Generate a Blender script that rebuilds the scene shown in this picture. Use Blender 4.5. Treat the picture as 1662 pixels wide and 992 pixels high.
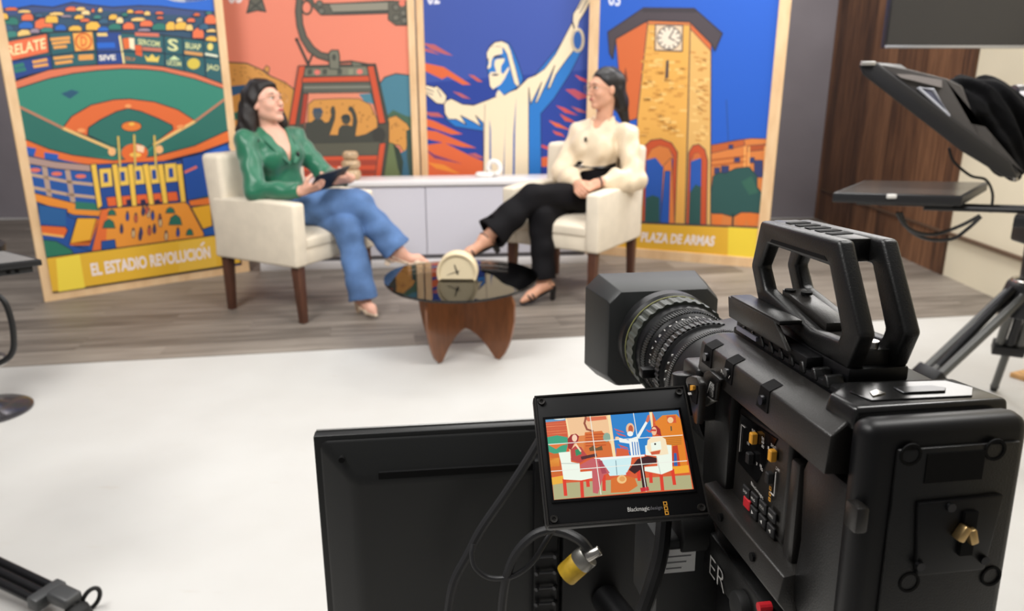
import bpy, bmesh, math, random
import numpy as np
from mathutils import Vector, Matrix, Euler

for o in list(bpy.data.objects):
    bpy.data.objects.remove(o, do_unlink=True)
scene = bpy.context.scene
COL = scene.collection

# ---------------------------------------------------------------- camera
FPX, CXP, CYP, PITCH, CAMH = 1230.0, 831.0, 496.0, math.radians(16.55), 1.27
cam_data = bpy.data.cameras.new('photo_camera')
cam_data.sensor_fit = 'HORIZONTAL'
cam_data.sensor_width = 36.0
cam_data.lens = FPX / 1662.0 * 36.0
cam_data.clip_start = 0.02
cam_data.clip_end = 60
cam_data.dof.use_dof = True
cam_data.dof.focus_distance = 0.60
cam_data.dof.aperture_fstop = 9.0
cam_ob = bpy.data.objects.new('photo_camera', cam_data)
COL.objects.link(cam_ob)
cam_ob.location = (0, 0, CAMH)
cam_ob.rotation_euler = (math.pi / 2 - PITCH, 0, 0)
scene.camera = cam_ob

# ---------------------------------------------------------------- world, lamps, exposure
world = bpy.data.worlds.new('studio_air')
scene.world = world
world.use_nodes = True
bg = world.node_tree.nodes['Background']
bg.inputs[0].default_value = (1.0, 0.98, 0.96, 1)
bg.inputs[1].default_value = 0.16

def area(name, loc, target, size, power, col=(1, 0.98, 0.95), size_y=None):
    l = bpy.data.lights.new(name, 'AREA')
    l.shape = 'RECTANGLE'
    l.size = size
    l.size_y = size_y or size
    l.energy = power
    l.color = col
    o = bpy.data.objects.new(name, l)
    COL.objects.link(o)
    o.location = loc
    d = Vector(target) - Vector(loc)
    o.rotation_euler = d.to_track_quat('-Z', 'Y').to_euler()
    return o

area('studio_panel_lamp', (1.7, 1.6, 3.3), (-0.5, 4.8, 0.9), 1.1, 80)
area('studio_panel_lamp', (-1.8, 1.6, 3.3), (0.4, 4.8, 0.9), 1.1, 74)
area('ceiling_panel_lamp', (-0.2, 3.7, 3.4), (-0.2, 3.6, 0), 1.6, 24)
area('ceiling_panel_lamp', (0.9, 1.2, 3.5), (0.9, 1.2, 0), 1.0, 28)
area('ceiling_panel_lamp', (-1.5, 0.5, 3.5), (-1.7, 0.7, 0), 1.0, 62)  # added out of view to brighten the near-left floor
area('back_panel_lamp', (0.5, 5.0, 2.80), (0.3, 1.2, 0.6), 2.8, 34, size_y=0.8)
area('corner_softbox_lamp', (2.30, 4.60, 2.52), (0.0, 3.6, 0.8), 1.4, 34, size_y=1.1)
area('added_wall_fill', (1.4, 5.2, 3.4), (2.8, 5.4, 0.8), 0.7, 40)  # unseen fill, added to brighten the brown right wall
area('added_wall_fill', (-3.2, 5.2, 3.4), (-3.4, 7.2, 1.0), 0.8, 42)  # unseen fill, added to brighten the grey wall at left

scene.view_settings.view_transform = 'Standard'
scene.view_settings.look = 'None'
scene.view_settings.gamma = 1.0
scene.view_settings.use_curve_mapping = False
scene.view_settings.exposure = 0.0

# ---------------------------------------------------------------- pixel helpers (photo frame 1662 x 992)
CF = Vector((0, math.cos(PITCH), -math.sin(PITCH)))
CU = Vector((0, math.sin(PITCH), math.cos(PITCH)))
CR = Vector((1, 0, 0))
CO = Vector((0, 0, CAMH))
def ray(px, py):
    return CF + CR * ((px - CXP) / FPX) - CU * ((py - CYP) / FPX)
def ground(px, py, z=0.0):
    d = ray(px, py)
    return CO + d * ((z - CAMH) / d.z)
def at_y(px, py, Y):
    d = ray(px, py)
    return CO + d * (Y / d.y)
def at_depth(px, py, dep):
    return CO + ray(px, py) * dep

# ---------------------------------------------------------------- materials
def lin(c):
    c = c / 255.0
    return c / 12.92 if c <= 0.04045 else ((c + 0.055) / 1.055) ** 2.4
def rgb(r, g, b):
    return (lin(r), lin(g), lin(b), 1.0)
MATS = {}
def mat(name, c=(128, 128, 128), rough=0.6, metal=0.0, bump=0.0, bscale=200.0, vary=0.0, vscale=8.0, stretch=None,
        spec=0.5, coat=0.0, sheen=0.0, sss=0.0, emit=None, estr=0.0):
    if name in MATS:
        return MATS[name]
    m = bpy.data.materials.new(name)
    m.use_nodes = True
    nt = m.node_tree
    b = nt.nodes['Principled BSDF']
    base = rgb(*c)
    b.inputs['Base Color'].default_value = base
    b.inputs['Roughness'].default_value = rough
    b.inputs['Metallic'].default_value = metal
    b.inputs['Specular IOR Level'].default_value = spec
    b.inputs['Coat Weight'].default_value = coat
    b.inputs['Sheen Weight'].default_value = sheen
    if sss:
        b.inputs['Subsurface Weight'].default_value = sss
        b.inputs['Subsurface Radius'].default_value = (0.012, 0.005, 0.003)
        b.inputs['Subsurface Scale'].default_value = 0.6
    if emit:
        b.inputs['Emission Color'].default_value = rgb(*emit)
        b.inputs['Emission Strength'].default_value = estr
    if bump or vary:
        tc = nt.nodes.new('ShaderNodeTexCoord')
        mp = nt.nodes.new('ShaderNodeMapping')
        nt.links.new(tc.outputs['Object'], mp.inputs['Vector'])
        if stretch:
            mp.inputs['Scale'].default_value = stretch
    if vary:
        n = nt.nodes.new('ShaderNodeTexNoise')
        n.inputs['Scale'].default_value = vscale
        n.inputs['Detail'].default_value = 5
        nt.links.new(mp.outputs[0], n.inputs['Vector'])
        rp = nt.nodes.new('ShaderNodeValToRGB')
        lo = tuple(max(0, x * (1 - vary)) for x in base[:3]) + (1,)
        hi = tuple(min(1, x * (1 + vary)) for x in base[:3]) + (1,)
        rp.color_ramp.elements[0].position = 0.3
        rp.color_ramp.elements[1].position = 0.7
        rp.color_ramp.elements[0].color = lo
        rp.color_ramp.elements[1].color = hi
        nt.links.new(n.outputs['Fac'], rp.inputs[0])
        nt.links.new(rp.outputs[0], b.inputs['Base Color'])
    if bump:
        n2 = nt.nodes.new('ShaderNodeTexNoise')
        n2.inputs['Scale'].default_value = bscale
        n2.inputs['Detail'].default_value = 3
        nt.links.new(mp.outputs[0], n2.inputs['Vector'])
        bp = nt.nodes.new('ShaderNodeBump')
        bp.inputs['Strength'].default_value = bump
        bp.inputs['Distance'].default_value = 0.002
        nt.links.new(n2.outputs['Fac'], bp.inputs['Height'])
        nt.links.new(bp.outputs[0], b.inputs['Normal'])
    MATS[name] = m
    return m

# ---------------------------------------------------------------- object helpers
def tag(o, label=None, cat=None, group=None, kind=None):
    if label: o['label'] = label
    if cat: o['category'] = cat
    if group: o['group'] = group
    if kind: o['kind'] = kind
    return o
def thing(name, label, cat, loc=(0, 0, 0), rz=0.0, group=None, rot=None):
    o = bpy.data.objects.new(name, None)
    o.empty_display_size = 0.05
    COL.objects.link(o)
    o.location = loc
    if rot is not None:
        o.rotation_euler = rot
    else:
        o.rotation_euler = (0, 0, rz)
    return tag(o, label, cat, group)
def mesh_obj(name, me, parent=None, smooth=False, label=None):
    o = bpy.data.objects.new(name, me)
    COL.objects.link(o)
    if parent is not None:
        o.parent = parent
    if smooth:
        me.polygons.foreach_set('use_smooth', [True] * len(me.polygons))
        me.update()
    if label:
        o['label'] = label
    return o
def obj(name, bm, m, parent=None, smooth=False, bevel=0.0, seg=2, angle=40, label=None):
    """turn a bmesh into one mesh object; optional bevel of its sharp edges"""
    bmesh.ops.remove_doubles(bm, verts=bm.verts, dist=1e-6)
    bmesh.ops.recalc_face_normals(bm, faces=bm.faces)
    if bevel > 0:
        lim = math.radians(angle)
        ed = [e for e in bm.edges if len(e.link_faces) == 2 and e.calc_face_angle(0) > lim]
        if ed:
            bmesh.ops.bevel(bm, geom=ed, offset=bevel, offset_type='OFFSET', segments=seg, profile=0.5, affect='EDGES', clamp_overlap=True)
    me = bpy.data.meshes.new(name)
    bm.to_mesh(me)
    bm.free()
    ms = m if isinstance(m, (list, tuple)) else [m]
    for x in ms:
        me.materials.append(x)
    o = mesh_obj(name, me, parent, False, label)
    if smooth or bevel > 0:
        me.polygons.foreach_set('use_smooth', [True] * len(me.polygons))
        try:
            me.set_sharp_from_angle(angle=math.radians(35))
        except Exception:
            pass
    return o
def NB():
    return bmesh.new()
def box(bm, lo, hi, M=None, mi=0):
    (x0, y0, z0), (x1, y1, z1) = lo, hi
    P = [(x0, y0, z0), (x1, y0, z0), (x1, y1, z0), (x0, y1, z0), (x0, y0, z1), (x1, y0, z1), (x1, y1, z1), (x0, y1, z1)]
    V = [bm.verts.new(M @ Vector(p) if M else p) for p in P]
    for f in ((0, 3, 2, 1), (4, 5, 6, 7), (0, 1, 5, 4), (1, 2, 6, 5), (2, 3, 7, 6), (3, 0, 4, 7)):
        fc = bm.faces.new([V[i] for i in f])
        fc.material_index = mi
    return V
def cbox(bm, c, s, M=None, mi=0):
    return box(bm, (c[0] - s[0] / 2, c[1] - s[1] / 2, c[2] - s[2] / 2), (c[0] + s[0] / 2, c[1] + s[1] / 2, c[2] + s[2] / 2), M, mi)
def frame_of(d):
    d = Vector(d).normalized()
    a = Vector((0, 0, 1)) if abs(d.z) < 0.95 else Vector((1, 0, 0))
    u = d.cross(a).normalized()
    v = u.cross(d).normalized()
    return d, u, v
def cyl(bm, a, b, r0, r1=None, n=20, cap=True, mi=0):
    a, b = Vector(a), Vector(b)
    r1 = r0 if r1 is None else r1
    d, u, v = frame_of(b - a)
    A = [bm.verts.new(a + (u * math.cos(t) + v * math.sin(t)) * r0) for t in [2 * math.pi * i / n for i in range(n)]]
    B = [bm.verts.new(b + (u * math.cos(t) + v * math.sin(t)) * r1) for t in [2 * math.pi * i / n for i in range(n)]]
    fs = [bm.faces.new((A[i], A[(i + 1) % n], B[(i + 1) % n], B[i])) for i in range(n)]
    if cap:
        fs.append(bm.faces.new(A[::-1]))
        fs.append(bm.faces.new(B))
    for f in fs:
        f.material_index = mi
def catmull(P, n=8, closed=False):
    P = [Vector(p) for p in P]
    out = []
    m = len(P)
    rng = range(m) if closed else range(m - 1)
    for i in rng:
        if closed:
            p0, p1, p2, p3 = P[(i - 1) % m], P[i], P[(i + 1) % m], P[(i + 2) % m]
        else:
            p0, p1, p2, p3 = P[max(i - 1, 0)], P[i], P[i + 1], P[min(i + 2, m - 1)]
        for k in range(n):
            t = k / n
            out.append(0.5 * ((2 * p1) + (p2 - p0) * t + (2 * p0 - 5 * p1 + 4 * p2 - p3) * t * t + (3 * p1 - p0 - 3 * p2 + p3) * t ** 3))
    if not closed:
        out.append(P[-1])
    return out
def tube(bm, pts, r, n=10, mi=0, closed=False, flat=1.0):
    pts = [Vector(p) for p in pts]
    m = len(pts)
    rad = r if isinstance(r, (list, tuple)) else [r] * m
    rings = []
    u = None
    for i, p in enumerate(pts):
        if closed:
            d = (pts[(i + 1) % m] - pts[(i - 1) % m]).normalized()
        else:
            d = (pts[min(i + 1, m - 1)] - pts[max(i - 1, 0)]).normalized()
        if u is None:
            _, u, v = frame_of(d)
        else:
            u = (u - d * u.dot(d)).normalized()
        v = d.cross(u)
        rings.append([bm.verts.new(p + (u * math.cos(2 * math.pi * k / n) + v * math.sin(2 * math.pi * k / n) * flat) * rad[i]) for k in range(n)])
    for i in range(m if closed else m - 1):
        A, B = rings[i], rings[(i + 1) % m]
        for k in range(n):
            f = bm.faces.new((A[k], A[(k + 1) % n], B[(k + 1) % n], B[k]))
            f.material_index = mi
            f.smooth = True
    if not closed:
        bm.faces.new(rings[0][::-1]).material_index = mi
        bm.faces.new(rings[-1]).material_index = mi
def lathe(bm, prof, c=(0, 0, 0), axis=(0, 0, 1), n=32, mi=0):
    """revolve (radius, height) profile about axis"""
    d, u, v = frame_of(axis)
    c = Vector(c)
    rings = []
    for r, h in prof:
        if r < 1e-6:
            rings.append([bm.verts.new(c + d * h)])
        else:
            rings.append([bm.verts.new(c + d * h + (u * math.cos(2 * math.pi * k / n) + v * math.sin(2 * math.pi * k / n)) * r) for k in range(n)])
    for A, B in zip(rings, rings[1:]):
        if len(A) == 1 and len(B) == 1:
            continue
        for k in range(n):
            k2 = (k + 1) % n
            if len(A) == 1:
                f = bm.faces.new((A[0], B[k2], B[k]))
            elif len(B) == 1:
                f = bm.faces.new((A[k], A[k2], B[0]))
            else:
                f = bm.faces.new((A[k], A[k2], B[k2], B[k]))
            f.material_index = mi
def prism(bm, pts, d, M=None, mi=0):
    """extrude a planar outline (3-d points) by vector d"""
    pts = [Vector(p) for p in pts]
    d = Vector(d)
    A = [bm.verts.new(M @ p if M else p) for p in pts]
    B = [bm.verts.new(M @ (p + d) if M else p + d) for p in pts]
    n = len(pts)
    bm.faces.new(A[::-1]).material_index = mi
    bm.faces.new(B).material_index = mi
    for i in range(n):
        bm.faces.new((A[i], A[(i + 1) % n], B[(i + 1) % n], B[i])).material_index = mi
def inset_rect_frame(bm, lo, hi, w, y0, y1):
    """rectangular ring in the xz plane between y0 and y1"""
    (x0, z0), (x1, z1) = lo, hi
    box(bm, (x0, y0, z0), (x1, y1, z0 + w)); box(bm, (x0, y0, z1 - w), (x1, y1, z1))
    box(bm, (x0, y0, z0 + w), (x0 + w, y1, z1 - w)); box(bm, (x1 - w, y0, z0 + w), (x1, y1, z1 - w))
def text_mesh(s, bold=0.0, depth=0.0):
    """glyph outlines as a flat mesh; returns (verts, faces) normalised to a unit box"""
    cu = bpy.data.curves.new('lettering', 'FONT')
    cu.body = s
    cu.size = 1.0
    cu.offset = bold
    cu.resolution_u = 3
    t = bpy.data.objects.new('lettering_tmp', cu)
    COL.objects.link(t)
    dg = bpy.context.evaluated_depsgraph_get()
    ev = t.evaluated_get(dg)
    me = bpy.data.meshes.new_from_object(ev)
    V = np.array([v.co[:] for v in me.vertices])
    F = [tuple(p.vertices) for p in me.polygons]
    bpy.data.objects.remove(t, do_unlink=True)
    bpy.data.curves.remove(cu)
    bpy.data.meshes.remove(me)
    lo, hi = V.min(0), V.max(0)
    V = (V - lo) / np.maximum(hi - lo, 1e-6)
    return V[:, :2], F, (hi - lo)[0] / max((hi - lo)[1], 1e-6)
def lettering(name, s, org, ux, uz, m, parent=None, bold=0.0):
    """text filling the parallelogram org + ux + uz"""
    V, F, asp = text_mesh(s, bold)
    org, ux, uz = Vector(org), Vector(ux), Vector(uz)
    me = bpy.data.meshes.new(name)
    me.from_pydata([tuple(org + ux * float(a) + uz * float(b)) for a, b in V], [], F)
    me.materials.append(m)
    return mesh_obj(name, me, parent)

# ================================================================ THE ROOM
def wood_mat(name, cols, scale, stretch, rough=0.45, rnd=True):
    m = bpy.data.materials.new(name)
    m.use_nodes = True
    nt = m.node_tree
    b = nt.nodes['Principled BSDF']
    b.inputs['Roughness'].default_value = rough
    tc = nt.nodes.new('ShaderNodeTexCoord')
    mp = nt.nodes.new('ShaderNodeMapping')
    mp.inputs['Scale'].default_value = stretch
    nt.links.new(tc.outputs['Object'], mp.inputs['Vector'])
    n = nt.nodes.new('ShaderNodeTexNoise')
    n.inputs['Scale'].default_value = scale
    n.inputs['Detail'].default_value = 6
    n.inputs['Roughness'].default_value = 0.6
    nt.links.new(mp.outputs[0], n.inputs['Vector'])
    val = n.outputs['Fac']
    if rnd:
        oi = nt.nodes.new('ShaderNodeObjectInfo')
        ad = nt.nodes.new('ShaderNodeVectorMath')
        ad.operation = 'ADD'
        nt.links.new(mp.outputs[0], ad.inputs[0])
        sc = nt.nodes.new('ShaderNodeMath'); sc.operation = 'MULTIPLY'; sc.inputs[1].default_value = 37.0
        nt.links.new(oi.outputs['Random'], sc.inputs[0])
        nt.links.new(sc.outputs[0], ad.inputs[1])
        nt.links.new(ad.outputs[0], n.inputs['Vector'])
        ma = nt.nodes.new('ShaderNodeMath'); ma.operation = 'MULTIPLY_ADD'
        ma.inputs[1].default_value = 0.28
        nt.links.new(oi.outputs['Random'], ma.inputs[0])
        sb = nt.nodes.new('ShaderNodeMath'); sb.operation = 'SUBTRACT'; sb.inputs[1].default_value = 0.14
        nt.links.new(n.outputs['Fac'], sb.inputs[0])
        nt.links.new(sb.outputs[0], ma.inputs[2])
        val = ma.outputs[0]
    rp = nt.nodes.new('ShaderNodeValToRGB')
    e = rp.color_ramp.elements
    e[0].position, e[1].position = 0.3, 0.72
    e[0].color, e[1].color = rgb(*cols[0]), rgb(*cols[-1])
    if len(cols) == 3:
        x = e.new(0.5); x.color = rgb(*cols[1])
    nt.links.new(val, rp.inputs[0])
    nt.links.new(rp.outputs[0], b.inputs['Base Color'])
    MATS[name] = m
    return m

def white_floor_mat():
    m = bpy.data.materials.new('painted_white_floor')
    m.use_nodes = True
    nt = m.node_tree
    b = nt.nodes['Principled BSDF']
    b.inputs['Roughness'].default_value = 0.5
    tc = nt.nodes.new('ShaderNodeTexCoord')
    n = nt.nodes.new('ShaderNodeTexNoise'); n.inputs['Scale'].default_value = 1.6; n.inputs['Detail'].default_value = 6
    nt.links.new(tc.outputs['Object'], n.inputs['Vector'])
    rp = nt.nodes.new('ShaderNodeValToRGB')
    rp.color_ramp.elements[0].position = 0.3; rp.color_ramp.elements[1].position = 0.7
    rp.color_ramp.elements[0].color = rgb(190, 188, 184); rp.color_ramp.elements[1].color = rgb(201, 200, 197)
    nt.links.new(n.outputs['Fac'], rp.inputs[0])
    # scuffs
    mp = nt.nodes.new('ShaderNodeMapping'); mp.inputs['Scale'].default_value = (2.2, 9.0, 1); mp.inputs['Rotation'].default_value = (0, 0, 0.35)
    nt.links.new(tc.outputs['Object'], mp.inputs['Vector'])
    n2 = nt.nodes.new('ShaderNodeTexNoise'); n2.inputs['Scale'].default_value = 3.0; n2.inputs['Detail'].default_value = 8
    nt.links.new(mp.outputs[0], n2.inputs['Vector'])
    r2 = nt.nodes.new('ShaderNodeValToRGB')
    r2.color_ramp.elements[0].position = 0.66; r2.color_ramp.elements[1].position = 0.78
    r2.color_ramp.elements[0].color = (0, 0, 0, 1); r2.color_ramp.elements[1].color = (0.55, 0.55, 0.55, 1)
    nt.links.new(n2.outputs['Fac'], r2.inputs[0])
    mx = nt.nodes.new('ShaderNodeMix'); mx.data_type = 'RGBA'
    nt.links.new(r2.outputs[0], mx.inputs[0])
    nt.links.new(rp.outputs[0], mx.inputs[6])
    mx.inputs[7].default_value = rgb(186, 178, 168)
    nt.links.new(mx.outputs[2], b.inputs['Base Color'])
    MATS['painted_white_floor'] = m
    return m

WALLX, BACKY, LEFTX, FRONTY = 2.93, 7.25, -5.3, -2.2
W_GREY = mat('grey_wall_paint', (138, 132, 138), 0.8, bump=0.15, bscale=60, vary=0.06, vscale=3)
W_CREAM = mat('cream_wall_panel', (220, 210, 186), 0.7, vary=0.03, vscale=2)
FLOORW = white_floor_mat()
PLANK = wood_mat('floor_plank_vinyl', [(100, 92, 84), (128, 119, 110), (150, 141, 131)], 3.0, (0.7, 9.0, 1), 0.5)
WALNUT = wood_mat('walnut_wall_plank', [(66, 43, 30), (104, 70, 48), (138, 97, 68)], 5.0, (9.0, 9.0, 0.5), 0.5)

bm = NB(); box(bm, (LEFTX, FRONTY, -0.1), (WALLX, BACKY, 0.0))
floor = tag(obj('floor', bm, FLOORW), kind='structure')

# wood-look planks of the set area, parallel to its front edge
e0, e1 = ground(0, 597), ground(1662, 508)
ang = math.atan2(e1.y - e0.y, e1.x - e0.x)
ed = Vector((math.cos(ang), math.sin(ang), 0)); en = Vector((-math.sin(ang), math.cos(ang), 0))
PW, PL = 0.19, 1.22
plank_me = None
random.seed(3)
RZ = Matrix.Rotation(-ang, 3, 'Z')
def inside_room(c, hl, hw):
    return None
nrows = 26
for r in range(nrows):
    off = (r * 0.43) % PL
    s = -4.2 - off
    while s < 6.2:
        a, b_ = s, s + PL
        base = e0 + en * (r * PW)
        # clip the plank to the room along its length
        def tx(t): return base + ed * t
        lo_t = max(a, (LEFTX + 0.05 - base.x) / ed.x)
        hi_t = min(b_, (WALLX + 0.035 - base.x) / ed.x)
        if (tx(hi_t).y + PW) > BACKY - 0.02 and hi_t > lo_t:
            hi_t = min(hi_t, (BACKY - 0.02 - PW * en.y - base.y) / ed.y)
        if hi_t - lo_t > 0.12:
            L = hi_t - lo_t
            full = abs(L - PL) < 1e-4
            if full and plank_me is not None:
                o = bpy.data.objects.new('plank', plank_me); COL.objects.link(o)
            else:
                bm = NB(); box(bm, (0.0004, 0.0004, 0), (L - 0.0004, PW - 0.0004, 0.003))
                o = obj('plank', bm, PLANK)
                if full: plank_me = o.data
            o.parent = floor
            o.location = tx(lo_t)
            o.rotation_euler = (0, 0, ang)
        s += PL

def panel_wall(name, lo, hi, m):
    bm = NB(); box(bm, lo, hi)
    return tag(obj(name, bm, m), kind='structure')
panel_wall('wall_back', (LEFTX - 0.12, BACKY, -0.1), (WALLX + 0.12, BACKY + 0.12, 3.7), W_GREY)
wr = panel_wall('wall_right', (WALLX, FRONTY, -0.1), (WALLX + 0.12, BACKY, 3.7), W_CREAM)
panel_wall('wall_left', (LEFTX - 0.12, FRONTY, -0.1), (LEFTX, BACKY, 3.7), W_GREY)
# walnut planks on the right wall, from the back corner to about y = 5
y = 5.0
k = 0
random.seed(5)
pmesh = None
while y < BACKY - 0.02:
    w = 0.145
    if y + w > BACKY: w = BACKY - y
    bm = NB(); box(bm, (-0.018, 0.0015, 0), (0, w - 0.0015, 3.6))
    o = obj('wall_plank', bm, WALNUT, wr)
    o.location = (WALLX, y, 0)
    y += w
    k += 1
# thin horizontal moulding
bm = NB(); box(bm, (WALLX - 0.034, 2.4, 0.285), (WALLX - 0.0, BACKY - 0.1, 0.300))
tag(obj('trim_1', bm, mat('dark_moulding', (88, 66, 50), 0.6)), kind='structure')
# darker tan strips for the vertical panel joints of the cream part
for yy in (3.78, 2.55):
    bm = NB(); box(bm, (WALLX - 0.003, yy, 0), (WALLX, yy + 0.006, 3.6))
    obj('panel_joint', bm, mat('panel_joint_tan', (150, 136, 112), 0.8), wr)

# ================================================================ PRINTED POSTER BOARDS
PINE = wood_mat('pine_frame', [(214, 176, 132), (226, 190, 146), (234, 203, 162)], 6.0, (2.0, 2.0, 0.6), 0.55, rnd=False)
MDF = mat('board_back', (150, 128, 100), 0.8)
def ink(c):
    k = 'print_ink_%d_%d_%d' % c
    return mat(k, c, 0.5, spec=0.35)
def clip_poly(P, x0, y0, x1, y1):
    def cl(P, f, ix):
        out = []
        for i in range(len(P)):
            a, b = P[i], P[(i + 1) % len(P)]
            fa, fb = f(a), f(b)
            if fa >= 0: out.append(a)
            if (fa >= 0) != (fb >= 0):
                t = fa / (fa - fb)
                out.append((a[0] + (b[0] - a[0]) * t, a[1] + (b[1] - a[1]) * t))
        return out
    for f in (lambda p: p[0] - x0, lambda p: x1 - p[0], lambda p: p[1] - y0, lambda p: y1 - p[1]):
        if len(P) < 3: return []
        P = cl(P, f, 0)
    return P
class Art:
    """flat print on a plane: layered polygons 0.1 mm apart, given as photo pixels or as (u, v) metres"""
    def __init__(s, A, u, v, n, rect, step=0.0001, base=0.0):
        s.A, s.u, s.v, s.n, s.rect, s.step = Vector(A), Vector(u), Vector(v), Vector(n), rect, step
        s.V, s.F, s.I, s.cols, s.z = [], [], [], [], base
        s.fx = lambda x, y: (x, y)
    def uv(s, x, y):
        x, y = s.fx(x, y)
        d = ray(x, y)
        t = (s.A - CO).dot(s.n) / d.dot(s.n)
        p = CO + d * t - s.A
        return (p.dot(s.u), p.dot(s.v))
    def raw(s, P, c):
        P = clip_poly(P, *s.rect)
        if len(P) < 3: return
        Q = [P[0]]
        for p in P[1:]:
            if abs(p[0] - Q[-1][0]) + abs(p[1] - Q[-1][1]) > 1e-5: Q.append(p)
        if len(Q) < 3: return
        if c not in s.cols: s.cols.append(c)
        b = len(s.V)
        for p in Q:
            s.V.append(tuple(s.A + s.u * p[0] + s.v * p[1] + s.n * s.z))
        s.F.append(tuple(range(b, b + len(Q))))
        s.I.append(s.cols.index(c))
    def up(s): s.z += s.step
    def poly(s, P, c, line=None, lw=0.007, smooth=False, bump=True):
        if smooth:
            P = [(q.x, q.y) for q in catmull([(a, b, 0) for a, b in P], 5, True)]
        Q = [s.uv(*p) for p in P]
        if bump: s.up()
        if c: s.raw(Q, c)
        if line:
            s.up()
            s.strip(Q + [Q[0]], line, lw)
    def strip(s, Q, c, w):
        for a, b in zip(Q, Q[1:]):
            dx, dy = b[0] - a[0], b[1] - a[1]
            L = math.hypot(dx, dy)
            if L < 1e-5: continue
            nx, ny = -dy / L * w / 2, dx / L * w / 2
            ex, ey = dx / L * w * 0.3, dy / L * w * 0.3
            s.raw([(a[0] + nx - ex, a[1] + ny - ey), (a[0] - nx - ex, a[1] - ny - ey), (b[0] - nx + ex, b[1] - ny + ey), (b[0] + nx + ex, b[1] + ny + ey)], c)
    def line(s, P, c, w, smooth=False, bump=True):
        if smooth: P = [(q.x, q.y) for q in catmull([(a, b, 0) for a, b in P], 6)]
        if bump: s.up()
        s.strip([s.uv(*p) for p in P], c, w)
    def ell(s, cx, cy, rx, ry, c, line=None, lw=0.006, n=24, bump=True):
        s.poly([(cx + rx * math.cos(2 * math.pi * i / n), cy + ry * math.sin(2 * math.pi * i / n)) for i in range(n)], c, line, lw, bump=bump)
    def text(s, t, a, b, d, c, bold=0.0):
        """text box: a lower-left, b lower-right, d upper-left (pixels)"""
        V, F, _ = text_mesh(t, bold)
        a, b, d = s.uv(*a), s.uv(*b), s.uv(*d)
        s.up()
        for f in F:
            s.raw([(a[0] + (b[0] - a[0]) * V[i][0] + (d[0] - a[0]) * V[i][1], a[1] + (b[1] - a[1]) * V[i][0] + (d[1] - a[1]) * V[i][1]) for i in f], c)
    def build(s, name, parent, W2L=None, mk=ink):
        me = bpy.data.meshes.new(name)
        V = s.V if W2L is None else [tuple(W2L @ Vector(p)) for p in s.V]
        me.from_pydata(V, [], s.F)
        for c in s.cols: me.materials.append(mk(c))
        me.polygons.foreach_set('material_index', s.I)
        me.update()
        return mesh_obj(name, me, parent)

def poster(A, B, H, fw, label):
    A, B = Vector(A), Vector(B)
    A.z = B.z = 0
    W = (B - A).length
    u = (B - A).normalized()
    n = Vector((u.y, -u.x, 0))
    rz = math.atan2(u.y, u.x)
    mid = (A + B) / 2
    T = thing('poster_board', label, 'poster board', mid, rz)
    # local: x along, -y towards the viewer, z up
    w2 = W / 2
    bm = NB(); box(bm, (-w2 + fw * 0.4, -0.004, fw * 0.4), (w2 - fw * 0.4, 0.012, H - fw * 0.4)); obj('panel', bm, MDF, T)
    for lo, hi in (((-w2, -0.02, 0), (w2, 0.02, fw)), ((-w2, -0.02, H - fw), (w2, 0.02, H)), ((-w2, -0.02, fw), (-w2 + fw, 0.02, H - fw)), ((w2 - fw, -0.02, fw), (w2, 0.02, H - fw))):
        bm = NB(); box(bm, lo, hi); obj('frame_bar', bm, PINE, T, bevel=0.002, seg=1)
    for sx in (-1, 1):   # rear stays
        bm = NB(); prism(bm, [(sx * w2 * 0.8 - 0.02, 0.02, 0), (sx * w2 * 0.8 - 0.02, 0.30, 0), (sx * w2 * 0.8 - 0.02, 0.30, 0.03), (sx * w2 * 0.8 - 0.02, 0.02, 0.9)], (0.04, 0, 0)); obj('rear_stay', bm, PINE, T)
    art = Art(A - n * (-0.0045), u, Vector((0, 0, 1)), n, (fw - 0.004, fw - 0.004, W - fw + 0.004, H - fw + 0.004))
    Mi = (Matrix.Translation(mid) @ Matrix.Rotation(rz, 4, 'Z')).inverted()
    return T, art, Mi, W

NAVY, BLK, OR, YEL, GRN, DGRN, CREAM = (38, 70, 140), (40, 38, 48), (216, 104, 54), (232, 180, 76), (52, 130, 112), (42, 106, 96), (236, 214, 176)
BLUE = (34, 98, 196)
# ------------------------------------------------------------- stadium poster
T, a, Mi, W = poster(ground(72, 490), ground(404, 440), 2.12, 0.052, 'framed poster of a baseball stadium captioned EL ESTADIO REVOLUCIÓN, leftmost board')
a.up(); a.raw([(0, 0), (W, 0), (W, 2.12), (0, 2.12)], BLUE)
c1 = lambda x, y: (x * 0.26207, y * 0.26207)
c2 = lambda x, y: (x * 0.27221, 230 + y * 0.27221)
a.fx = c1
for cx, cy, rx in ((1150, -10, 110), (1060, -25, 60), (1240, -20, 70), (400, -150, 130), (520, -160, 90)):
    a.ell(cx, cy, rx, 24, (222, 226, 230), bump=False)
a.poly([(-80, 40), (60, 60), (200, 35), (330, 45), (450, 15), (560, 30), (700, 45), (860, 35), (1000, 40), (1150, 60), (1340, 75), (1340, 300), (-80, 330)], (58, 76, 124), BLK, smooth=False)
a.poly([(-80, 110), (200, 80), (500, 60), (800, 75), (1340, 110), (1340, 330), (-80, 360)], (48, 78, 104))
random.seed(11)
pal = [OR, (226, 112, 72), YEL, (235, 196, 120), (38, 100, 186), (44, 116, 104), (52, 92, 120), (206, 190, 176), (240, 208, 150), (150, 134, 150), (60, 128, 120)]
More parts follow.
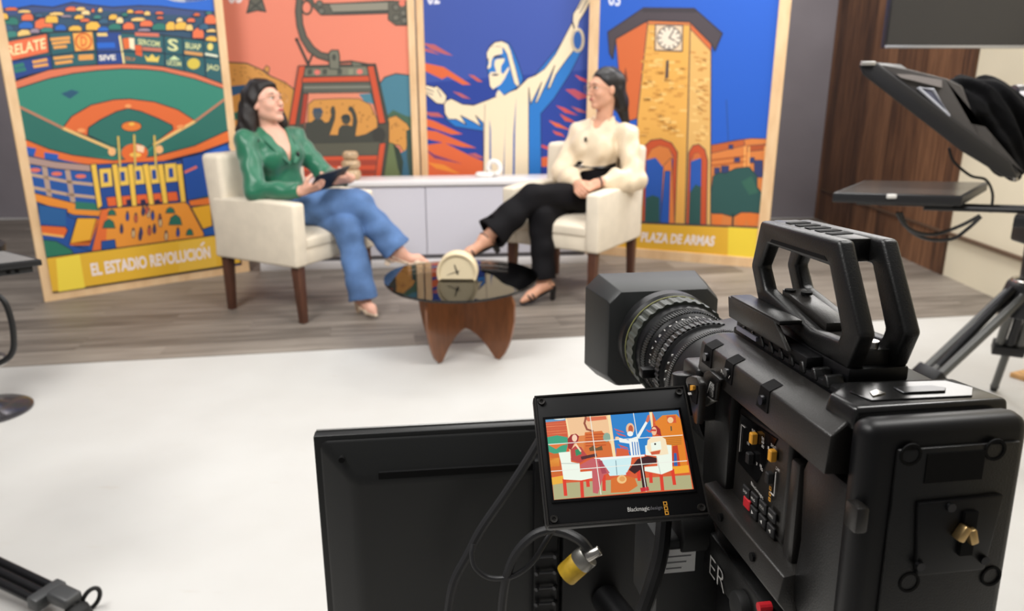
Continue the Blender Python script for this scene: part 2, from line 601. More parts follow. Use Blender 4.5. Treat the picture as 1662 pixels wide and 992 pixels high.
hs = [(70, 55, 80, 22, 0), (150, 70, 80, 20, 3), (170, 105, 75, 45, 1), (270, 145, 110, 70, 1), (320, 115, 80, 55, 2), (160, 155, 90, 45, 4), (375, 170, 70, 38, 4), (70, 130, 90, 50, 5), (45, 180, 80, 60, 6), (70, 215, 90, 50, 10), (150, 205, 85, 45, 3), (215, 190, 60, 30, 9), (290, 185, 80, 30, 10), (440, 55, 70, 30, 1), (500, 55, 60, 25, 3), (530, 78, 55, 30, 8), (575, 65, 20, 25, 1), (620, 62, 28, 28, 3), (350, 85, 90, 22, 3), (410, 100, 70, 16, 9), (490, 105, 60, 30, 2), (525, 125, 60, 22, 1), (465, 175, 80, 35, 2), (575, 160, 90, 55, 2), (640, 130, 60, 35, 6), (640, 180, 70, 30, 4), (700, 105, 55, 35, 2), (740, 125, 45, 40, 8), (710, 165, 80, 40, 5), (795, 160, 70, 45, 1), (805, 70, 40, 25, 2), (860, 75, 60, 18, 1), (910, 82, 40, 28, 3), (855, 120, 90, 24, 3), (905, 145, 80, 40, 1), (890, 185, 80, 20, 9), (985, 80, 50, 18, 1), (990, 110, 40, 16, 1), (985, 165, 90, 45, 5), (1055, 160, 60, 55, 2), (1110, 125, 40, 30, 8), (1120, 160, 80, 50, 2), (1170, 170, 45, 40, 3), (1180, 125, 50, 25, 1), (1225, 205, 70, 65, 1), (1300, 120, 70, 60, 1), (1305, 190, 60, 20, 3), (1305, 240, 70, 35, 2), (1260, 165, 60, 40, 6), (20, 100, 60, 40, 2), (1215, 90, 40, 20, 0), (1290, 80, 40, 18, 10), (770, 90, 40, 24, 5), (600, 105, 50, 24, 10), (240, 95, 50, 26, 6)]
for k_, (x, y, w, h, c) in enumerate(hs):
    q = [(x - w / 2, y + h / 2), (x - w / 2, y - h * 0.15), (x - w * 0.15, y - h / 2), (x + w * 0.3, y - h * 0.45), (x + w / 2, y - h * 0.05), (x + w / 2, y + h / 2)]
    a.poly(q, pal[c], (44, 48, 74), 0.0035)
# sponsor boards
top = [(-10, 250), (290, 203), (440, 195), (740, 203), (1000, 218), (1360, 265)]
bot = [(1385, 522), (1000, 410), (760, 395), (600, 400), (300, 430), (40, 500)]
a.poly(top + bot, (40, 92, 100), BLK)
a.poly([(590, 200), (745, 203), (760, 395), (600, 400)], (36, 66, 134))
a.poly([(40, 390), (190, 355), (200, 455), (55, 500)], (36, 66, 134)); a.poly([(190, 355), (310, 340), (325, 428), (200, 455)], (36, 66, 134))
a.poly([(25, 262), (288, 210), (300, 325), (45, 382)], (226, 110, 72), BLK, 0.004)
a.text('RELATE', (50, 352), (282, 300), (44, 285), (238, 224, 170), 0.02)
a.poly([(445, 205), (570, 195), (582, 310), (462, 320)], (238, 170, 84), BLK, 0.004)
a.ell(515, 257, 48, 48, None, (214, 96, 50), 0.009); a.text('D', (500, 290), (538, 286), (494, 226), (214, 96, 50), 0.02)
for x0, y0, x1, y1 in ((315, 245, 425, 235), (325, 270, 425, 258), (335, 295, 405, 288), (205, 385, 285, 370), (210, 412, 290, 400), (335, 362, 445, 350), (345, 392, 440, 380), (490, 350, 570, 345), (490, 365, 570, 360)):
    a.line([(x0, y0), (x1, y1)], (226, 160, 84), 0.016, bump=False)
a.line([(605, 215), (655, 215)], (226, 196, 120), 0.018, bump=False); a.line([(600, 282), (700, 280)], (34, 98, 196), 0.03, bump=False)
a.line([(90, 412), (140, 400)], (46, 120, 108), 0.02, bump=False); a.line([(95, 440), (150, 428)], (46, 120, 108), 0.02, bump=False)
a.text('SIVE', (612, 376), (715, 372), (608, 342), (235, 230, 220), 0.03)
for t, x0, y0, x1, y1 in (('SERCOM', 850, 275, 985, 240), ('S', 1035, 312, 1100, 238), ('BUAP', 1145, 300, 1240, 262), ('DLV', 775, 372, 835, 350), ('UCOM', 1030, 402, 1118, 372), ('JAO', 1275, 440, 1352, 395)):
    a.text(t, (x0, y0), (x1, y0 + (x1 - x0) * 0.12), (x0, y1), (214, 218, 160) if t != 'DLV' else (196, 128, 76), 0.02)
a.line([(840, 212), (975, 218)], (206, 112, 92), 0.02); a.line([(885, 302), (990, 310)], (190, 110, 90), 0.02, bump=False); a.line([(1145, 325), (1245, 338)], (206, 150, 90), 0.02, bump=False)
a.ell(1298, 290, 18, 22, (226, 210, 120)); a.line([(1270, 335), (1340, 348)], (222, 224, 200), 0.014)
a.poly([(890, 340), (915, 360), (938, 335), (962, 360), (985, 345), (975, 385), (905, 380)], (222, 196, 96)); a.ell(1195, 395, 40, 34, (206, 186, 76)); a.poly([(1040, 370), (1075, 345), (1112, 372)], (200, 220, 170))
a.line([(738, 225), (765, 395)], (235, 214, 150), 0.011)
a.poly([(755, 240), (795, 235), (800, 300), (765, 305)], OR, bump=False); a.poly([(795, 235), (828, 238), (830, 310), (800, 300)], (240, 224, 190), bump=False); a.poly([(830, 280), (872, 282), (878, 350), (838, 340)], (214, 90, 50), bump=False)
for p, q in (((300, 212), (325, 432)), ((590, 200), (600, 400)), ((1010, 220), (1020, 412)), ((1125, 230), (1140, 445)), ((1255, 250), (1272, 485)), ((50, 380), (460, 325)), ((460, 325), (880, 318)), ((880, 318), (1370, 365))):
    a.line([p, q], (30, 48, 70), 0.006, bump=False)
# outfield rim and field
rim = [(40, 520), (300, 432), (450, 412), (600, 402), (760, 396), (900, 402), (1000, 412), (1200, 455), (1390, 525)]
rim2 = [(1395, 555), (1200, 488), (1000, 440), (900, 430), (760, 425), (600, 436), (450, 455), (300, 487), (70, 560)]
a.poly(rim + rim2, (214, 116, 84), BLK, 0.006)
a.poly(rim2[::-1] + [(1410, 620), (1430, 800), (1200, 905), (960, 968), (700, 992), (450, 962), (300, 925), (120, 850), (80, 640)], GRN, BLK, 0.006)
a.poly([(85, 645), (385, 795), (700, 925), (830, 985), (450, 962), (300, 925), (120, 850)], DGRN); a.poly([(1400, 610), (1205, 755), (960, 900), (870, 985), (960, 968), (1200, 905), (1430, 800)], DGRN, bump=False)
a.poly([(375, 580), (440, 555), (490, 570), (430, 612)], (36, 82, 110))
a.poly([(385, 792), (440, 720), (560, 650), (700, 617), (800, 612), (950, 630), (1100, 680), (1208, 750), (1110, 808), (1000, 860), (840, 930), (700, 905), (500, 828)], OR, BLK, 0.006)
a.poly([(545, 790), (620, 740), (720, 690), (790, 672), (870, 690), (980, 735), (1062, 775), (1068, 800), (960, 880), (900, 925), (760, 915), (690, 905), (540, 835)], DGRN, BLK, 0.006)
a.ell(810, 782, 62, 31, (222, 120, 50), BLK, 0.004); a.ell(812, 768, 18, 10, YEL); a.ell(790, 657, 20, 13, (234, 150, 90), bump=False); a.ell(500, 808, 25, 14, (234, 150, 90), bump=False); a.ell(1115, 785, 25, 12, (234, 150, 90), bump=False)
for p in ([(85, 645), (385, 792)], [(1400, 605), (1205, 750)]): a.line(p, (184, 122, 96), 0.014, bump=False)
for p in ([(385, 792), (695, 925)], [(1205, 750), (950, 895)]): a.line(p, (228, 184, 116), 0.017, bump=False)
a.poly([(120, 848), (300, 922), (450, 960), (700, 992), (960, 966), (1200, 902), (1432, 795), (1440, 868), (1240, 940), (960, 1010), (700, 1040), (440, 1006), (270, 962), (130, 895)], (222, 110, 52), BLK, 0.006)
a.ell(830, 945, 82, 56, (222, 104, 48)); a.ell(690, 938, 24, 26, (236, 178, 120)); a.ell(982, 925, 24, 26, (236, 178, 120), bump=False); a.poly([(840, 895), (890, 905), (885, 945), (845, 935)], (240, 206, 170)); a.ell(835, 958, 36, 14, (238, 190, 90))
# ---- lower half
a.fx = c2
a.poly([(110, 20), (300, 95), (540, 140), (1100, 130), (1400, 30), (1420, 700), (260, 760)], (36, 84, 156))
a.poly([(130, 25), (215, 40), (205, 80), (150, 68)], (34, 88, 176)); a.poly([(262, 62), (345, 75), (342, 108), (262, 95)], (34, 88, 176), bump=False)
a.poly([(215, 30), (262, 45), (262, 100), (200, 85)], OR, bump=False)
a.poly([(140, 80), (330, 118), (535, 138), (540, 178), (330, 160), (150, 128)], (170, 142, 134), BLK, 0.005)
for y0, y1 in ((190, 250), (265, 325)): a.line([(160, y0), (400, y0 + 48), (560, y1 + 5)], (190, 160, 134), 0.018, bump=False)
for x0, y0, x1, y1 in ((262, 150, 292, 325), (400, 175, 432, 352)): a.line([(x0, y0), (x1, y1)], (178, 152, 136), 0.026, bump=False)
for x, y in ((208, 168), (335, 190), (478, 205)): a.ell(x, y, 32, 12, (222, 112, 90), bump=False)
a.poly([(185, 300), (440, 365), (620, 400), (620, 445), (440, 435), (195, 350)], (228, 140, 50), BLK, 0.005)
a.poly([(445, 355), (560, 365), (590, 395), (590, 410), (445, 402)], (44, 116, 96)); a.poly([(1100, 345), (1140, 310), (1200, 305), (1250, 320), (1260, 345)], (44, 116, 96), bump=False)
a.poly([(1080, 95), (1220, 70), (1245, 320), (1110, 350)], (34, 78, 156), BLK, 0.004); a.line([(1100, 180), (1165, 150)], (222, 112, 90), 0.016)
a.poly([(1120, 350), (1270, 325), (1280, 372), (1130, 382)], (222, 116, 50), BLK, 0.004)
a.poly([(1135, 390), (1250, 372), (1262, 500), (1205, 520)], (224, 166, 44), BLK, 0.006)
a.poly([(560, 135), (1080, 110), (1110, 345), (590, 400)], (34, 72, 144), BLK, 0.005)
a.poly([(630, 330), (1050, 295), (1060, 350), (640, 385)], (222, 98, 50), BLK, 0.004)
for x in (765, 850, 935): a.poly([(x - 18, 345), (x + 12, 340), (x + 18, 372), (x - 14, 378)], (44, 40, 70), bump=False)
for x, y in ((628, 215), (728, 207), (820, 200), (915, 195), (1015, 185)):
    a.poly([(x - 42, y - 55), (x + 32, y - 60), (x + 42, y + 50), (x - 32, y + 58)], (232, 192, 84), BLK, 0.004); a.poly([(x - 16, y - 28), (x + 10, y - 30), (x + 15, y + 25), (x - 12, y + 28)], (34, 72, 144))
for xt, xb in ((553, 592), (678, 712), (772, 798), (862, 902), (950, 985), (1062, 1092)):
    a.poly([(xt - 17, 135), (xt + 17, 130), (xb + 14, 380), (xb - 14, 400)], (234, 190, 76), BLK, 0.004)
for xt, yt, xb in ((700, -30, 712), (795, -40, 802), (915, -35, 925)): a.line([(xt, yt), (xb, 150)], (206, 176, 92), 0.012, bump=False)
a.poly([(600, 405), (640, 395), (1100, 358), (1120, 375), (1210, 545), (1205, 580), (545, 650)], (228, 146, 54), BLK, 0.005)
a.poly([(600, 405), (640, 398), (625, 640), (545, 650)], (222, 108, 52))
a.poly([(600, 590), (680, 580), (690, 640), (600, 640)], (34, 78, 150), BLK, 0.004)
for x, y, w, h in ((645, 485, 38, 28), (1040, 462, 40, 32), (662, 418, 26, 18), (1010, 405, 28, 18), (1125, 535, 22, 20)): a.poly([(x - w, y + h), (x - w * 0.7, y - h * 0.4), (x, y - h), (x + w * 0.7, y - h * 0.4), (x + w, y + h)], (40, 104, 88), BLK, 0.003)
for i, (x, y) in enumerate(((755, 445), (805, 455), (848, 415), (880, 425), (905, 440), (948, 460), (720, 520), (790, 545), (835, 540), (885, 530), (915, 520), (985, 560), (1055, 540), (870, 405), (830, 560), (950, 480))):
    c = [(36, 70, 140), (190, 90, 60), (60, 60, 90), (206, 176, 130)][i % 4]
    a.ell(x, y, 10, 26, c, (44, 48, 84), 0.003, n=10, bump=False); a.ell(x, y - 26, 8, 9, (70, 60, 70), n=8, bump=False)
a.poly([(225, 370), (395, 400), (400, 440), (450, 460), (410, 610), (545, 650), (540, 665), (260, 720), (230, 500)], (34, 78, 150), BLK, 0.004)
a.poly([(225, 375), (385, 405), (390, 500), (235, 480)], (38, 92, 150), bump=False)
a.poly([(235, 495), (385, 505), (400, 525), (380, 565), (245, 545)], (222, 104, 48), BLK, 0.005); a.line([(245, 545), (372, 562)], (238, 176, 90), 0.014)
a.poly([(455, 452), (572, 452), (532, 602), (412, 602)], (230, 168, 50), BLK, 0.006); a.poly([(412, 602), (532, 602), (545, 580), (585, 465), (572, 452), (532, 602), (530, 615), (415, 615)], (206, 108, 44))
a.poly([(235, 580), (330, 590), (420, 640), (440, 670), (260, 720)], (44, 116, 92), BLK, 0.004)
a.poly([(258, 690), (1265, 556), (1310, 560), (1400, 545), (1430, 720), (1285, 745), (300, 895)], (226, 178, 54), BLK, 0.008)
a.poly([(330, 694), (470, 668), (503, 866), (345, 890)], (240, 214, 74)); a.poly([(1060, 600), (1265, 560), (1290, 740), (1060, 775)], (230, 186, 70), bump=False)
a.line([(1192, 616), (1208, 598)], (238, 226, 226), 0.012); a.text('EL ESTADIO REVOLUCION', (545, 798), (1250, 690), (532, 722), (238, 226, 226), 0.035)
a.build('print', T, Mi)

# ------------------------------------------------------------- cable car poster
P2A, P2B, P3B = (-1.99, 5.40, 0), (-0.690, 5.72, 0), (0.640, 5.80, 0)
T, a, Mi, W = poster(P2A, P2B, 2.12, 0.052, 'framed poster of a red cable car against a salmon sky, behind the woman in green')
SAL = (226, 132, 108); GR = (92, 90, 80); DGR = (60, 62, 58); RED = (200, 82, 52); OCH = (206, 146, 74)
a.up(); a.raw([(0, 0), (W, 0), (W, 2.12), (0, 2.12)], SAL)
a.fx = lambda x, y: (340 + x * 0.30252, y * 0.30252)
a.text('05', (100, 20), (178, 16), (96, -70), (236, 226, 226), 0.03)
a.poly([(60, 330), (110, 335), (200, 340), (280, 375), (330, 410), (400, 440), (455, 480), (455, 1000), (60, 1000)], OCH, DGR, 0.008)
a.poly([(290, 375), (305, 352), (322, 362), (318, 392)], OCH, DGR, 0.005)
a.poly([(60, 470), (190, 455), (205, 490), (120, 515), (60, 512)], (48, 88, 128)); a.poly([(60, 620), (150, 600), (160, 640), (60, 660)], (46, 110, 92), bump=False); a.poly([(60, 780), (170, 760), (180, 1000), (60, 1000)], (44, 84, 130), bump=False)
random.seed(4)
for i in range(40):
    x, y = random.uniform(115, 440), random.uniform(350, 470)
    if y > 345 + max(0, x - 200) * 0.45: a.ell(x, y, 5, 4, (150, 100, 52), n=6, bump=False)
a.poly([(905, 460), (940, 415), (1000, 395), (1080, 405), (1140, 450), (1180, 620), (940, 640)], (72, 124, 144), DGR, 0.008)
a.poly([(930, 640), (985, 590), (1050, 620), (1160, 650), (1200, 720), (1120, 800), (960, 760)], (70, 100, 80))
a.poly([(940, 640), (1000, 620), (1060, 665), (1090, 720), (1060, 780), (1050, 830), (1020, 780), (960, 770)], OCH, DGR, 0.005)
for i in range(14): a.ell(random.uniform(975, 1060), random.uniform(660, 760), 5, 4, (150, 100, 52), n=6, bump=False)
a.poly([(1010, 830), (1060, 800), (1180, 820), (1200, 1000), (1000, 1000)], (58, 100, 122))
a.poly([(930, 760), (985, 770), (1010, 830), (1030, 900), (1020, 1000), (920, 1000)], (102, 116, 78), DGR, 0.005); a.poly([(985, 770), (1020, 800), (1040, 870), (1030, 960), (1010, 900)], (52, 66, 56), bump=False)
a.poly([(1055, 700), (1090, 690), (1200, 760), (1200, 1000), (1080, 1000), (1060, 850)], (58, 78, 70))
# cable, tower head and hanger
a.poly([(200, 70), (222, -10), (280, -10), (302, 62), (255, 55)], GR, DGR, 0.008); a.line([(212, 5), (290, 60)], DGR, 0.01); a.line([(285, 0), (205, 65)], DGR, 0.01, bump=False)
a.poly([(505, -20), (550, -20), (560, 20), (660, 20), (970, 5), (1080, 10), (1080, 135), (1000, 135), (960, 105), (960, 65), (700, 78), (600, 80), (560, 40)], GR, DGR, 0.008)
a.poly([(640, 22), (960, 10), (960, 55), (660, 66)], (140, 136, 122), DGR, 0.006); a.poly([(660, 70), (960, 58), (965, 74), (700, 82)], (70, 70, 66))
for x, y in ((590, 20), (600, 60), (1000, 40), (1040, 70), (1000, 95), (1045, 110)): a.ell(x, y, 17, 17, (110, 108, 98), DGR, 0.006)
a.ell(1033, 18, 17, 17, (222, 120, 100))
a.ell(522, 40, 27, 36, None, GR, 0.012)
arm_o = [(470, -20), (462, 60), (470, 140), (490, 210), (530, 275), (580, 310), (640, 328), (650, 328), (650, 292), (600, 282), (560, 252), (520, 195), (500, 130), (495, 60), (500, -20)]
a.poly(arm_o, GR, DGR, 0.008)
a.line([(468, 212), (530, 345)], DGR, 0.018); a.line([(530, 345), (552, 295)], DGR, 0.014, bump=False); a.ell(468, 212, 9, 9, DGR, bump=False)
# cabin
a.poly([(430, 670), (480, 355), (890, 345), (960, 660), (960, 760), (925, 1010), (480, 1010), (420, 760)], (78, 76, 66), DGR, 0.01)
a.poly([(500, 365), (840, 355), (870, 405), (505, 410)], (120, 120, 104), DGR, 0.006)
for x in (540, 580, 620, 700, 760, 800): a.poly([(x - 14, 372), (x + 12, 370), (x + 10, 400), (x - 14, 402)], (74, 78, 70) if x % 40 else (140, 142, 120), bump=False)
a.ell(578, 388, 16, 14, (222, 120, 108)); a.ell(806, 385, 16, 14, (222, 120, 108), bump=False)
a.poly([(640, 285), (655, 270), (690, 270), (697, 300), (697, 372), (645, 370)], (116, 116, 102), DGR, 0.008); a.ell(668, 308, 11, 18, (70, 72, 66), n=12)
a.line([(700, 335), (760, 330), (885, 352)], DGR, 0.014); a.poly([(760, 330), (800, 335), (830, 352), (770, 358)], (110, 112, 98), DGR, 0.006)
a.poly([(505, 500), (860, 490), (905, 640), (905, 760), (510, 770)], (222, 138, 110), DGR, 0.006)
a.poly([(800, 505), (865, 500), (880, 560), (830, 545)], (78, 128, 146))
a.poly([(525, 720), (530, 560), (560, 535), (720, 528), (800, 530), (860, 560), (900, 640), (900, 735)], OCH, DGR, 0.005)
for i in range(26): a.ell(random.uniform(550, 880), random.uniform(545, 690), 6, 4, (150, 100, 52), n=6, bump=False)
a.poly([(500, 445), (860, 440), (875, 495), (500, 500)], (90, 92, 84), DGR, 0.006); a.line([(510, 470), (862, 466)], (128, 130, 118), 0.014)
SIL = (66, 68, 62)
a.poly([(510, 770), (515, 660), (550, 655), (565, 640), (600, 640), (620, 660), (640, 655), (655, 620), (650, 595), (655, 575), (668, 570), (675, 600), (672, 640), (655, 690), (640, 730), (690, 725), (695, 690), (712, 672), (745, 672), (765, 680), (772, 640), (762, 605), (745, 590), (750, 572), (768, 575), (785, 610), (793, 650), (785, 700), (780, 735), (840, 720), (890, 690), (920, 700), (925, 770)], SIL, DGR, 0.004)
a.ell(580, 610, 25, 32, (78, 86, 92)); a.poly([(550, 605), (560, 580), (598, 578), (612, 605)], (66, 80, 96)); a.ell(733, 640, 24, 28, SIL, bump=False); a.poly([(702, 635), (715, 615), (750, 615), (758, 640)], (52, 58, 60)); a.ell(908, 725, 36, 42, (58, 58, 54))
a.poly([(500, 770), (920, 760), (905, 832), (490, 840)], (88, 88, 76), DGR, 0.006)
a.poly([(500, 840), (905, 832), (890, 1010), (500, 1010)], RED, DGR, 0.006); a.poly([(500, 862), (895, 856), (895, 886), (500, 892)], (156, 66, 50)); a.poly([(500, 915), (890, 910), (885, 935), (500, 940)], (156, 66, 50), bump=False)
a.poly([(478, 355), (515, 352), (462, 670), (425, 672)], RED, DGR, 0.008); a.poly([(505, 505), (530, 503), (512, 660), (485, 668)], (168, 66, 50), DGR, 0.004); a.poly([(500, 415), (870, 405), (875, 438), (495, 444)], RED, DGR, 0.006)
a.poly([(845, 355), (882, 352), (945, 660), (908, 665)], RED, DGR, 0.008); a.poly([(912, 770), (945, 765), (920, 950), (885, 960)], RED, DGR, 0.006)
a.build('print', T, Mi)

# ------------------------------------------------------------- statue poster
T, a, Mi, W = poster((-0.682, 5.765, 0), P3B, 2.12, 0.052, 'framed poster of a robed statue with outstretched arms on blue, third board from the left')
DB, MB_, SK = (38, 64, 150), (40, 118, 196), (240, 222, 190)
a.up(); a.raw([(0, 0), (W, 0), (W, 2.12), (0, 2.12)], DB); a.up(); a.raw([(0, 1.25), (W, 1.35), (W, 2.12), (0, 2.12)], (58, 82, 164))
a.fx = lambda x, y: (660 + x * 0.30249, y * 0.30249)
a.text('02', (112, 26), (178, 22), (108, -62), (226, 226, 240), 0.03)
S1, S2, S3 = (220, 104, 60), (186, 96, 100), (236, 146, 60)
a.poly([(85, 1000), (85, 780), (200, 765), (330, 830), (420, 870), (420, 1000)], S1)
a.poly([(85, 790), (150, 850), (350, 890), (300, 880), (150, 830)], (120, 66, 110)); a.poly([(110, 870), (200, 885), (290, 935), (160, 905)], S3, bump=False)
for q, c in (([(85, 230), (150, 240), (250, 300), (200, 290), (130, 265)], S2), ([(85, 255), (130, 270), (180, 295), (100, 275)], S2), ([(85, 335), (200, 360), (345, 455), (300, 455), (220, 410), (190, 425), (85, 375)], S1), ([(330, 400), (360, 405), (410, 440), (380, 438)], (200, 96, 76)), ([(245, 490), (290, 500), (345, 532), (300, 525)], S2), ([(85, 600), (170, 605), (200, 630), (130, 625)], S2),
             ([(85, 630), (150, 650), (300, 720), (240, 722), (85, 670)], S1), ([(85, 695), (160, 705), (375, 795), (300, 790), (85, 740)], S1), ([(330, 825), (370, 822), (420, 850), (380, 848)], S2),
             ([(720, 845), (760, 840), (760, 895), (725, 895)], S1), ([(725, 775), (765, 790), (760, 805), (722, 790)], (200, 80, 80)), ([(900, 400), (960, 425), (985, 450), (930, 430)], (206, 84, 90)), ([(850, 480), (900, 478), (985, 520), (920, 535)], (190, 84, 100)), ([(800, 565), (850, 580), (920, 620), (850, 605)], (206, 84, 80)), ([(760, 645), (820, 665), (880, 700), (800, 680)], S1), ([(820, 610), (880, 640), (910, 660), (850, 650)], (206, 90, 70)), ([(780, 700), (830, 715), (850, 735), (800, 722)], (206, 90, 70)), ([(880, 570), (930, 585), (980, 610), (920, 600)], S2)):
    a.poly(q, c, bump=False)
a.up()
# robe: blue shade side, then cream light side
a.poly([(590, 470), (690, 400), (890, 160), (945, 180), (945, 260), (880, 390), (790, 530), (720, 610), (722, 930), (722, 1010), (640, 1010), (600, 700)], MB_, (34, 44, 92), 0.006)
a.poly([(205, 560), (210, 640), (260, 680), (420, 705), (430, 560)], MB_, (34, 44, 92), 0.006)
a.poly([(200, 545), (240, 530), (300, 560), (360, 565), (440, 535), (500, 510), (590, 480), (650, 420), (690, 405), (740, 370), (800, 290), (888, 120), (905, 180), (905, 260), (850, 330), (800, 400), (770, 470), (755, 480), (795, 350), (700, 550), (690, 550), (725, 440), (665, 560), (655, 470), (655, 1010), (412, 1010), (412, 660), (370, 620), (400, 680), (360, 655), (290, 620), (320, 670), (265, 640), (225, 640), (205, 610)], SK, (60, 56, 70), 0.006)
for q in ([(445, 640), (452, 700), (455, 1010), (443, 1010)], [(535, 560), (528, 700), (522, 1010), (514, 1010)], [(588, 520), (582, 700), (580, 1010), (568, 1010), (572, 720)]): a.poly(q, (48, 92, 168), bump=False)
a.line([(420, 560), (412, 1000)], (120, 100, 100), 0.004)
# hands
a.poly([(102, 455), (150, 468), (160, 460), (185, 480), (215, 515), (210, 545), (195, 560), (160, 555), (125, 525), (100, 500)], SK, (40, 44, 80), 0.007)
for p in ([(104, 475), (145, 492)], [(104, 492), (140, 510)], [(165, 480), (185, 520)]): a.line(p, (50, 54, 84), 0.006, bump=False)
a.poly([(890, 115), (893, 75), (915, 40), (935, 0), (965, -45), (990, -60), (1000, -30), (985, 10), (960, 60), (925, 115), (905, 165)], SK, (40, 44, 80), 0.007); a.line([(920, 50), (950, -5)], (50, 54, 84), 0.006); a.line([(930, 70), (968, 0)], (50, 54, 84), 0.006, bump=False)
a.ell(917, 215, 30, 58, (38, 94, 170), SK, 0.02); a.poly([(905, 120), (925, 110), (912, 170), (900, 165)], SK)
# head, veil, beard
a.fx = lambda x, y: (770 + x * 0.11086, 55 + y * 0.11089)
LN_ = (34, 44, 92)
a.poly([(185, 280), (215, 190), (290, 120), (400, 100), (500, 130), (545, 200), (600, 320), (660, 480), (715, 650), (690, 730), (640, 775), (430, 900), (350, 860), (330, 800), (280, 815), (230, 770), (210, 600), (185, 500)], MB_, LN_, 0.006)
a.poly([(225, 195), (300, 125), (400, 108), (490, 150), (532, 250), (565, 380), (605, 520), (658, 740), (630, 772), (585, 720), (542, 560), (512, 430), (480, 300), (430, 215), (370, 185), (290, 185)], SK, (90, 80, 90), 0.004)
a.poly([(182, 280), (230, 195), (290, 185), (405, 195), (412, 290), (330, 310), (280, 330), (250, 400), (245, 480), (212, 512), (188, 502), (215, 420), (190, 360)], SK)
a.poly([(300, 390), (330, 370), (440, 358), (437, 400), (392, 470), (387, 560), (420, 592), (500, 480), (512, 510), (445, 650), (385, 740), (325, 775), (270, 812), (230, 762), (213, 600), (240, 558), (322, 560), (303, 500), (290, 450)], SK, bump=False)
a.poly([(268, 350), (300, 318), (350, 308), (418, 335), (425, 352), (345, 345), (300, 360)], (62, 64, 92)); a.ell(196, 378, 14, 18, (62, 64, 92), bump=False); a.poly([(245, 595), (300, 580), (365, 590), (330, 615), (270, 615)], (84, 80, 96), bump=False)
a.poly([(340, 830), (370, 830), (430, 900), (360, 945), (310, 905)], SK)
a.build('print', T, Mi)

# ------------------------------------------------------------- clock tower poster
T, a, Mi, W = poster(ground(947, 410.4), ground(1242, 435.7), 2.12, 0.072, 'framed poster of a brick clock tower captioned PLAZA DE ARMAS, rightmost board')
BR, BRS, DK = (226, 170, 84), (204, 110, 62), (66, 60, 66)
a.up(); a.raw([(0, 0), (W, 0), (W, 2.12), (0, 2.12)], (34, 92, 196))
a.fx = lambda x, y: (960 + x * 0.43367, y * 0.43347)
a.text('03', (62, 20), (108, 24), (64, -34), (222, 226, 240), 0.03)
a.line([(505, 375), (512, 530)], (40, 74, 140), 0.006)
# palace
a.poly([(440, 545), (540, 525), (600, 518), (665, 520), (665, 860), (440, 850)], (214, 128, 66), DK, 0.006)
a.poly([(440, 545), (570, 522), (575, 545), (445, 575)], (190, 96, 50), DK, 0.004); a.poly([(585, 545), (660, 540), (660, 560), (585, 568)], (176, 84, 44), DK, 0.004)
for x, y, w, h in ((522, 550, 8, 8), (500, 635, 14, 14), (625, 632, 16, 32), (470, 640, 10, 12), (600, 600, 10, 10), (545, 600, 10, 10)): a.poly([(x - w, y + h), (x - w, y - h), (x + w, y - h), (x + w, y + h)], (52, 62, 110), DK, 0.004)
for y in (585, 605): a.line([(445, y + 15), (575, y)], (170, 86, 46), 0.008, bump=False)
for x in (575, 590, 650): a.line([(x, 550), (x - 4, 700)], (238, 170, 96), 0.012, bump=False)
for x in (470, 560, 600, 640): a.ell(x, 815, 20, 32, (222, 120, 54), bump=False)
a.poly([(440, 790), (455, 660), (480, 645), (500, 650), (540, 630), (590, 625), (620, 660), (620, 700), (642, 730), (640, 800), (590, 795), (560, 795), (530, 812), (490, 800), (455, 800)], (44, 84, 82), (36, 50, 56), 0.005)
a.line([(530, 800), (528, 845)], (40, 56, 56), 0.012); a.poly([(560, 680), (600, 660), (625, 720), (590, 730)], (54, 100, 86), bump=False)
# tower body
a.poly([(90, 130), (212, 80), (180, 440), (150, 450), (120, 450)], (206, 104, 56), DK, 0.006)
a.poly([(212, 78), (370, 82), (350, 840), (160, 832), (172, 440)], BR, DK, 0.007)
a.poly([(370, 82), (448, 168), (446, 845), (350, 840), (362, 440)], (222, 176, 104), DK, 0.007)
random.seed(8)
for i in range(120):
    y = 110 + random.random() * 400
    x = random.uniform(190, 345) - (y - 100) * 0.03
    if 235 < x < 345 and y < 205: continue
    a.line([(x, y), (x + random.uniform(10, 26), y + 0.5)], random.choice([(238, 194, 116), (206, 148, 70), (214, 156, 76)]), 0.016, bump=False)
for i in range(60):
    y = 190 + random.random() * 340; x = random.uniform(372, 425)
    a.line([(x, y), (x + random.uniform(8, 18), y + 2)], random.choice([(238, 196, 124), (204, 148, 80)]), 0.014, bump=False)
a.poly([(128, 250), (136, 300), (124, 330), (120, 300)], (120, 60, 44))
a.poly([(370, 78), (448, 165), (448, 192), (370, 108)], (206, 104, 56), DK, 0.004); a.poly([(212, 78), (370, 80), (370, 94), (212, 92)], (206, 120, 66), DK, 0.003, bump=False)
a.poly([(62, 120), (195, 30), (385, 32), (490, 125), (462, 190), (450, 165), (368, 82), (212, 76), (92, 145), (80, 220), (68, 200)], (74, 66, 72), (50, 46, 52), 0.008)
a.poly([(195, 30), (385, 32), (395, 48), (190, 46)], (60, 54, 60))
# clock face
a.poly([(240, 92), (342, 95), (340, 192), (238, 188)], (226, 200, 170), DK, 0.008); a.ell(291, 142, 44, 43, (232, 218, 200), DK, 0.007)
for i in range(12):
    t = 2 * math.pi * i / 12; a.line([(291 + 30 * math.cos(t), 142 + 30 * math.sin(t)), (291 + 40 * math.cos(t), 142 + 40 * math.sin(t))], DK, 0.008, bump=False)
a.line([(291, 142), (306, 118)], DK, 0.009); a.line([(291, 142), (312, 152)], DK, 0.008, bump=False)
a.poly([(280, 228), (290, 224), (288, 290), (276, 298)], (70, 60, 66))
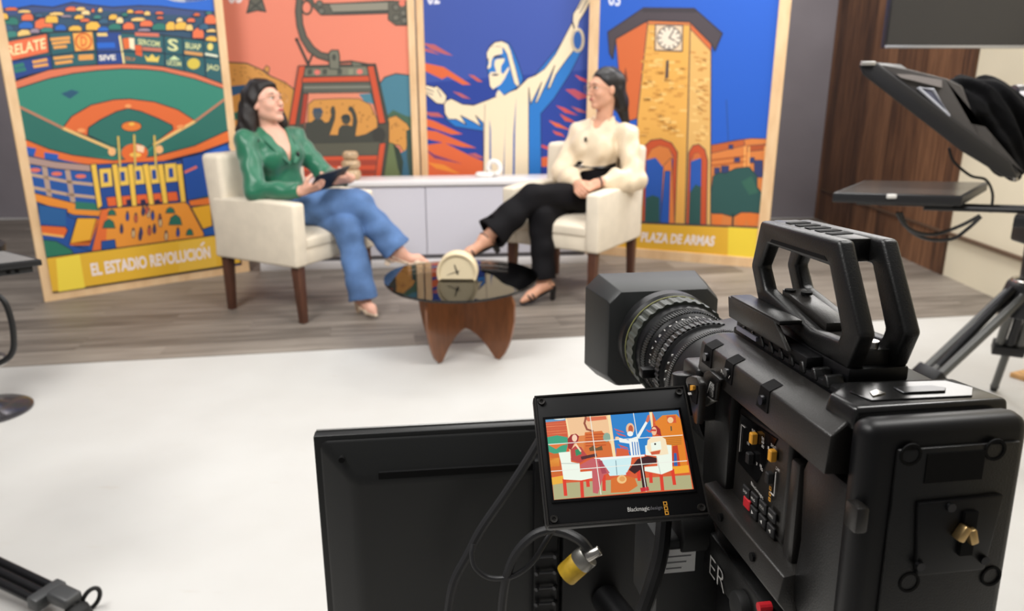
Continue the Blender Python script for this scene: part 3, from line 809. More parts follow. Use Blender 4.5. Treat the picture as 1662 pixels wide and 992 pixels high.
# arches
a.poly([(190, 830), (200, 545), (222, 525), (260, 520), (300, 535), (322, 570), (312, 838)], (196, 84, 48), DK, 0.006)
a.poly([(200, 830), (205, 600), (225, 560), (255, 545), (290, 555), (306, 585), (298, 836)], (40, 88, 176), DK, 0.004)
a.poly([(205, 600), (225, 560), (255, 545), (290, 555), (306, 590), (280, 640), (240, 590)], (216, 128, 66)); a.poly([(200, 830), (205, 740), (230, 730), (255, 740), (255, 832)], (44, 84, 82)); a.poly([(258, 832), (270, 620), (300, 590), (312, 838), (290, 836), (296, 640), (275, 640)], (222, 128, 66), DK, 0.004)
a.poly([(355, 838), (365, 570), (380, 545), (402, 540), (425, 560), (435, 600), (430, 842)], (196, 84, 48), DK, 0.006)
a.poly([(365, 838), (372, 600), (385, 575), (402, 572), (412, 600), (408, 842)], (40, 88, 176), DK, 0.004); a.poly([(365, 838), (370, 720), (390, 690), (410, 700), (408, 842)], (44, 84, 82)); a.poly([(372, 605), (385, 575), (402, 572), (412, 590)], (206, 112, 60), bump=False)
a.line([(160, 832), (640, 852)], DK, 0.01)
a.poly([(-40, 822), (210, 836), (615, 853), (690, 858), (680, 975), (590, 965), (100, 938), (-40, 925)], (226, 176, 56), DK, 0.009)
a.poly([(512, 850), (640, 856), (632, 972), (510, 958)], (240, 210, 66))
a.text('PLAZA DE ARMAS', (185, 905), (458, 922), (190, 868), (238, 228, 228), 0.035)
a.build('print', T, Mi)

# ================================================================ FURNITURE OF THE SET
CLOTH = mat('cream_upholstery', (224, 212, 192), 0.85, bump=0.25, bscale=350, vary=0.05, vscale=14, sheen=0.2)
LEGW = mat('dark_walnut_leg', (84, 52, 38), 0.4, vary=0.25, vscale=14, stretch=(6, 6, 0.8))
WHITE = mat('white_lacquer', (232, 230, 232), 0.3, spec=0.5)
DOORW = mat('white_cabinet_door', (214, 213, 224), 0.45)
GAP = mat('shadow_gap_grey', (110, 108, 112), 0.8)

def soft_box(bm, lo, hi, n=4, dome=0.0, axis=2):
    """box with a gently domed face along +axis"""
    V0 = len(bm.verts)
    box(bm, lo, hi)

def make_chair(center, rz, label):
    T = thing('armchair', label, 'armchair', center, rz, 'upholstered armchairs of the set')
    D, W2 = 0.31, 0.325
    # legs
    for sx in (1, -1):
        for sy in (1, -1):
            bm = NB()
            cx, cy = sx * (D - 0.045), sy * (W2 - 0.05)
            t, b_ = 0.027, 0.019
            rake = 0.012 * sx
            A = [bm.verts.new((cx + i * b_ + rake, cy + j * b_, 0)) for i, j in ((-1, -1), (1, -1), (1, 1), (-1, 1))]
            B = [bm.verts.new((cx + i * t, cy + j * t, 0.325)) for i, j in ((-1, -1), (1, -1), (1, 1), (-1, 1))]
            bm.faces.new(A[::-1]); bm.faces.new(B)
            for i in range(4): bm.faces.new((A[i], A[(i + 1) % 4], B[(i + 1) % 4], B[i]))
            obj('leg', bm, LEGW, T, bevel=0.004)
    bm = NB(); box(bm, (-D + 0.02, -W2 + 0.075, 0.315), (D - 0.012, W2 - 0.075, 0.415)); obj('seat_base', bm, CLOTH, T, bevel=0.016, seg=3)
    # cushion with a domed top
    bm = NB()
    nx = 10
    lo, hi = (-0.19, -W2 + 0.082, 0.405), (D - 0.004, W2 - 0.082, 0.462)
    def cs(z, f):
        pass
    G = [[bm.verts.new((lo[0] + (hi[0] - lo[0]) * i / nx, lo[1] + (hi[1] - lo[1]) * j / nx, hi[2] + 0.03 * (1 - (2 * i / nx - 1) ** 4) * (1 - (2 * j / nx - 1) ** 4))) for j in range(nx + 1)] for i in range(nx + 1)]
    for i in range(nx):
        for j in range(nx):
            bm.faces.new((G[i][j], G[i + 1][j], G[i + 1][j + 1], G[i][j + 1]))
    ring = [G[i][0] for i in range(nx + 1)] + [G[nx][j] for j in range(1, nx + 1)] + [G[i][nx] for i in range(nx - 1, -1, -1)] + [G[0][j] for j in range(nx - 1, 0, -1)]
    low = [bm.verts.new((v.co.x, v.co.y, lo[2])) for v in ring]
    m = len(ring)
    for i in range(m): bm.faces.new((ring[i], low[i], low[(i + 1) % m], ring[(i + 1) % m]))
    bm.faces.new(low)
    obj('seat_cushion', bm, CLOTH, T, bevel=0.012, seg=3, angle=50)
    # side panels with padded arm tops
    for sy in (1, -1):
        bm = NB()
        y0, y1 = sorted((sy * W2, sy * (W2 - 0.088)))
        prism(bm, [(-D, y0, 0.315), (D, y0, 0.315), (D + 0.006, y0, 0.655), (D - 0.2, y0, 0.662), (-D + 0.02, y0, 0.652)], (0, y1 - y0, 0))
        obj('arm', bm, CLOTH, T, bevel=0.018, seg=4)
    # raked back
    bm = NB()
    prism(bm, [(-D + 0.002, -W2 + 0.006, 0.318), (-0.18, -W2 + 0.006, 0.318), (-0.205, -W2 + 0.006, 0.885), (-D - 0.045, -W2 + 0.006, 0.885)], (0, 2 * W2 - 0.012, 0))
    obj('backrest', bm, CLOTH, T, bevel=0.03, seg=4)
    return T
CH_L, CH_R = Vector((-1.242, 4.303, 0)), Vector((0.382, 4.648, 0))
RZ_L, RZ_R = math.radians(-29.0), math.radians(-122.5)
FZ = 0.003
make_chair((CH_L.x, CH_L.y, FZ), RZ_L, 'cream upholstered armchair with dark wooden legs under the woman in green')
make_chair((CH_R.x, CH_R.y, FZ), RZ_R, 'cream upholstered armchair with dark wooden legs under the woman in beige blouse')

# ---------------------------------------------------------------- low white sideboard
ca = math.radians(6.0)
SB = thing('sideboard', 'long low white sideboard with plain doors behind the armchairs', 'sideboard', (-1.75, 5.10, FZ), ca)
SL, SD = 2.32, 0.30
bm = NB(); box(bm, (0.0, 0.018, 0.085), (SL, SD, 0.572)); obj('carcass', bm, WHITE, SB)
bm = NB(); box(bm, (-0.01, -0.012, 0.574), (SL + 0.01, SD + 0.01, 0.606)); obj('top', bm, WHITE, SB, bevel=0.003)
bm = NB(); box(bm, (0.01, -0.002, 0.0), (SL - 0.01, SD - 0.02, 0.055)); obj('plinth', bm, WHITE, SB, bevel=0.002)
bm = NB(); box(bm, (0.03, 0.03, 0.05), (SL - 0.03, SD - 0.03, 0.09)); obj('recess', bm, GAP, SB)
nd = 4
for i in range(nd):
    bm = NB(); box(bm, (SL * i / nd + 0.003, 0.0, 0.09), (SL * (i + 1) / nd - 0.003, 0.0175, 0.560)); obj('door', bm, DOORW, SB, bevel=0.0015, seg=1)
def sb_pt(px, py, z=0.609):
    return ground(px, py, z)

# vase of three stacked bulbs
VASE = mat('speckled_stoneware', (186, 158, 124), 0.45, vary=0.3, vscale=55, coat=0.3)
p = sb_pt(571, 292); p.z = 0.609
T = thing('vase', 'tan ceramic vase of three stacked bulbs on the sideboard', 'vase', p)
for (z0, R, h) in ((0.0, 0.066, 0.076), (0.076, 0.066, 0.062), (0.138, 0.055, 0.058)):
    bm = NB()
    prof = []
    for i in range(13):
        t = -math.pi / 2 + math.pi * i / 12
        prof.append((max(R * 0.60, 0.0) + R * 0.40 * math.cos(t), z0 + h / 2 + h / 2 * math.sin(t)))
    if z0 > 0.13:
        prof += [(R * 0.45, z0 + h - 0.004), (R * 0.42, z0 + h - 0.03), (0.0, z0 + h - 0.03)]
    if z0 == 0: prof = [(0, 0)] + prof
    lathe(bm, prof, n=28)
    obj('bulb', bm, VASE, T, smooth=True)

# white coiled ornament
p = sb_pt(799, 287); p.z = 0.609
T = thing('ornament', 'white coiled knot ornament on the sideboard', 'ornament', p)
ORN = mat('white_plaster', (234, 230, 224), 0.6)
bm = NB()
pts = [(0.01 + 0.047 * math.cos(t) * (1 - 0.05 * t), -0.012 + 0.012 * t / 3, 0.064 + 0.047 * math.sin(t)) for t in [i * 2 * math.pi / 26 - 1.2 for i in range(27)]]
tube(bm, pts, 0.0175, 14, closed=False); obj('ring', bm, ORN, T, smooth=True)
bm = NB(); tube(bm, catmull([(0.03, 0.03, 0.018), (-0.01, 0.035, 0.018), (-0.06, 0.02, 0.018), (-0.102, -0.01, 0.018), (-0.085, -0.035, 0.018), (-0.04, -0.04, 0.0175), (0.0, -0.035, 0.018)], 6), 0.0175, 14); obj('coil', bm, ORN, T, smooth=True)

# ---------------------------------------------------------------- glass coffee table
TW = mat('bent_plywood', (122, 74, 42), 0.35, vary=0.22, vscale=9, stretch=(5, 5, 1.2), coat=0.3)
tc = Vector((-0.225, 3.475, 0.0))
CT = thing('coffee_table', 'low table with tinted glass top on curved plywood base', 'coffee table', tc, math.radians(11))
prof = [(0.0, 0.335), (0.10, 0.338), (0.27, 0.338), (0.305, 0.30), (0.322, 0.24), (0.315, 0.17), (0.285, 0.09), (0.245, 0.035), (0.208, 0.0), (0.186, 0.0), (0.16, 0.03), (0.11, 0.078), (0.06, 0.112), (0.0, 0.125)]
for a0 in (-140, -40, 40, 140):
    bm = NB()
    aa = math.radians(a0)
    sg = -1 if a0 in (-140, 40) else 1
    e = Vector((math.cos(aa), math.sin(aa), 0)); nrm = Vector((-math.sin(aa), math.cos(aa), 0)) * sg
    S = [0.002, 0.03, 0.06, 0.09, 0.12, 0.145, 0.17, 0.19, 0.205, 0.225, 0.245, 0.262, 0.277, 0.288]
    def zlo(s):
        P = [(0.0, 0.128), (0.04, 0.118), (0.08, 0.092), (0.12, 0.056), (0.16, 0.012), (0.172, 0.0), (0.195, 0.0), (0.225, 0.035), (0.25, 0.08), (0.27, 0.13), (0.288, 0.21)]
        return float(np.interp(s, [q[0] for q in P], [q[1] for q in P]))
    def zhi(s):
        return float(np.interp(s, [0, 0.25, 0.27, 0.288], [0.338, 0.338, 0.325, 0.29]))
    rows = []
    for s in S:
        bow = -0.075 * (s / 0.288) ** 2 + 0.045 * (s / 0.288)
        for_s = []
        for k_ in range(9):
            z = zlo(s) + (zhi(s) - zlo(s)) * k_ / 8
            for_s.append(e * s + nrm * bow + Vector((0, 0, z)))
        rows.append(for_s)
    F = [[bm.verts.new(q - nrm * 0.008) for q in r] for r in rows]; G = [[bm.verts.new(q + nrm * 0.008) for q in r] for r in rows]
    n1, n2 = len(S), 9
    for i in range(n1 - 1):
        for j in range(n2 - 1):
            bm.faces.new((F[i][j], F[i + 1][j], F[i + 1][j + 1], F[i][j + 1])); bm.faces.new((G[i][j], G[i][j + 1], G[i + 1][j + 1], G[i + 1][j]))
    per = [(i, 0) for i in range(n1)] + [(n1 - 1, j) for j in range(1, n2)] + [(i, n2 - 1) for i in range(n1 - 2, -1, -1)] + [(0, j) for j in range(n2 - 2, 0, -1)]
    for (i, j), (k_, l_) in zip(per, per[1:] + per[:1]):
        bm.faces.new((F[i][j], G[i][j], G[k_][l_], F[k_][l_]))
    obj('base_wing', bm, TW, CT, smooth=True)
def glass_mat(name, tint, ior, rough=0.0):
    m = bpy.data.materials.new(name); m.use_nodes = True
    nt = m.node_tree; nt.nodes.clear()
    out = nt.nodes.new('ShaderNodeOutputMaterial'); mx = nt.nodes.new('ShaderNodeMixShader'); fr = nt.nodes.new('ShaderNodeFresnel')
    tr = nt.nodes.new('ShaderNodeBsdfTransparent'); gl = nt.nodes.new('ShaderNodeBsdfGlossy')
    fr.inputs['IOR'].default_value = ior
    tr.inputs[0].default_value = (*tint, 1); gl.inputs['Roughness'].default_value = rough
    nt.links.new(fr.outputs[0], mx.inputs[0]); nt.links.new(tr.outputs[0], mx.inputs[1]); nt.links.new(gl.outputs[0], mx.inputs[2]); nt.links.new(mx.outputs[0], out.inputs[0])
    MATS[name] = m
    return m
GLASS = glass_mat('smoked_glass', (0.74, 0.72, 0.70), 1.65)
gp = [ground(x, y, 0.352) for x, y in ((623, 453), (634, 440), (662, 430), (710, 424), (770, 421), (825, 425), (862, 436), (873, 450), (852, 468), (810, 481), (760, 488), (700, 487), (655, 479), (632, 467))]
gp = catmull(gp, 5, True)
Mi = (Matrix.Translation(tc) @ Matrix.Rotation(math.radians(11), 4, 'Z')).inverted()
bm = NB(); prism(bm, [Mi @ Vector((q.x, q.y, 0.340)) for q in gp], (0, 0, 0.012)); obj('glass_top', bm, GLASS, CT)

# mantel clock on the glass
p = ground(743, 452.5, 0.3535); p.z = 0.3535
CK = thing('clock', 'round cream table clock with dark hands on the glass table', 'clock', p, math.radians(-2))
CKM = mat('cream_clock_case', (226, 208, 172), 0.4); CKF = mat('cream_clock_face', (222, 206, 172), 0.6); INK = mat('black_ink', (32, 28, 26), 0.5)
R, zc = 0.097, 0.037
t0 = math.asin(zc / R)
angs = [-t0 + (math.pi + 2 * t0) * i / 40 for i in range(41)]
bm = NB()
prism(bm, [(R * math.cos(t), -0.03, zc + R * math.sin(t)) for t in angs], (0, 0.075, 0)); obj('case', bm, CKM, CK, bevel=0.012, seg=4)
r2 = 0.083; t2 = math.asin((zc - 0.008) / r2); an2 = [-t2 + (math.pi + 2 * t2) * i / 40 for i in range(41)]
bm = NB(); prism(bm, [(r2 * math.cos(t), -0.0325, zc + r2 * math.sin(t)) for t in an2], (0, 0.004, 0)); obj('face', bm, CKF, CK)
bm = NB()
pr = [(R * 0.995, -0.034), (R * 0.97, -0.042), (r2 + 0.004, -0.042), (r2, -0.033)]
rings = [[bm.verts.new((rr * math.cos(t), yy, max(0.0, zc + rr * math.sin(t)))) for t in angs] for rr, yy in pr]
for A_, B_ in zip(rings, rings[1:]):
    for i in range(40): bm.faces.new((A_[i], A_[i + 1], B_[i + 1], B_[i]))
obj('rim', bm, CKM, CK, smooth=True)
def hand(ang, L, w):
    bm = NB()
    d = Vector((math.cos(ang), 0, math.sin(ang))); q = Vector((-d.z, 0, d.x)) * w
    c_ = Vector((0, -0.0345, zc + 0.006))
    prism(bm, [c_ - d * 0.014 - q, c_ - d * 0.014 + q, c_ + d * L + q * 0.5, c_ + d * L - q * 0.5], (0, 0.0012, 0)); obj('clock_hand', bm, INK, CK)
hand(math.radians(108), 0.036, 0.0045); hand(math.radians(200), 0.05, 0.0016)

# ================================================================ PEOPLE (implicit surfaces meshed with surface nets)
def npv(p): return np.array([p[0], p[1], p[2]], dtype=np.float64)
def unit(v):
    v = npv(v); return v / np.linalg.norm(v)
def smin(a, b, k):
    if k <= 1e-6: return np.minimum(a, b)
    h = np.maximum(k - np.abs(a - b), 0) / k
    return np.minimum(a, b) - h * h * k * 0.25
def smax(a, b, k): return -smin(-a, -b, k)
class Vol:
    def __init__(s, lo, hi, h):
        s.lo, s.h = npv(lo), h
        s.n = np.ceil((npv(hi) - s.lo) / h).astype(int) + 1
        s.d = np.full(s.n, 1.0, dtype=np.float32)
    def sub(s, lo, hi):
        a = np.clip(np.floor((npv(lo) - s.lo) / s.h).astype(int), 0, s.n)
        b = np.clip(np.ceil((npv(hi) - s.lo) / s.h).astype(int) + 1, 0, s.n)
        sl = tuple(slice(int(a[i]), int(b[i])) for i in range(3))
        ax = [(s.lo[i] + s.h * np.arange(a[i], b[i])).astype(np.float32) for i in range(3)]
        return sl, np.meshgrid(*ax, indexing='ij', sparse=True)
    def put(s, lo, hi, fn, k, mode):
        sl, (X, Y, Z) = s.sub(lo, hi)
        if 0 in s.d[sl].shape: return
        v = fn(X, Y, Z)
        if mode == 'add': s.d[sl] = smin(s.d[sl], v, k)
        else: s.d[sl] = smax(s.d[sl], -v, k)
    def rc(s, a, b, ra, rb, k=0.02, mode='add', w=None, sc=1.0):
        """round cone a->b; optionally squashed by factor sc along unit vector w"""
        a, b = npv(a), npv(b)
        m = max(ra, rb) + k + 4 * s.h
        ab = b - a
        L2 = float(ab @ ab) + 1e-12
        def fn(X, Y, Z):
            px, py, pz = X - a[0], Y - a[1], Z - a[2]
            t = np.clip((px * ab[0] + py * ab[1] + pz * ab[2]) / L2, 0, 1)
            qx, qy, qz = px - t * ab[0], py - t * ab[1], pz - t * ab[2]
            if w is not None:
                e = (qx * w[0] + qy * w[1] + qz * w[2]) * (sc - 1)
                qx, qy, qz = qx + e * w[0], qy + e * w[1], qz + e * w[2]
            return np.sqrt(qx * qx + qy * qy + qz * qz) - (ra + (rb - ra) * t)
        s.put(np.minimum(a, b) - m, np.maximum(a, b) + m, fn, k, mode)
    def el(s, c, r, R=np.eye(3), k=0.02, mode='add'):
        """ellipsoid, R rows are its axes"""
        c = npv(c)
        m = max(r) + k + 4 * s.h
        def fn(X, Y, Z):
            px, py, pz = X - c[0], Y - c[1], Z - c[2]
            u = [(px * R[i][0] + py * R[i][1] + pz * R[i][2]) for i in range(3)]
            k0 = np.sqrt(sum((u[i] / r[i]) ** 2 for i in range(3)))
            k1 = np.sqrt(sum((u[i] / (r[i] * r[i])) ** 2 for i in range(3))) + 1e-9
            return k0 * (k0 - 1.0) / k1
        s.put(c - m, c + m, fn, k, mode)
    def cut(s, p, n, k=0.004, lo=None, hi=None):
        """remove the side the normal points to (inside an optional box)"""
        p, n = npv(p), unit(n)
        lo = s.lo if lo is None else lo
        hi = s.lo + s.h * s.n if hi is None else hi
        sl, (X, Y, Z) = s.sub(lo, hi)
        v = (X - p[0]) * n[0] + (Y - p[1]) * n[1] + (Z - p[2]) * n[2]
        s.d[sl] = smax(s.d[sl], v, k)
    def folds(s, amp, waves, seed=0):
        rs = np.random.RandomState(seed)
        sl, (X, Y, Z) = s.sub(s.lo, s.lo + s.h * s.n)
        acc = 0
        for (dx, dy, dz, f) in waves:
            ph = rs.rand() * 6.28
            wx = 0.35 * np.sin(9 * Z + 7 * X + ph) + 0.3 * np.sin(13 * Y - 8 * X + 2 * ph)
            acc = acc + np.sin(f * (X * dx + Y * dy + Z * dz) + 3.0 * wx + ph)
        s.d[sl] += (amp / len(waves)) * acc.astype(np.float32)
    def mesh(s, name, m, parent=None, origin=None):
        d = s.d
        S = d < 0
        cnt = np.zeros(np.array(S.shape) - 1, dtype=np.int8)
        for i in (0, 1):
            for j in (0, 1):
                for k in (0, 1):
                    cnt += S[i:S.shape[0] - 1 + i, j:S.shape[1] - 1 + j, k:S.shape[2] - 1 + k]
        act = (cnt > 0) & (cnt < 8)
        idx = np.argwhere(act)
        vid = -np.ones(act.shape, dtype=np.int64)
        vid[act] = np.arange(len(idx))
        acc = np.zeros((len(idx), 3)); num = np.zeros(len(idx))
        cor = [(i, j, k) for i in (0, 1) for j in (0, 1) for k in (0, 1)]
        for a in cor:
            for ax in range(3):
                if a[ax]: continue
                b = list(a); b[ax] = 1
                da = d[idx[:, 0] + a[0], idx[:, 1] + a[1], idx[:, 2] + a[2]].astype(np.float64)
                db = d[idx[:, 0] + b[0], idx[:, 1] + b[1], idx[:, 2] + b[2]].astype(np.float64)
                mk = (da < 0) != (db < 0)
                t = np.where(mk, da / np.where(mk, da - db, 1), 0)
                p = np.array(a, float)[None, :] + np.zeros((len(idx), 3))
                p[:, ax] += t
                acc += p * mk[:, None]; num += mk
        V = s.lo + s.h * (idx + acc / num[:, None])
        Q = []
        for ax in range(3):
            o1, o2 = [(1, 2), (2, 0), (0, 1)][ax]
            sa = [slice(None)] * 3; sb = [slice(None)] * 3
            sa[ax] = slice(0, -1); sb[ax] = slice(1, None)
            A, B = S[tuple(sa)], S[tuple(sb)]
            e = np.argwhere(A != B)
            ok = (e[:, o1] > 0) & (e[:, o2] > 0) & (e[:, o1] < S.shape[o1] - 1) & (e[:, o2] < S.shape[o2] - 1)
            e = e[ok]
            inside = A[e[:, 0], e[:, 1], e[:, 2]]
            def cell(d1, d2):
                c = e.copy(); c[:, o1] -= d1; c[:, o2] -= d2
                return vid[c[:, 0], c[:, 1], c[:, 2]]
            q = np.stack([cell(1, 1), cell(0, 1), cell(0, 0), cell(1, 0)], 1)
            q[~inside] = q[~inside][:, ::-1]
            Q.append(q)
        Q = np.concatenate(Q)
        Q = Q[(Q >= 0).all(1)]
        if origin is not None: V = V - npv(origin)
        me = bpy.data.meshes.new(name)
        me.vertices.add(len(V)); me.vertices.foreach_set('co', V.astype(np.float32).ravel())
        me.loops.add(len(Q) * 4); me.loops.foreach_set('vertex_index', Q.astype(np.int32).ravel())
        me.polygons.add(len(Q)); me.polygons.foreach_set('loop_start', np.arange(0, len(Q) * 4, 4, dtype=np.int32))
        try: me.polygons.foreach_set('loop_total', np.full(len(Q), 4, dtype=np.int32))
        except Exception: pass
        me.polygons.foreach_set('use_smooth', np.ones(len(Q), dtype=bool))
        me.update(calc_edges=True)
        me.validate()
        me.materials.append(m)
        return mesh_obj(name, me, parent)

SKIN_L = mat('skin_fair', (222, 170, 148), 0.5, sss=0.15, vary=0.04, vscale=30)
SKIN_R = mat('skin_warm', (216, 162, 134), 0.5, sss=0.15, vary=0.04, vscale=30)
LIPS = mat('lip_tint', (176, 84, 80), 0.45); EYEW = mat('eye_white', (226, 218, 212), 0.3); IRIS = mat('dark_iris', (40, 26, 20), 0.25)
HAIR = mat('black_brown_hair', (26, 20, 19), 0.52, bump=0.8, bscale=90, stretch=(1, 1, 0.12), spec=0.4)
HAIR_S = mat('sleek_black_hair', (24, 20, 21), 0.42, bump=0.3, bscale=140, stretch=(1, 1, 0.08), spec=0.45)
SATIN_G = mat('emerald_satin', (22, 104, 74), 0.38, sheen=0.4, spec=0.5)
SATIN_C = mat('champagne_satin', (226, 206, 176), 0.40, sheen=0.3, spec=0.5)
DENIM = mat('blue_denim', (84, 116, 164), 0.85, bump=0.3, bscale=400, vary=0.26, vscale=9)
BLACKT = mat('black_trouser_cloth', (17, 16, 19), 0.8, vary=0.1, vscale=8, spec=0.15)
SHOE_C = mat('cream_leather', (230, 208, 184), 0.4); SHOE_B = mat('black_leather', (26, 23, 24), 0.35)
WIRE = mat('gold_wire', (176, 140, 110), 0.3, metal=0.8); BLKP = mat('black_plastic', (20, 20, 22), 0.4)

def hand_prims(v, wrist, d, pn, side, curl=(0.5, 0.6, 0.5), spread=0.05, k=0.008, thumb=0.6):
    """wrist->d direction of the hand, pn palm normal, side +1/-1 puts the thumb on lateral*side"""
    d, pn = unit(d), npv(pn)
    pn = unit(pn - d * (pn @ d))
    lat = np.cross(pn, d) * side
    w = npv(wrist)
    c = w + d * 0.048
    v.rc(w - d * 0.02, w + d * 0.02, 0.025, 0.026, 0.015, w=pn, sc=1.25)
    for o in (-0.026, -0.009, 0.009, 0.026):
        v.rc(w + d * 0.012 + lat * o * 0.7, w + d * 0.082 + lat * o, 0.014, 0.0125, 0.012)
    L = [0.072, 0.080, 0.074, 0.058]
    for i, o in enumerate((0.029, 0.0105, -0.0085, -0.027)):
        p = w + d * 0.082 + lat * o
        dd = unit(d + lat * o * spread * 8)
        seg = [0.45, 0.31, 0.24]
        r = [0.0098, 0.0088, 0.0078, 0.0066]
        for j in range(3):
            ca_, sa_ = math.cos(curl[j]), math.sin(curl[j])
            q = unit(dd * ca_ + pn * sa_); pn2 = unit(pn * ca_ - dd * sa_)
            e = p + q * L[i] * seg[j]
            v.rc(p, e, r[j], r[j + 1], 0.004)
            p, dd = e, q
            pn_i = pn2
            pn = pn_i
        pn = unit(np.cross(d, lat * side) * 1.0)
        pn = unit(np.cross(lat * side, d)) * -1 if False else unit(np.cross(d, np.cross(pn, d)))
        pn = unit(np.cross(d, lat) * side)
    b = w + d * 0.022 + lat * 0.026
    e1 = b + unit(d * 0.75 + lat * 0.6 + pn * thumb) * 0.045
    e2 = e1 + unit(d * 1.0 + lat * 0.1 + pn * thumb) * 0.032
    v.rc(b, e1, 0.014, 0.0105, 0.010); v.rc(e1, e2, 0.0105, 0.008, 0.004)

def head_frame(yaw, pitch, roll=0.0):
    cy, sy, cp, sp = math.cos(yaw), math.sin(yaw), math.cos(pitch), math.sin(pitch)
    f = np.array([cy * cp, sy * cp, sp]); l = np.array([-sy, cy, 0.0]); u = np.cross(f, l)
    if roll:
        l, u = l * math.cos(roll) + u * math.sin(roll), u * math.cos(roll) - l * math.sin(roll)
    return np.array([f, l, u])
def head_prims(v, C, R, k=0.02):
    P = lambda x, y, z: npv(C) + R.T @ np.array([x, y, z])
    v.el(P(-0.014, 0, 0.030), (0.094, 0.074, 0.084), R, k)
    v.el(P(0.030, 0, -0.022), (0.060, 0.059, 0.082), R, 0.03)
    v.rc(P(0.010, 0.032, -0.052), P(0.066, 0.008, -0.094), 0.030, 0.017, 0.02); v.rc(P(0.010, -0.032, -0.052), P(0.066, -0.008, -0.094), 0.030, 0.017, 0.02)
    v.el(P(0.074, 0, -0.095), (0.014, 0.017, 0.013), R, 0.015)
    for s_ in (1, -1):
        v.el(P(0.058, s_ * 0.036, -0.024), (0.024, 0.022, 0.022), R, 0.02)
        v.el(P(0.097, s_ * 0.031, 0.009), (0.014, 0.016, 0.010), R, 0.014, 'cut')
        v.el(P(-0.006, s_ * 0.073, -0.006), (0.018, 0.010, 0.030), R, 0.008)
        v.el(P(0.100, s_ * 0.010, -0.030), (0.009, 0.008, 0.007), R, 0.006)
    v.el(P(0.076, 0, 0.030), (0.018, 0.046, 0.014), R, 0.02)
    v.rc(P(0.088, 0, 0.016), P(0.109, 0, -0.026), 0.0065, 0.0100, 0.010)
    v.el(P(0.084, 0, -0.058), (0.016, 0.024, 0.018), R, 0.014)
def face_parts(T, C, R, origin, brow=HAIR):
    P = lambda x, y, z: Vector(npv(C) + R.T @ np.array([x, y, z]) - npv(origin))
    M4 = Matrix([[R[0][i], R[1][i], R[2][i]] for i in range(3)])
    for s_ in (1, -1):
        bm = NB(); bmesh.ops.create_uvsphere(bm, u_segments=12, v_segments=8, radius=0.0115)
        for vv in bm.verts: vv.co = P(0.0775, s_ * 0.031, 0.009) + M4 @ Vector((vv.co.x, vv.co.y * 1.15, vv.co.z * 0.62))
        e = obj('eye', bm, EYEW, T, smooth=True)
        bm = NB(); bmesh.ops.create_uvsphere(bm, u_segments=10, v_segments=8, radius=0.0062)
        for vv in bm.verts: vv.co = P(0.0855, s_ * 0.031 , 0.009) + M4 @ Vector((vv.co.x * 0.75, vv.co.y, vv.co.z))
        obj('iris', bm, IRIS, e, smooth=True)
        bm = NB(); tube(bm, [P(0.090, s_ * 0.014, 0.030), P(0.092, s_ * 0.030, 0.035), P(0.080, s_ * 0.048, 0.031)], [0.003, 0.0034, 0.0018], 8); obj('eyebrow', bm, brow, T, smooth=True)
        bm = NB(); tube(bm, [P(0.0895, s_ * 0.018, 0.013), P(0.0915, s_ * 0.031, 0.0175), P(0.084, s_ * 0.045, 0.013)], 0.0016, 6); obj('eyelash', bm, brow, T, smooth=True)
    bm = NB()
    bmesh.ops.create_uvsphere(bm, u_segments=16, v_segments=10, radius=1.0)
    for vv in bm.verts:
        co = vv.co
        vv.co = P(0.0945, 0, -0.057) + M4 @ Vector((co.x * 0.0085, co.y * 0.0225, co.z * (0.0090 - 0.0018 * abs(co.y)) - (0.0015 if abs(co.z) < 0.2 else 0) * 0))
    obj('lips', bm, LIPS, T, smooth=True)
def glasses(T, C, R, origin, m):
    P = lambda x, y, z: Vector(npv(C) + R.T @ np.array([x, y, z]) - npv(origin))
    bm = NB()
    for s_ in (1, -1):
        tube(bm, [P(0.110, s_ * 0.034 + 0.025 * math.cos(t), 0.004 + 0.022 * math.sin(t)) for t in [2 * math.pi * i / 24 for i in range(24)]], 0.0012, 6, closed=True)
        tube(bm, [P(0.110, s_ * 0.059, 0.010), P(0.10, s_ * 0.070, 0.011), P(0.0, s_ * 0.0795, 0.008), P(-0.015, s_ * 0.0795, -0.002)], 0.0012, 6)
    tube(bm, catmull([P(0.110, 0.010, 0.008), P(0.114, 0, 0.012), P(0.110, -0.010, 0.008)], 4), 0.0012, 6)
    obj('glasses', bm, m, T, smooth=True)
def torso_prims(v, pel, wai, che, nek, f, l, g, hips=True):
    """g inflates"""
    u = np.array([0, 0, 1.0])
    def fr(a, b):
        up_ = unit(npv(b) - npv(a)); ll = unit(l - up_ * (l @ up_)); ff = np.cross(ll, up_)
        return np.array([ff, ll, up_])
    R1, R2 = fr(pel, wai), fr(wai, che)
    if hips: v.el(pel, (0.105 + g, 0.165 + g, 0.105 + g), R1, 0.05)
    v.el(wai, (0.088 + g, 0.122 + g, 0.115 + g), R1, 0.08)
    v.el(che, (0.098 + g, 0.140 + g, 0.150 + g), R2, 0.07)
    for s_ in (1, -1):
        v.el(npv(che) + R2[0] * 0.072 + R2[1] * s_ * 0.066 - R2[2] * 0.02, (0.056 + g, 0.06 + g, 0.06 + g), R2, 0.05)
def limb(v, pts, rad, g=0.0, k=0.03):
    for i in range(len(pts) - 1):
        v.rc(pts[i], pts[i + 1], rad[i] + g, rad[i + 1] + g, k)
def foot_prims(v, ank, toe, r=0.0, heelz=None):
    """ankle joint to toe tip"""
    ank, toe = npv(ank), npv(toe)
    d = unit(toe - ank)
    lat = unit(np.cross(d, [0, 0, 1])); nn = np.cross(lat, d)
    return d, lat, nn

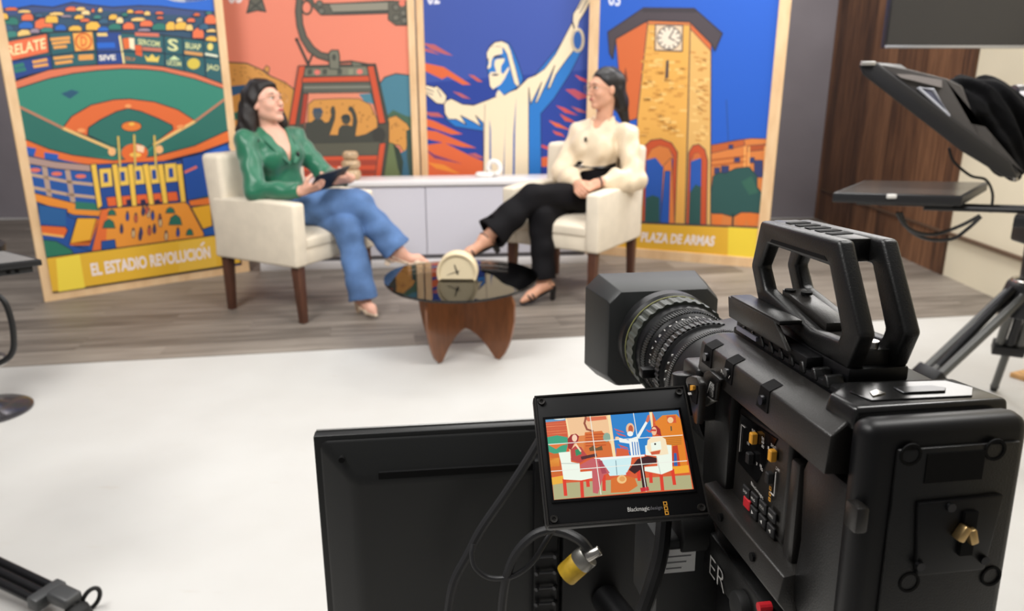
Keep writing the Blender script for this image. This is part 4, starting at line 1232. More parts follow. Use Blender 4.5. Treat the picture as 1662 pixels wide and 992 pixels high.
# =============================================================== woman in green (left)
V3 = lambda x, y, z: np.array([x, y, z])
fL, lL = np.array([0.875, -0.485, 0]), np.array([0.485, 0.875, 0])
ft = unit([0.84, -0.54, 0]); lt = np.array([0.54, 0.84, 0])
pel, wai, che, nek = V3(-1.275, 4.315, 0.575), V3(-1.325, 4.335, 0.725), V3(-1.345, 4.335, 0.875), V3(-1.352, 4.325, 1.000)
HC = V3(-1.352, 4.295, 1.150)
RH = head_frame(math.radians(-24), math.radians(13), 0.0)
shR, shL = V3(-1.438, 4.180, 0.950), V3(-1.258, 4.462, 0.955)
elR, wrR = V3(-1.365, 4.050, 0.705), V3(-1.105, 4.000, 0.712)
elL, wrL = V3(-1.075, 4.420, 0.735), V3(-0.905, 4.225, 0.748)
hipR, hipL = pel - lL * 0.085, pel + lL * 0.085
knR, anR = V3(-0.850, 4.165, 0.612), V3(-0.640, 4.205, 0.335)
knL, anL = V3(-0.905, 4.125, 0.500), V3(-0.835, 4.085, 0.105)
toeR = V3(-0.470, 4.240, 0.262)
toeL = V3(-0.745, 3.985, 0.022)
ORG = (-1.275, 4.315, 0.0)
WL = thing('person', 'woman in emerald blouse and flared jeans seated with a tablet', 'person', ORG)
v = Vol((-1.62, 3.86, 0.0), (-0.42, 4.62, 1.30), 0.005)
torso_prims(v, pel, wai, che, nek, ft, lt, 0.0)
v.rc(nek - [0, 0, 0.06], shR, 0.06, 0.048, 0.05); v.rc(nek - [0, 0, 0.06], shL, 0.06, 0.048, 0.05)
v.rc(nek - [0, 0, 0.03], HC + RH.T @ V3(-0.015, 0, -0.05), 0.054, 0.050, 0.03)
v.rc(nek + ft * 0.02 - [0, 0, 0.03], che + ft * 0.045, 0.055, 0.07, 0.04)
limb(v, [shR, elR, wrR], [0.047, 0.037, 0.026]); limb(v, [shL, elL, wrL], [0.047, 0.037, 0.026])
limb(v, [hipR, knR, anR], [0.080, 0.058, 0.036]); limb(v, [hipL, knL, anL], [0.080, 0.058, 0.036])
for an, to in ((anR, toeR), (anL, toeL)):
    d = unit(to - an)
    dn = unit(V3(0, 0, -1) - d * (d @ V3(0, 0, -1)))
    heel = an + dn * 0.045 - d * 0.035
    v.rc(an, heel + d * 0.01, 0.034, 0.026, 0.02); v.rc(an + dn * 0.015, an + (to - an) * 0.62 + dn * 0.012, 0.034, 0.028, 0.03); v.rc(an + (to - an) * 0.6, to - d * 0.02, 0.030, 0.014, 0.02)
head_prims(v, HC, RH)
hand_prims(v, wrR, (0.93, 0.10, 0.30), (0.10, 0.55, 0.83), -1, (0.45, 0.55, 0.4))
hand_prims(v, wrL, (-0.55, -0.80, 0.02), (-0.62, 0.30, 0.72), 1, (0.15, 0.2, 0.15))
v.mesh('body', SKIN_L, WL, ORG)
face_parts(WL, HC, RH, ORG)
glasses(WL, HC, RH, ORG, WIRE)
# blouse
v = Vol((-1.64, 3.92, 0.56), (-0.92, 4.64, 1.08), 0.005)
torso_prims(v, pel + [0, 0, 0.05], wai, che, nek, ft, lt, 0.013, hips=False)
v.el(pel + [0, 0, 0.06], (0.118, 0.165, 0.07), np.array([ft, lt, [0, 0, 1]]), 0.04)
v.rc(nek - [0, 0, 0.055], shR, 0.066, 0.058, 0.05); v.rc(nek - [0, 0, 0.055], shL, 0.066, 0.058, 0.05)
limb(v, [shR, elR, wrR - (wrR - elR) * 0.08], [0.062, 0.054, 0.043], 0, 0.03); limb(v, [shL, elL, wrL - (wrL - elL) * 0.08], [0.062, 0.054, 0.043], 0, 0.03)
v.folds(0.008, [(0.6, 0.5, 0.6, 60), (-0.5, 0.4, 0.8, 75), (0.2, -0.8, 0.5, 48), (0.9, 0.3, -0.3, 85)], 3)
# V neck
vb = che + ft * 0.135 + V3(0, 0, -0.045)
nf = nek + ft * 0.055 + V3(0, 0, 0.035)
v.rc(vb, nf, 0.006, 0.075, 0.006, 'cut')
v.rc(nek, nek + [0, 0, 0.08], 0.062, 0.075, 0.006, 'cut')
v.cut(wrR - (wrR - elR) * 0.06, wrR - elR, lo=wrR - 0.09, hi=wrR + 0.09); v.cut(wrL - (wrL - elL) * 0.06, wrL - elL, lo=wrL - 0.09, hi=wrL + 0.09)
bl = v.mesh('blouse', SATIN_G, WL, ORG)
# collar flaps
for s_, ls in ((1, lt), (-1, -lt)):
    bm = NB()
    q = [vb + ls * 0.012 + ft * 0.004, che + ft * 0.112 + ls * 0.060 + V3(0, 0, 0.05), nek + ls * 0.074 + ft * 0.045 + V3(0, 0, 0.0), nek + ls * 0.082 - ft * 0.03 + V3(0, 0, 0.02)]
    c_ = [Vector(p - npv(ORG)) for p in q]
    P = catmull(c_, 5)
    rows = []
    for i, p in enumerate(P):
        t = i / (len(P) - 1)
        wd = 0.012 + 0.040 * math.sin(math.pi * min(1, t * 1.05)) ** 0.8
        o = Vector(ls * 0.75 + V3(0, 0, -0.55) * (0.4 + 0.6 * t)) * wd
        rows.append((p + Vector(ft) * 0.006, p + o + Vector(ft) * 0.014 * (1 - t)))
    A = [(bm.verts.new(a_), bm.verts.new(b_)) for a_, b_ in rows]; B = [(bm.verts.new(a_ + Vector(ft) * 0.004 + Vector((0, 0, 0.003))), bm.verts.new(b_ + Vector(ft) * 0.004 + Vector((0, 0, 0.003)))) for a_, b_ in rows]
    for i in range(len(P) - 1):
        bm.faces.new((A[i][0], A[i + 1][0], A[i + 1][1], A[i][1])); bm.faces.new((B[i][0], B[i][1], B[i + 1][1], B[i + 1][0]))
        bm.faces.new((A[i][1], A[i + 1][1], B[i + 1][1], B[i][1])); bm.faces.new((A[i][0], B[i][0], B[i + 1][0], A[i + 1][0]))
    obj('collar_flap', bm, SATIN_G, bl, smooth=True)
bm = NB(); bmesh.ops.create_uvsphere(bm, u_segments=10, v_segments=8, radius=0.011)
for vv in bm.verts: vv.co = Vector(che + ft * 0.142 + lt * 0.052 + V3(0, 0, 0.0) - npv(ORG)) + Vector((vv.co.x, vv.co.y, vv.co.z * 1.5))
obj('clip_microphone', bm, BLKP, bl, smooth=True)
# jeans
def flared(v, hip, kn, an, r, hem, ext=0.02):
    v.rc(hip, kn, r[0], r[1], 0.05)
    e = an + unit(an - kn) * ext
    v.rc(kn, kn + (e - kn) * 0.5, r[1], r[2], 0.03); v.rc(kn + (e - kn) * 0.5, e + unit(an - kn) * 0.03, r[2], hem, 0.03)
    return e
v = Vol((-1.52, 3.92, 0.02), (-0.52, 4.56, 0.76), 0.0055)
v.el(pel, (0.115, 0.175, 0.112), np.array([fL, lL, [0, 0, 1]]), 0.04)
e2 = flared(v, hipL, knL, anL, (0.092, 0.074, 0.072), 0.084, 0.01)
v2 = Vol((-1.52, 3.92, 0.02), (-0.52, 4.56, 0.76), 0.0055)
v2.rc(hipR, knR, 0.092, 0.076, 0.0)
e1 = flared(v2, hipR, knR, anR, (0.092, 0.074, 0.074), 0.092, -0.03)
for vv, kk, aa, ee in ((v, knL, anL, e2), (v2, knR, anR, e1)):
    vv.cut(ee, unit(aa - kk), 0.003, lo=ee - 0.14, hi=ee + 0.14)
    # hollow hem so the ankle shows
    vv.rc(ee - unit(aa - kk) * 0.03, ee + unit(aa - kk) * 0.05, 0.066, 0.078, 0.004, 'cut')
v.d = smin(v.d, v2.d, 0.012)
v.folds(0.007, [(0.7, -0.4, 0.5, 55), (0.4, 0.6, 0.6, 42), (-0.3, 0.2, 0.9, 62)], 5)
v.cut(pel + [0, 0, 0.095], (0, 0, 1), lo=pel - 0.3, hi=pel + [0.17, 0.3, 0.3])
v.mesh('jeans', DENIM, WL, ORG)
# slingback pumps
def pump(T, an, to, org, m, down):
    an, to, down = npv(an), npv(to), unit(down)
    d = unit(to - an)
    dn = unit(down - d * (d @ down)); lat = np.cross(d, dn)
    v = Vol(np.minimum(an, to) - 0.10, np.maximum(an, to) + 0.10, 0.003)
    ball = an + (to - an) * 0.62 + dn * 0.014
    v.rc(ball, to - d * 0.012, 0.037, 0.012, 0.02, w=dn, sc=1.25)
    v.el(an + (to - an) * 0.50 - dn * 0.028, (0.052, 0.050, 0.034), np.array([d, lat, dn]), 0.006, 'cut')
    v.cut(ball + dn * 0.026, dn, 0.003)
    heel = an + dn * 0.058 - d * 0.040
    v.rc(ball + dn * 0.018, heel, 0.0085, 0.0085, 0.01, w=lat, sc=0.30)
    v.rc(heel - d * 0.012, heel - d * 0.012 - dn * 0.028, 0.007, 0.006, 0.004, w=lat, sc=0.28)
    o = v.mesh('shoe', m, T, org)
    bm = NB()
    hp = heel - d * 0.004
    return o, hp, d, dn, lat, heel
def heel_block(parent, hp, d, lat, gz, org, m, h=None):
    bm = NB()
    top = [hp + d * 0.016 + lat * 0.016, hp - d * 0.020 + lat * 0.014, hp - d * 0.020 - lat * 0.014, hp + d * 0.016 - lat * 0.016]
    A = [bm.verts.new(p - npv(org)) for p in top]
    dd = npv(gz)
    B = [bm.verts.new((p + dd) * 1.0 - npv(org) - (p - hp) * 0.25) for p in top]
    bm.faces.new(A); bm.faces.new(B[::-1])
    for i in range(4): bm.faces.new((A[i], B[i], B[(i + 1) % 4], A[(i + 1) % 4]))
    obj('heel', bm, m, parent, bevel=0.002, seg=1)
def strap(parent, org, pts, m, r=0.003):
    bm = NB(); tube(bm, [Vector(npv(p) - npv(org)) for p in pts], r, 8, closed=True); obj('strap', bm, m, parent, smooth=True)
for an, to, dwn in ((anL, toeL, V3(0, 0, -1)), (anR, toeR, unit(V3(0.2, 0, -1)))):
    sh, hp, d, dn, lat, heel = pump(WL, an, to, ORG, SHOE_C, dwn)
    gz = V3(0, 0, -(heel[2] - 0.004)) if an is anL else dn * 0.035
    heel_block(sh, heel - d * 0.0, d, lat, gz, ORG, SHOE_C)
    strap(sh, ORG, [an + dn * 0.030 - d * 0.052 + lat * 0, an + dn * 0.032 - d * 0.03 + lat * 0.034, an + (to - an) * 0.35 + dn * 0.035 + lat * 0.036, an + (to - an) * 0.35 + dn * 0.040, an + (to - an) * 0.35 + dn * 0.035 - lat * 0.036, an + dn * 0.032 - d * 0.03 - lat * 0.034], SHOE_C)
# hair: wavy, tucked behind the ear
def hair_cap(v, C, R, rr, slope=0.9, off=0.012, k=0.01):
    P = lambda x, y, z: npv(C) + R.T @ np.array([x, y, z])
    v.el(P(-0.020, 0, 0.034), rr, R, 0.0)
    n = R.T @ np.array([1, 0, -slope])
    v.cut(P(off, 0, 0), n, k)
    return P
v = Vol(HC - 0.26, HC + 0.18, 0.005)
P = hair_cap(v, HC, RH, (0.112, 0.094, 0.102), 0.80, 0.006)
dnL = V3(0, 0, -1)
for s_ in (1, -1):
    for (x, y, z, x2, y2, z2, r1, r2) in ((-0.05, 0.072, 0.02, -0.075, 0.098, -0.10, 0.035, 0.042), (-0.075, 0.098, -0.10, -0.055, 0.112, -0.185, 0.042, 0.034), (-0.09, 0.04, 0.0, -0.115, 0.06, -0.12, 0.045, 0.048), (-0.115, 0.06, -0.12, -0.105, 0.075, -0.215, 0.048, 0.036)):
        v.rc(P(x, s_ * y, z), P(x2, s_ * y2 * 1.06, z2 * 1.06), r1 * 1.12, r2 * 1.15, 0.025)
v.rc(P(-0.10, 0, -0.02), P(-0.125, 0, -0.19), 0.055, 0.05, 0.03)
v.rc(P(0.0, 0.085, 0.0), P(-0.005, 0.105, -0.15), 0.022, 0.03, 0.02)
v.folds(0.010, [(0.5, 0.3, 0.25, 130), (-0.3, 0.6, 0.3, 110), (0.2, 0.1, 0.9, 75), (0.6, -0.5, 0.35, 150)], 9)
v.mesh('hair', HAIR, WL, ORG)
# tablet she holds
tp = V3(-0.985, 4.075, 0.758)
TB = thing('tablet', 'black tablet held by the woman in green on her lap', 'tablet', tp)
tx, ty = unit([0.55, 0.82, 0.10]), None
tn = unit([-0.62, 0.30, 0.72]); tx = unit(tx - tn * (tx @ tn)); ty = np.cross(tn, tx)
bm = NB(); Mt = Matrix([[tx[i], ty[i], tn[i]] for i in range(3)])
cbox(bm, (0, 0, 0), (0.235, 0.165, 0.009), Mt.to_4x4()); obj('tablet_case', bm, BLKP, TB, bevel=0.003)
bm = NB(); cbox(bm, (0, 0, 0.0052), (0.215, 0.146, 0.001), Mt.to_4x4()); obj('tablet_screen', bm, mat('dark_screen_glass', (14, 15, 18), 0.08, spec=0.6), TB)

# =============================================================== woman in beige blouse (right)
fR, lR = np.array([-0.537, -0.843, 0]), np.array([0.843, -0.537, 0])
ft = unit([-0.62, -0.785, 0]); lt = np.array([0.785, -0.62, 0])
pel, wai, che, nek = V3(0.455, 4.715, 0.575), V3(0.490, 4.745, 0.735), V3(0.535, 4.765, 0.885), V3(0.555, 4.755, 1.015)
HC = V3(0.556, 4.710, 1.222)
RH = head_frame(math.radians(-157), math.radians(-2), 0.0)
shL, shR = V3(0.690, 4.655, 0.955), V3(0.428, 4.860, 0.955)
elL, wrL = V3(0.735, 4.560, 0.700), V3(0.515, 4.460, 0.695)
elR, wrR = V3(0.315, 4.740, 0.720), V3(0.395, 4.530, 0.675)
hipL, hipR = pel + lR * 0.085, pel - lR * 0.085
knL, anL = V3(0.125, 4.430, 0.620), V3(-0.155, 4.290, 0.395)
knR, anR = V3(0.170, 4.425, 0.495), V3(0.190, 4.345, 0.118)
toeL = V3(-0.300, 4.190, 0.300)
toeR = V3(0.052, 4.262, 0.024)
ORG = (0.455, 4.715, 0.0)
WR = thing('person', 'woman in beige blouse and black trousers seated with clasped hands', 'person', ORG)
v = Vol((-0.36, 4.10, 0.0), (0.84, 4.98, 1.36), 0.005)
torso_prims(v, pel, wai, che, nek, ft, lt, 0.0)
v.rc(nek - [0, 0, 0.06], shR, 0.06, 0.048, 0.05); v.rc(nek - [0, 0, 0.06], shL, 0.06, 0.048, 0.05)
v.rc(nek - [0, 0, 0.03], HC + RH.T @ V3(-0.015, 0, -0.05), 0.052, 0.048, 0.03)
limb(v, [shR, elR, wrR], [0.047, 0.037, 0.026]); limb(v, [shL, elL, wrL], [0.047, 0.037, 0.026])
limb(v, [hipR, knR, anR], [0.080, 0.058, 0.034]); limb(v, [hipL, knL, anL], [0.080, 0.058, 0.034])
for an, to in ((anR, toeR), (anL, toeL)):
    d = unit(to - an); dn = unit(V3(0, 0, -1) - d * (d @ V3(0, 0, -1)))
    heel = an + dn * 0.040 - d * 0.030
    v.rc(an, heel, 0.033, 0.024, 0.02); v.rc(an + dn * 0.012, an + (to - an) * 0.62 + dn * 0.010, 0.033, 0.026, 0.03); v.rc(an + (to - an) * 0.6 + dn * 0.006, to - d * 0.012, 0.030, 0.015, 0.02)
head_prims(v, HC, RH)
hand_prims(v, wrL, (-0.93, -0.15, -0.35), (-0.3, 0.45, -0.8), 1, (0.55, 0.75, 0.5))
hand_prims(v, wrR, (-0.05, -0.93, -0.10), (0.75, -0.1, -0.6), -1, (0.45, 0.7, 0.5))
v.mesh('body', SKIN_R, WR, ORG)
face_parts(WR, HC, RH, ORG, HAIR_S)
glasses(WR, HC, RH, ORG, WIRE)
# blouse, tucked in, with full sleeves
v = Vol((0.20, 4.38, 0.60), (0.86, 4.99, 1.12), 0.005)
torso_prims(v, pel + [0, 0, 0.05], wai, che, nek, ft, lt, 0.022, hips=False)
v.rc(nek - [0, 0, 0.055], shR, 0.066, 0.060, 0.05); v.rc(nek - [0, 0, 0.055], shL, 0.066, 0.060, 0.05)
for sh_, el_, wr_ in ((shL, elL, wrL), (shR, elR, wrR)):
    c_ = el_ + (wr_ - el_) * 0.55
    limb(v, [sh_, el_, c_, wr_ - (wr_ - el_) * 0.12], [0.066, 0.066, 0.066, 0.034], 0, 0.03)
v.folds(0.010, [(0.6, 0.5, 0.4, 62), (-0.5, 0.4, 0.6, 80), (0.2, -0.8, 0.3, 52), (0.9, 0.3, -0.2, 90)], 21)
v.rc(nek + ft * 0.075 - [0, 0, 0.045], nek + ft * 0.06 + [0, 0, 0.05], 0.006, 0.062, 0.005, 'cut'); v.rc(nek, nek + [0, 0, 0.1], 0.056, 0.066, 0.005, 'cut')
for el_, wr_ in ((elL, wrL), (elR, wrR)):
    u_ = unit(wr_ - el_); e_ = wr_ - (wr_ - el_) * 0.07
    v.rc(e_ - u_ * 0.03, e_, 0.032, 0.032, 0.006); v.cut(e_, u_, lo=wr_ - 0.085, hi=wr_ + 0.085)
v.cut(wai + [0, 0, 0.030], (0.25, 0.1, -1), lo=wai + [-0.105, -0.15, -0.2], hi=wai + [0.14, 0.2, 0.09])
bl = v.mesh('blouse', SATIN_C, WR, ORG)
for ls in (lt, -lt):
    bm = NB()
    b0, b1 = nek + ft * 0.070 + ls * 0.008 - [0, 0, 0.030], nek - ft * 0.02 + ls * 0.070 + [0, 0, 0.045]
    tip = nek + ft * 0.085 + ls * 0.062 - [0, 0, 0.070]; mid = nek + ft * 0.052 + ls * 0.050 + [0, 0, 0.020]; out = nek + ft * 0.01 + ls * 0.098 - [0, 0, 0.018]
    A = [bm.verts.new(Vector(p - npv(ORG))) for p in (b0, tip, out, b1, mid)]
    o_ = ft * 0.010 + ls * 0.004 + V3(0, 0, 0.006)
    B = [bm.verts.new(Vector(p + o_ - npv(ORG))) for p in (b0, tip, out, b1, mid)]
    bm.faces.new(A); bm.faces.new(B[::-1])
    for i in range(5): bm.faces.new((A[i], B[i], B[(i + 1) % 5], A[(i + 1) % 5]))
    obj('collar_flap', bm, SATIN_C, bl, bevel=0.003)
bm = NB(); bmesh.ops.create_uvsphere(bm, u_segments=10, v_segments=8, radius=0.010)
for vv in bm.verts: vv.co = Vector(che + ft * 0.150 + V3(0, 0, 0.045) - npv(ORG)) + Vector((vv.co.x, vv.co.y, vv.co.z * 1.5))
obj('clip_microphone', bm, BLKP, bl, smooth=True)
# trousers
v = Vol((-0.34, 4.16, 0.02), (0.72, 4.96, 0.80), 0.0055)
v.el(pel, (0.112, 0.172, 0.112), np.array([fR, lR, [0, 0, 1]]), 0.04)
v.el(wai + [0, 0, 0.01], (0.108, 0.144, 0.15), np.array([ft, lt, [0, 0, 1]]), 0.05)
e2 = flared(v, hipR, knR, anR, (0.092, 0.072, 0.066), 0.078, -0.02)
v2 = Vol((-0.34, 4.16, 0.02), (0.72, 4.96, 0.80), 0.0055)
e1 = flared(v2, hipL, knL, anL, (0.092, 0.074, 0.078), 0.105, -0.045)
for vv, kk, aa, ee in ((v, knR, anR, e2), (v2, knL, anL, e1)):
    vv.cut(ee, unit(aa - kk), 0.003, lo=ee - 0.15, hi=ee + 0.15)
    vv.rc(ee - unit(aa - kk) * 0.03, ee + unit(aa - kk) * 0.05, 0.058 if vv is v else 0.082, 0.070 if vv is v else 0.095, 0.004, 'cut')
v.d = smin(v.d, v2.d, 0.012)
v.folds(0.007, [(0.7, -0.4, 0.5, 55), (0.4, 0.6, 0.6, 42), (-0.3, 0.2, 0.9, 62)], 6)
v.cut(wai + [0, 0, 0.075], (0, 0, 1))
tr = v.mesh('trousers', BLACKT, WR, ORG)
bm = NB()
tube(bm, [Vector(wai + ft * 0.107 * math.cos(t) + lt * 0.143 * math.sin(t) + [0, 0, 0.030] - npv(ORG)) for t in [2 * math.pi * i / 36 for i in range(36)]], 0.010, 8, closed=True, flat=1.0)
obj('belt', bm, SHOE_B, tr, smooth=True)
bm = NB(); bc = Vector(wai + ft * 0.116 + [0, 0, 0.030] - npv(ORG)); cbox(bm, bc, (0.03, 0.012, 0.026)); obj('belt_buckle', bm, mat('silver_buckle', (210, 205, 200), 0.2, metal=1.0), tr, bevel=0.003)
# wrist band
u_ = unit(wrL - elL); _, a1, a2 = frame_of(u_)
bm = NB(); tube(bm, [Vector(wrL + u_ * 0.004 - npv(ORG)) + (a1 * math.cos(t) + a2 * math.sin(t)) * 0.0295 for t in [2 * math.pi * i / 20 for i in range(20)]], 0.006, 8, closed=True); obj('wrist_band', bm, SHOE_B, WR, smooth=True)
# heeled sandals
for an, to in ((anR, toeR), (anL, toeL)):
    d = unit(to - an); dn = unit(V3(0, 0, -1) - d * (d @ V3(0, 0, -1))); lat = np.cross(d, dn)
    v = Vol(np.minimum(an, to) - 0.11, np.maximum(an, to) + 0.11, 0.003)
    ball = an + (to - an) * 0.66 + dn * 0.034; heel = an + dn * 0.066 - d * 0.036
    v.rc(ball, to + dn * 0.012, 0.007, 0.006, 0.01, w=lat, sc=0.24); v.rc(ball, heel, 0.007, 0.007, 0.01, w=lat, sc=0.27)
    sh = v.mesh('shoe', SHOE_B, WR, ORG)
    gz = V3(0, 0, -(heel[2] - 0.004)) if an is anR else dn * 0.055
    heel_block(sh, heel, d, lat, gz, ORG, SHOE_B)
    for t_, rr in ((0.72, 0.034), (0.60, 0.036)):
        c_ = an + (to - an) * t_ + dn * 0.012
        strap(sh, ORG, [c_ + lat * rr * math.cos(q) + dn * 0.027 * math.sin(q) for q in [2 * math.pi * i / 18 for i in range(18)]], SHOE_B, 0.0055)
    c_ = an - d * 0.005
    leg = unit((knR - anR) if an is anR else (knL - anL)); s1_ = unit(np.cross(leg, lat)); 
    strap(sh, ORG, [c_ + lat * 0.039 * math.cos(q) + s1_ * 0.042 * math.sin(q) for q in [2 * math.pi * i / 18 for i in range(18)]], SHOE_B, 0.004)
    strap(sh, ORG, [heel - d * 0.004 + lat * 0.026, c_ + lat * 0.036, c_ - d * 0.036 - dn * 0.0, c_ - lat * 0.036, heel - d * 0.004 - lat * 0.026, heel - d * 0.02], SHOE_B, 0.004)
# sleek hair behind the shoulders
v = Vol(HC - 0.26, HC + 0.18, 0.005)
P = hair_cap(v, HC, RH, (0.106, 0.083, 0.094), 0.82, 0.006)
v.rc(P(-0.070, 0, 0.03), P(-0.105, 0.0, -0.075), 0.058, 0.045, 0.03); v.rc(P(-0.105, 0.0, -0.075), P(-0.140, 0.01, -0.20), 0.045, 0.024, 0.03)
for s_ in (1, -1): v.rc(P(-0.055, s_ * 0.055, -0.01), P(-0.100, s_ * 0.035, -0.10), 0.028, 0.03, 0.02)
v.folds(0.003, [(0.5, 0.6, 0.06, 150), (-0.3, 0.7, 0.06, 120)], 9)
v.mesh('hair', HAIR_S, WR, ORG)

# ================================================================ CINEMA CAMERA IN THE FOREGROUND
VO = Vector((0.19053, 0.39327, 1.08384))
VYAW, VPIT = math.radians(8.144), math.radians(-2.771)
VM = (Matrix.Rotation(VYAW, 3, 'Z') @ Matrix.Rotation(VPIT, 3, 'X'))
VMi = VM.transposed()
def Lp(px, py, ax, c):
    """photo pixel -> point in the camera body's own frame on the plane axis ax = c"""
    d = VMi @ ray(px, py); o = VMi @ (CO - VO)
    t = (c - o[ax]) / d[ax]
    return o + d * t
MAG = mat('black_magnesium', (17, 17, 17), 0.36, bump=0.12, bscale=900, spec=0.5)
MAG2 = mat('charcoal_magnesium', (36, 34, 32), 0.34, bump=0.12, bscale=900, spec=0.5)
PLAS = mat('matte_black_plastic', (11, 11, 13), 0.42, spec=0.35)
RUB = mat('black_rubber', (16, 16, 16), 0.7)
HOODM = mat('hood_grey_black', (26, 28, 28), 0.5)
STEEL = mat('dark_steel', (70, 70, 72), 0.3, metal=0.9)
CHROME = mat('bright_steel', (200, 196, 190), 0.22, metal=1.0)
PRINTW = mat('white_marking', (214, 212, 208), 0.5)
ORNG = mat('orange_marking', (226, 160, 50), 0.5)
REDB = mat('red_button', (206, 40, 50), 0.4)
BRASS = mat('gold_contact', (206, 174, 120), 0.3, metal=0.9)
DEEP = mat('recess_shade_and_black', (4, 4, 5), 0.7, spec=0.2)  # black put in for shade inside slots and holes; also plain black parts
KEY = mat('rubber_key', (28, 28, 29), 0.6)

VC = thing('video_camera', 'large black cinema camera with top handle and fold-out screen in the foreground', 'video camera', VO, rot=(VPIT, 0, VYAW))
# --- body shell
bm = NB()
box(bm, (0.012, 0.000, -0.145), (0.093, 0.198, -0.002))
body = obj('body', bm, MAG, VC, bevel=0.004)
bm = NB(); prism(bm, [(-0.002, -0.012, -0.146), (-0.002, 0.034, -0.146), (-0.002, 0.040, -0.128), (-0.002, 0.036, -0.095), (-0.002, 0.040, -0.048), (-0.002, 0.034, -0.034), (-0.002, -0.012, -0.034)], (0.099, 0, 0)); obj('rear_block', bm, MAG, VC, bevel=0.004)
bm = NB(); prism(bm, [(0.0, 0.152, -0.146), (0.0, 0.200, -0.146), (0.0, 0.204, -0.03), (0.0, 0.152, -0.03)], (0.095, 0, 0)); obj('front_block', bm, MAG, VC, bevel=0.004)
bm = NB(); box(bm, (0.02, 0.198, -0.125), (0.085, 0.214, -0.02)); obj('mount_block', bm, MAG, VC, bevel=0.008, seg=3)
# --- upper armour rail, chamfered
bm = NB()
sec = [(0.016, 0.0005), (0.0005, 0.0005), (-0.0125, -0.0055), (-0.0145, -0.029), (0.012, -0.034)]
A = [bm.verts.new((x, 0.001 - (0.006 if i in (2, 3) else 0), z)) for i, (x, z) in enumerate(sec)]; B = [bm.verts.new((x, 0.186, z)) for x, z in sec]
bm.faces.new(A); bm.faces.new(B[::-1])
for i in range(5): bm.faces.new((A[i], B[i], B[(i + 1) % 5], A[(i + 1) % 5]))
rail = obj('side_rail', bm, MAG2, VC, bevel=0.0016)
for y0, dy in ((0.160, 0.018), (0.122, 0.016), (0.066, 0.016)):
    bm = NB(); prism(bm, [(-0.0146, y0, -0.020), (-0.0146, y0 + dy, -0.020), (-0.0130, y0 + dy * 0.9, -0.0052), (-0.0050, y0 + dy * 0.9, -0.0016), (-0.0050, y0 + dy * 0.1, -0.0016), (-0.0130, y0 + dy * 0.1, -0.0052)], (0.0030, 0, 0.0004))
    nt_ = obj('strap_slot', bm, DEEP, rail)  # dark raised piece, coloured like the shade inside a cut-out
    bm = NB(); cyl(bm, (-0.0166, y0 + dy * 0.45, -0.013), (-0.0140, y0 + dy * 0.45, -0.013), 0.0034, n=14); obj('screw', bm, STEEL, rail)
# --- lower rail
bm = NB()
sec = [(0.014, -0.118), (-0.010, -0.122), (-0.013, -0.140), (-0.004, -0.152), (0.014, -0.152)]
A = [bm.verts.new((x, 0.036, z)) for x, z in sec]; B = [bm.verts.new((x, 0.170, z)) for x, z in sec]
bm.faces.new(A); bm.faces.new(B[::-1])
for i in range(5): bm.faces.new((A[i], B[i], B[(i + 1) % 5], A[(i + 1) % 5]))
lrail = obj('side_rail', bm, MAG2, VC, bevel=0.0016)
for y0 in (0.075, 0.13):
    bm = NB(); cyl(bm, (-0.0135, y0, -0.131), (-0.009, y0, -0.131), 0.0032, n=12); obj('screw', bm, DEEP, lrail)
# --- control panel
cpan = thing('tmp', '', '')
bpy.data.objects.remove(cpan)
bm = NB(); prism(bm, [(0.0045, 0.066, -0.041), (0.0045, 0.146, -0.046), (0.0045, 0.150, -0.125), (0.0045, 0.066, -0.121)], (0.0085, 0, 0)); cp = obj('control_panel', bm, MAG2, VC, bevel=0.0035, seg=3)
bm = NB(); prism(bm, [(0.0035, 0.084, -0.047), (0.0035, 0.140, -0.051), (0.0035, 0.140, -0.090), (0.0035, 0.108, -0.092)], (0.0012, 0, 0)); obj('gloss_patch', bm, mat('gloss_black', (10, 10, 11), 0.12), cp)
def pan(px, py): return Lp(px, py, 0, 0.0035)
def panel_box(px, py, dy, dz, m, name, h=0.0022, parent=None):
    c_ = pan(px, py)
    bm = NB(); cbox(bm, (0.0035 - h / 2, c_.y, c_.z), (h, dy, dz)); return obj(name, bm, m, parent or cp, bevel=0.0007, seg=1)
for k_, (x, y) in enumerate(((1214, 798), (1227, 810), (1241, 823), (1256, 837))):
    kk = panel_box(x, y, 0.0105, 0.0085, KEY, 'button'); c_ = pan(x, y)
    lettering('button_mark', ['DISP', 'IRIS', 'FOCUS', 'MENU'][k_], (0.0035 - 0.0024, c_.y + 0.0032, c_.z - 0.001), (0, -0.0064, 0), (0, 0, 0.002), PRINTW, cp)
for k_, (x, y) in enumerate(((1215, 817), (1226, 832), (1240, 846), (1254, 861))):
    kk = panel_box(x, y, 0.0105, 0.0085, REDB if k_ == 0 else KEY, 'button')
    if k_:
        c_ = pan(x, y); bm = NB(); s_ = 0.0016; sg = -1 if k_ != 1 else 1
        vs = [bm.verts.new((0.0010, c_.y + sg * s_, c_.z + s_)), bm.verts.new((0.0010, c_.y + sg * s_, c_.z - s_)), bm.verts.new((0.0010, c_.y - sg * s_, c_.z))]; bm.faces.new(vs); obj('button_mark', bm, PRINTW, cp)
for x, y, m_ in ((1228, 711, ORNG), (1259, 739, ORNG), (1254, 775, KEY), (1222, 743, KEY)):
    panel_box(x, y, 0.0050, 0.0085, m_, 'toggle_switch', 0.005)
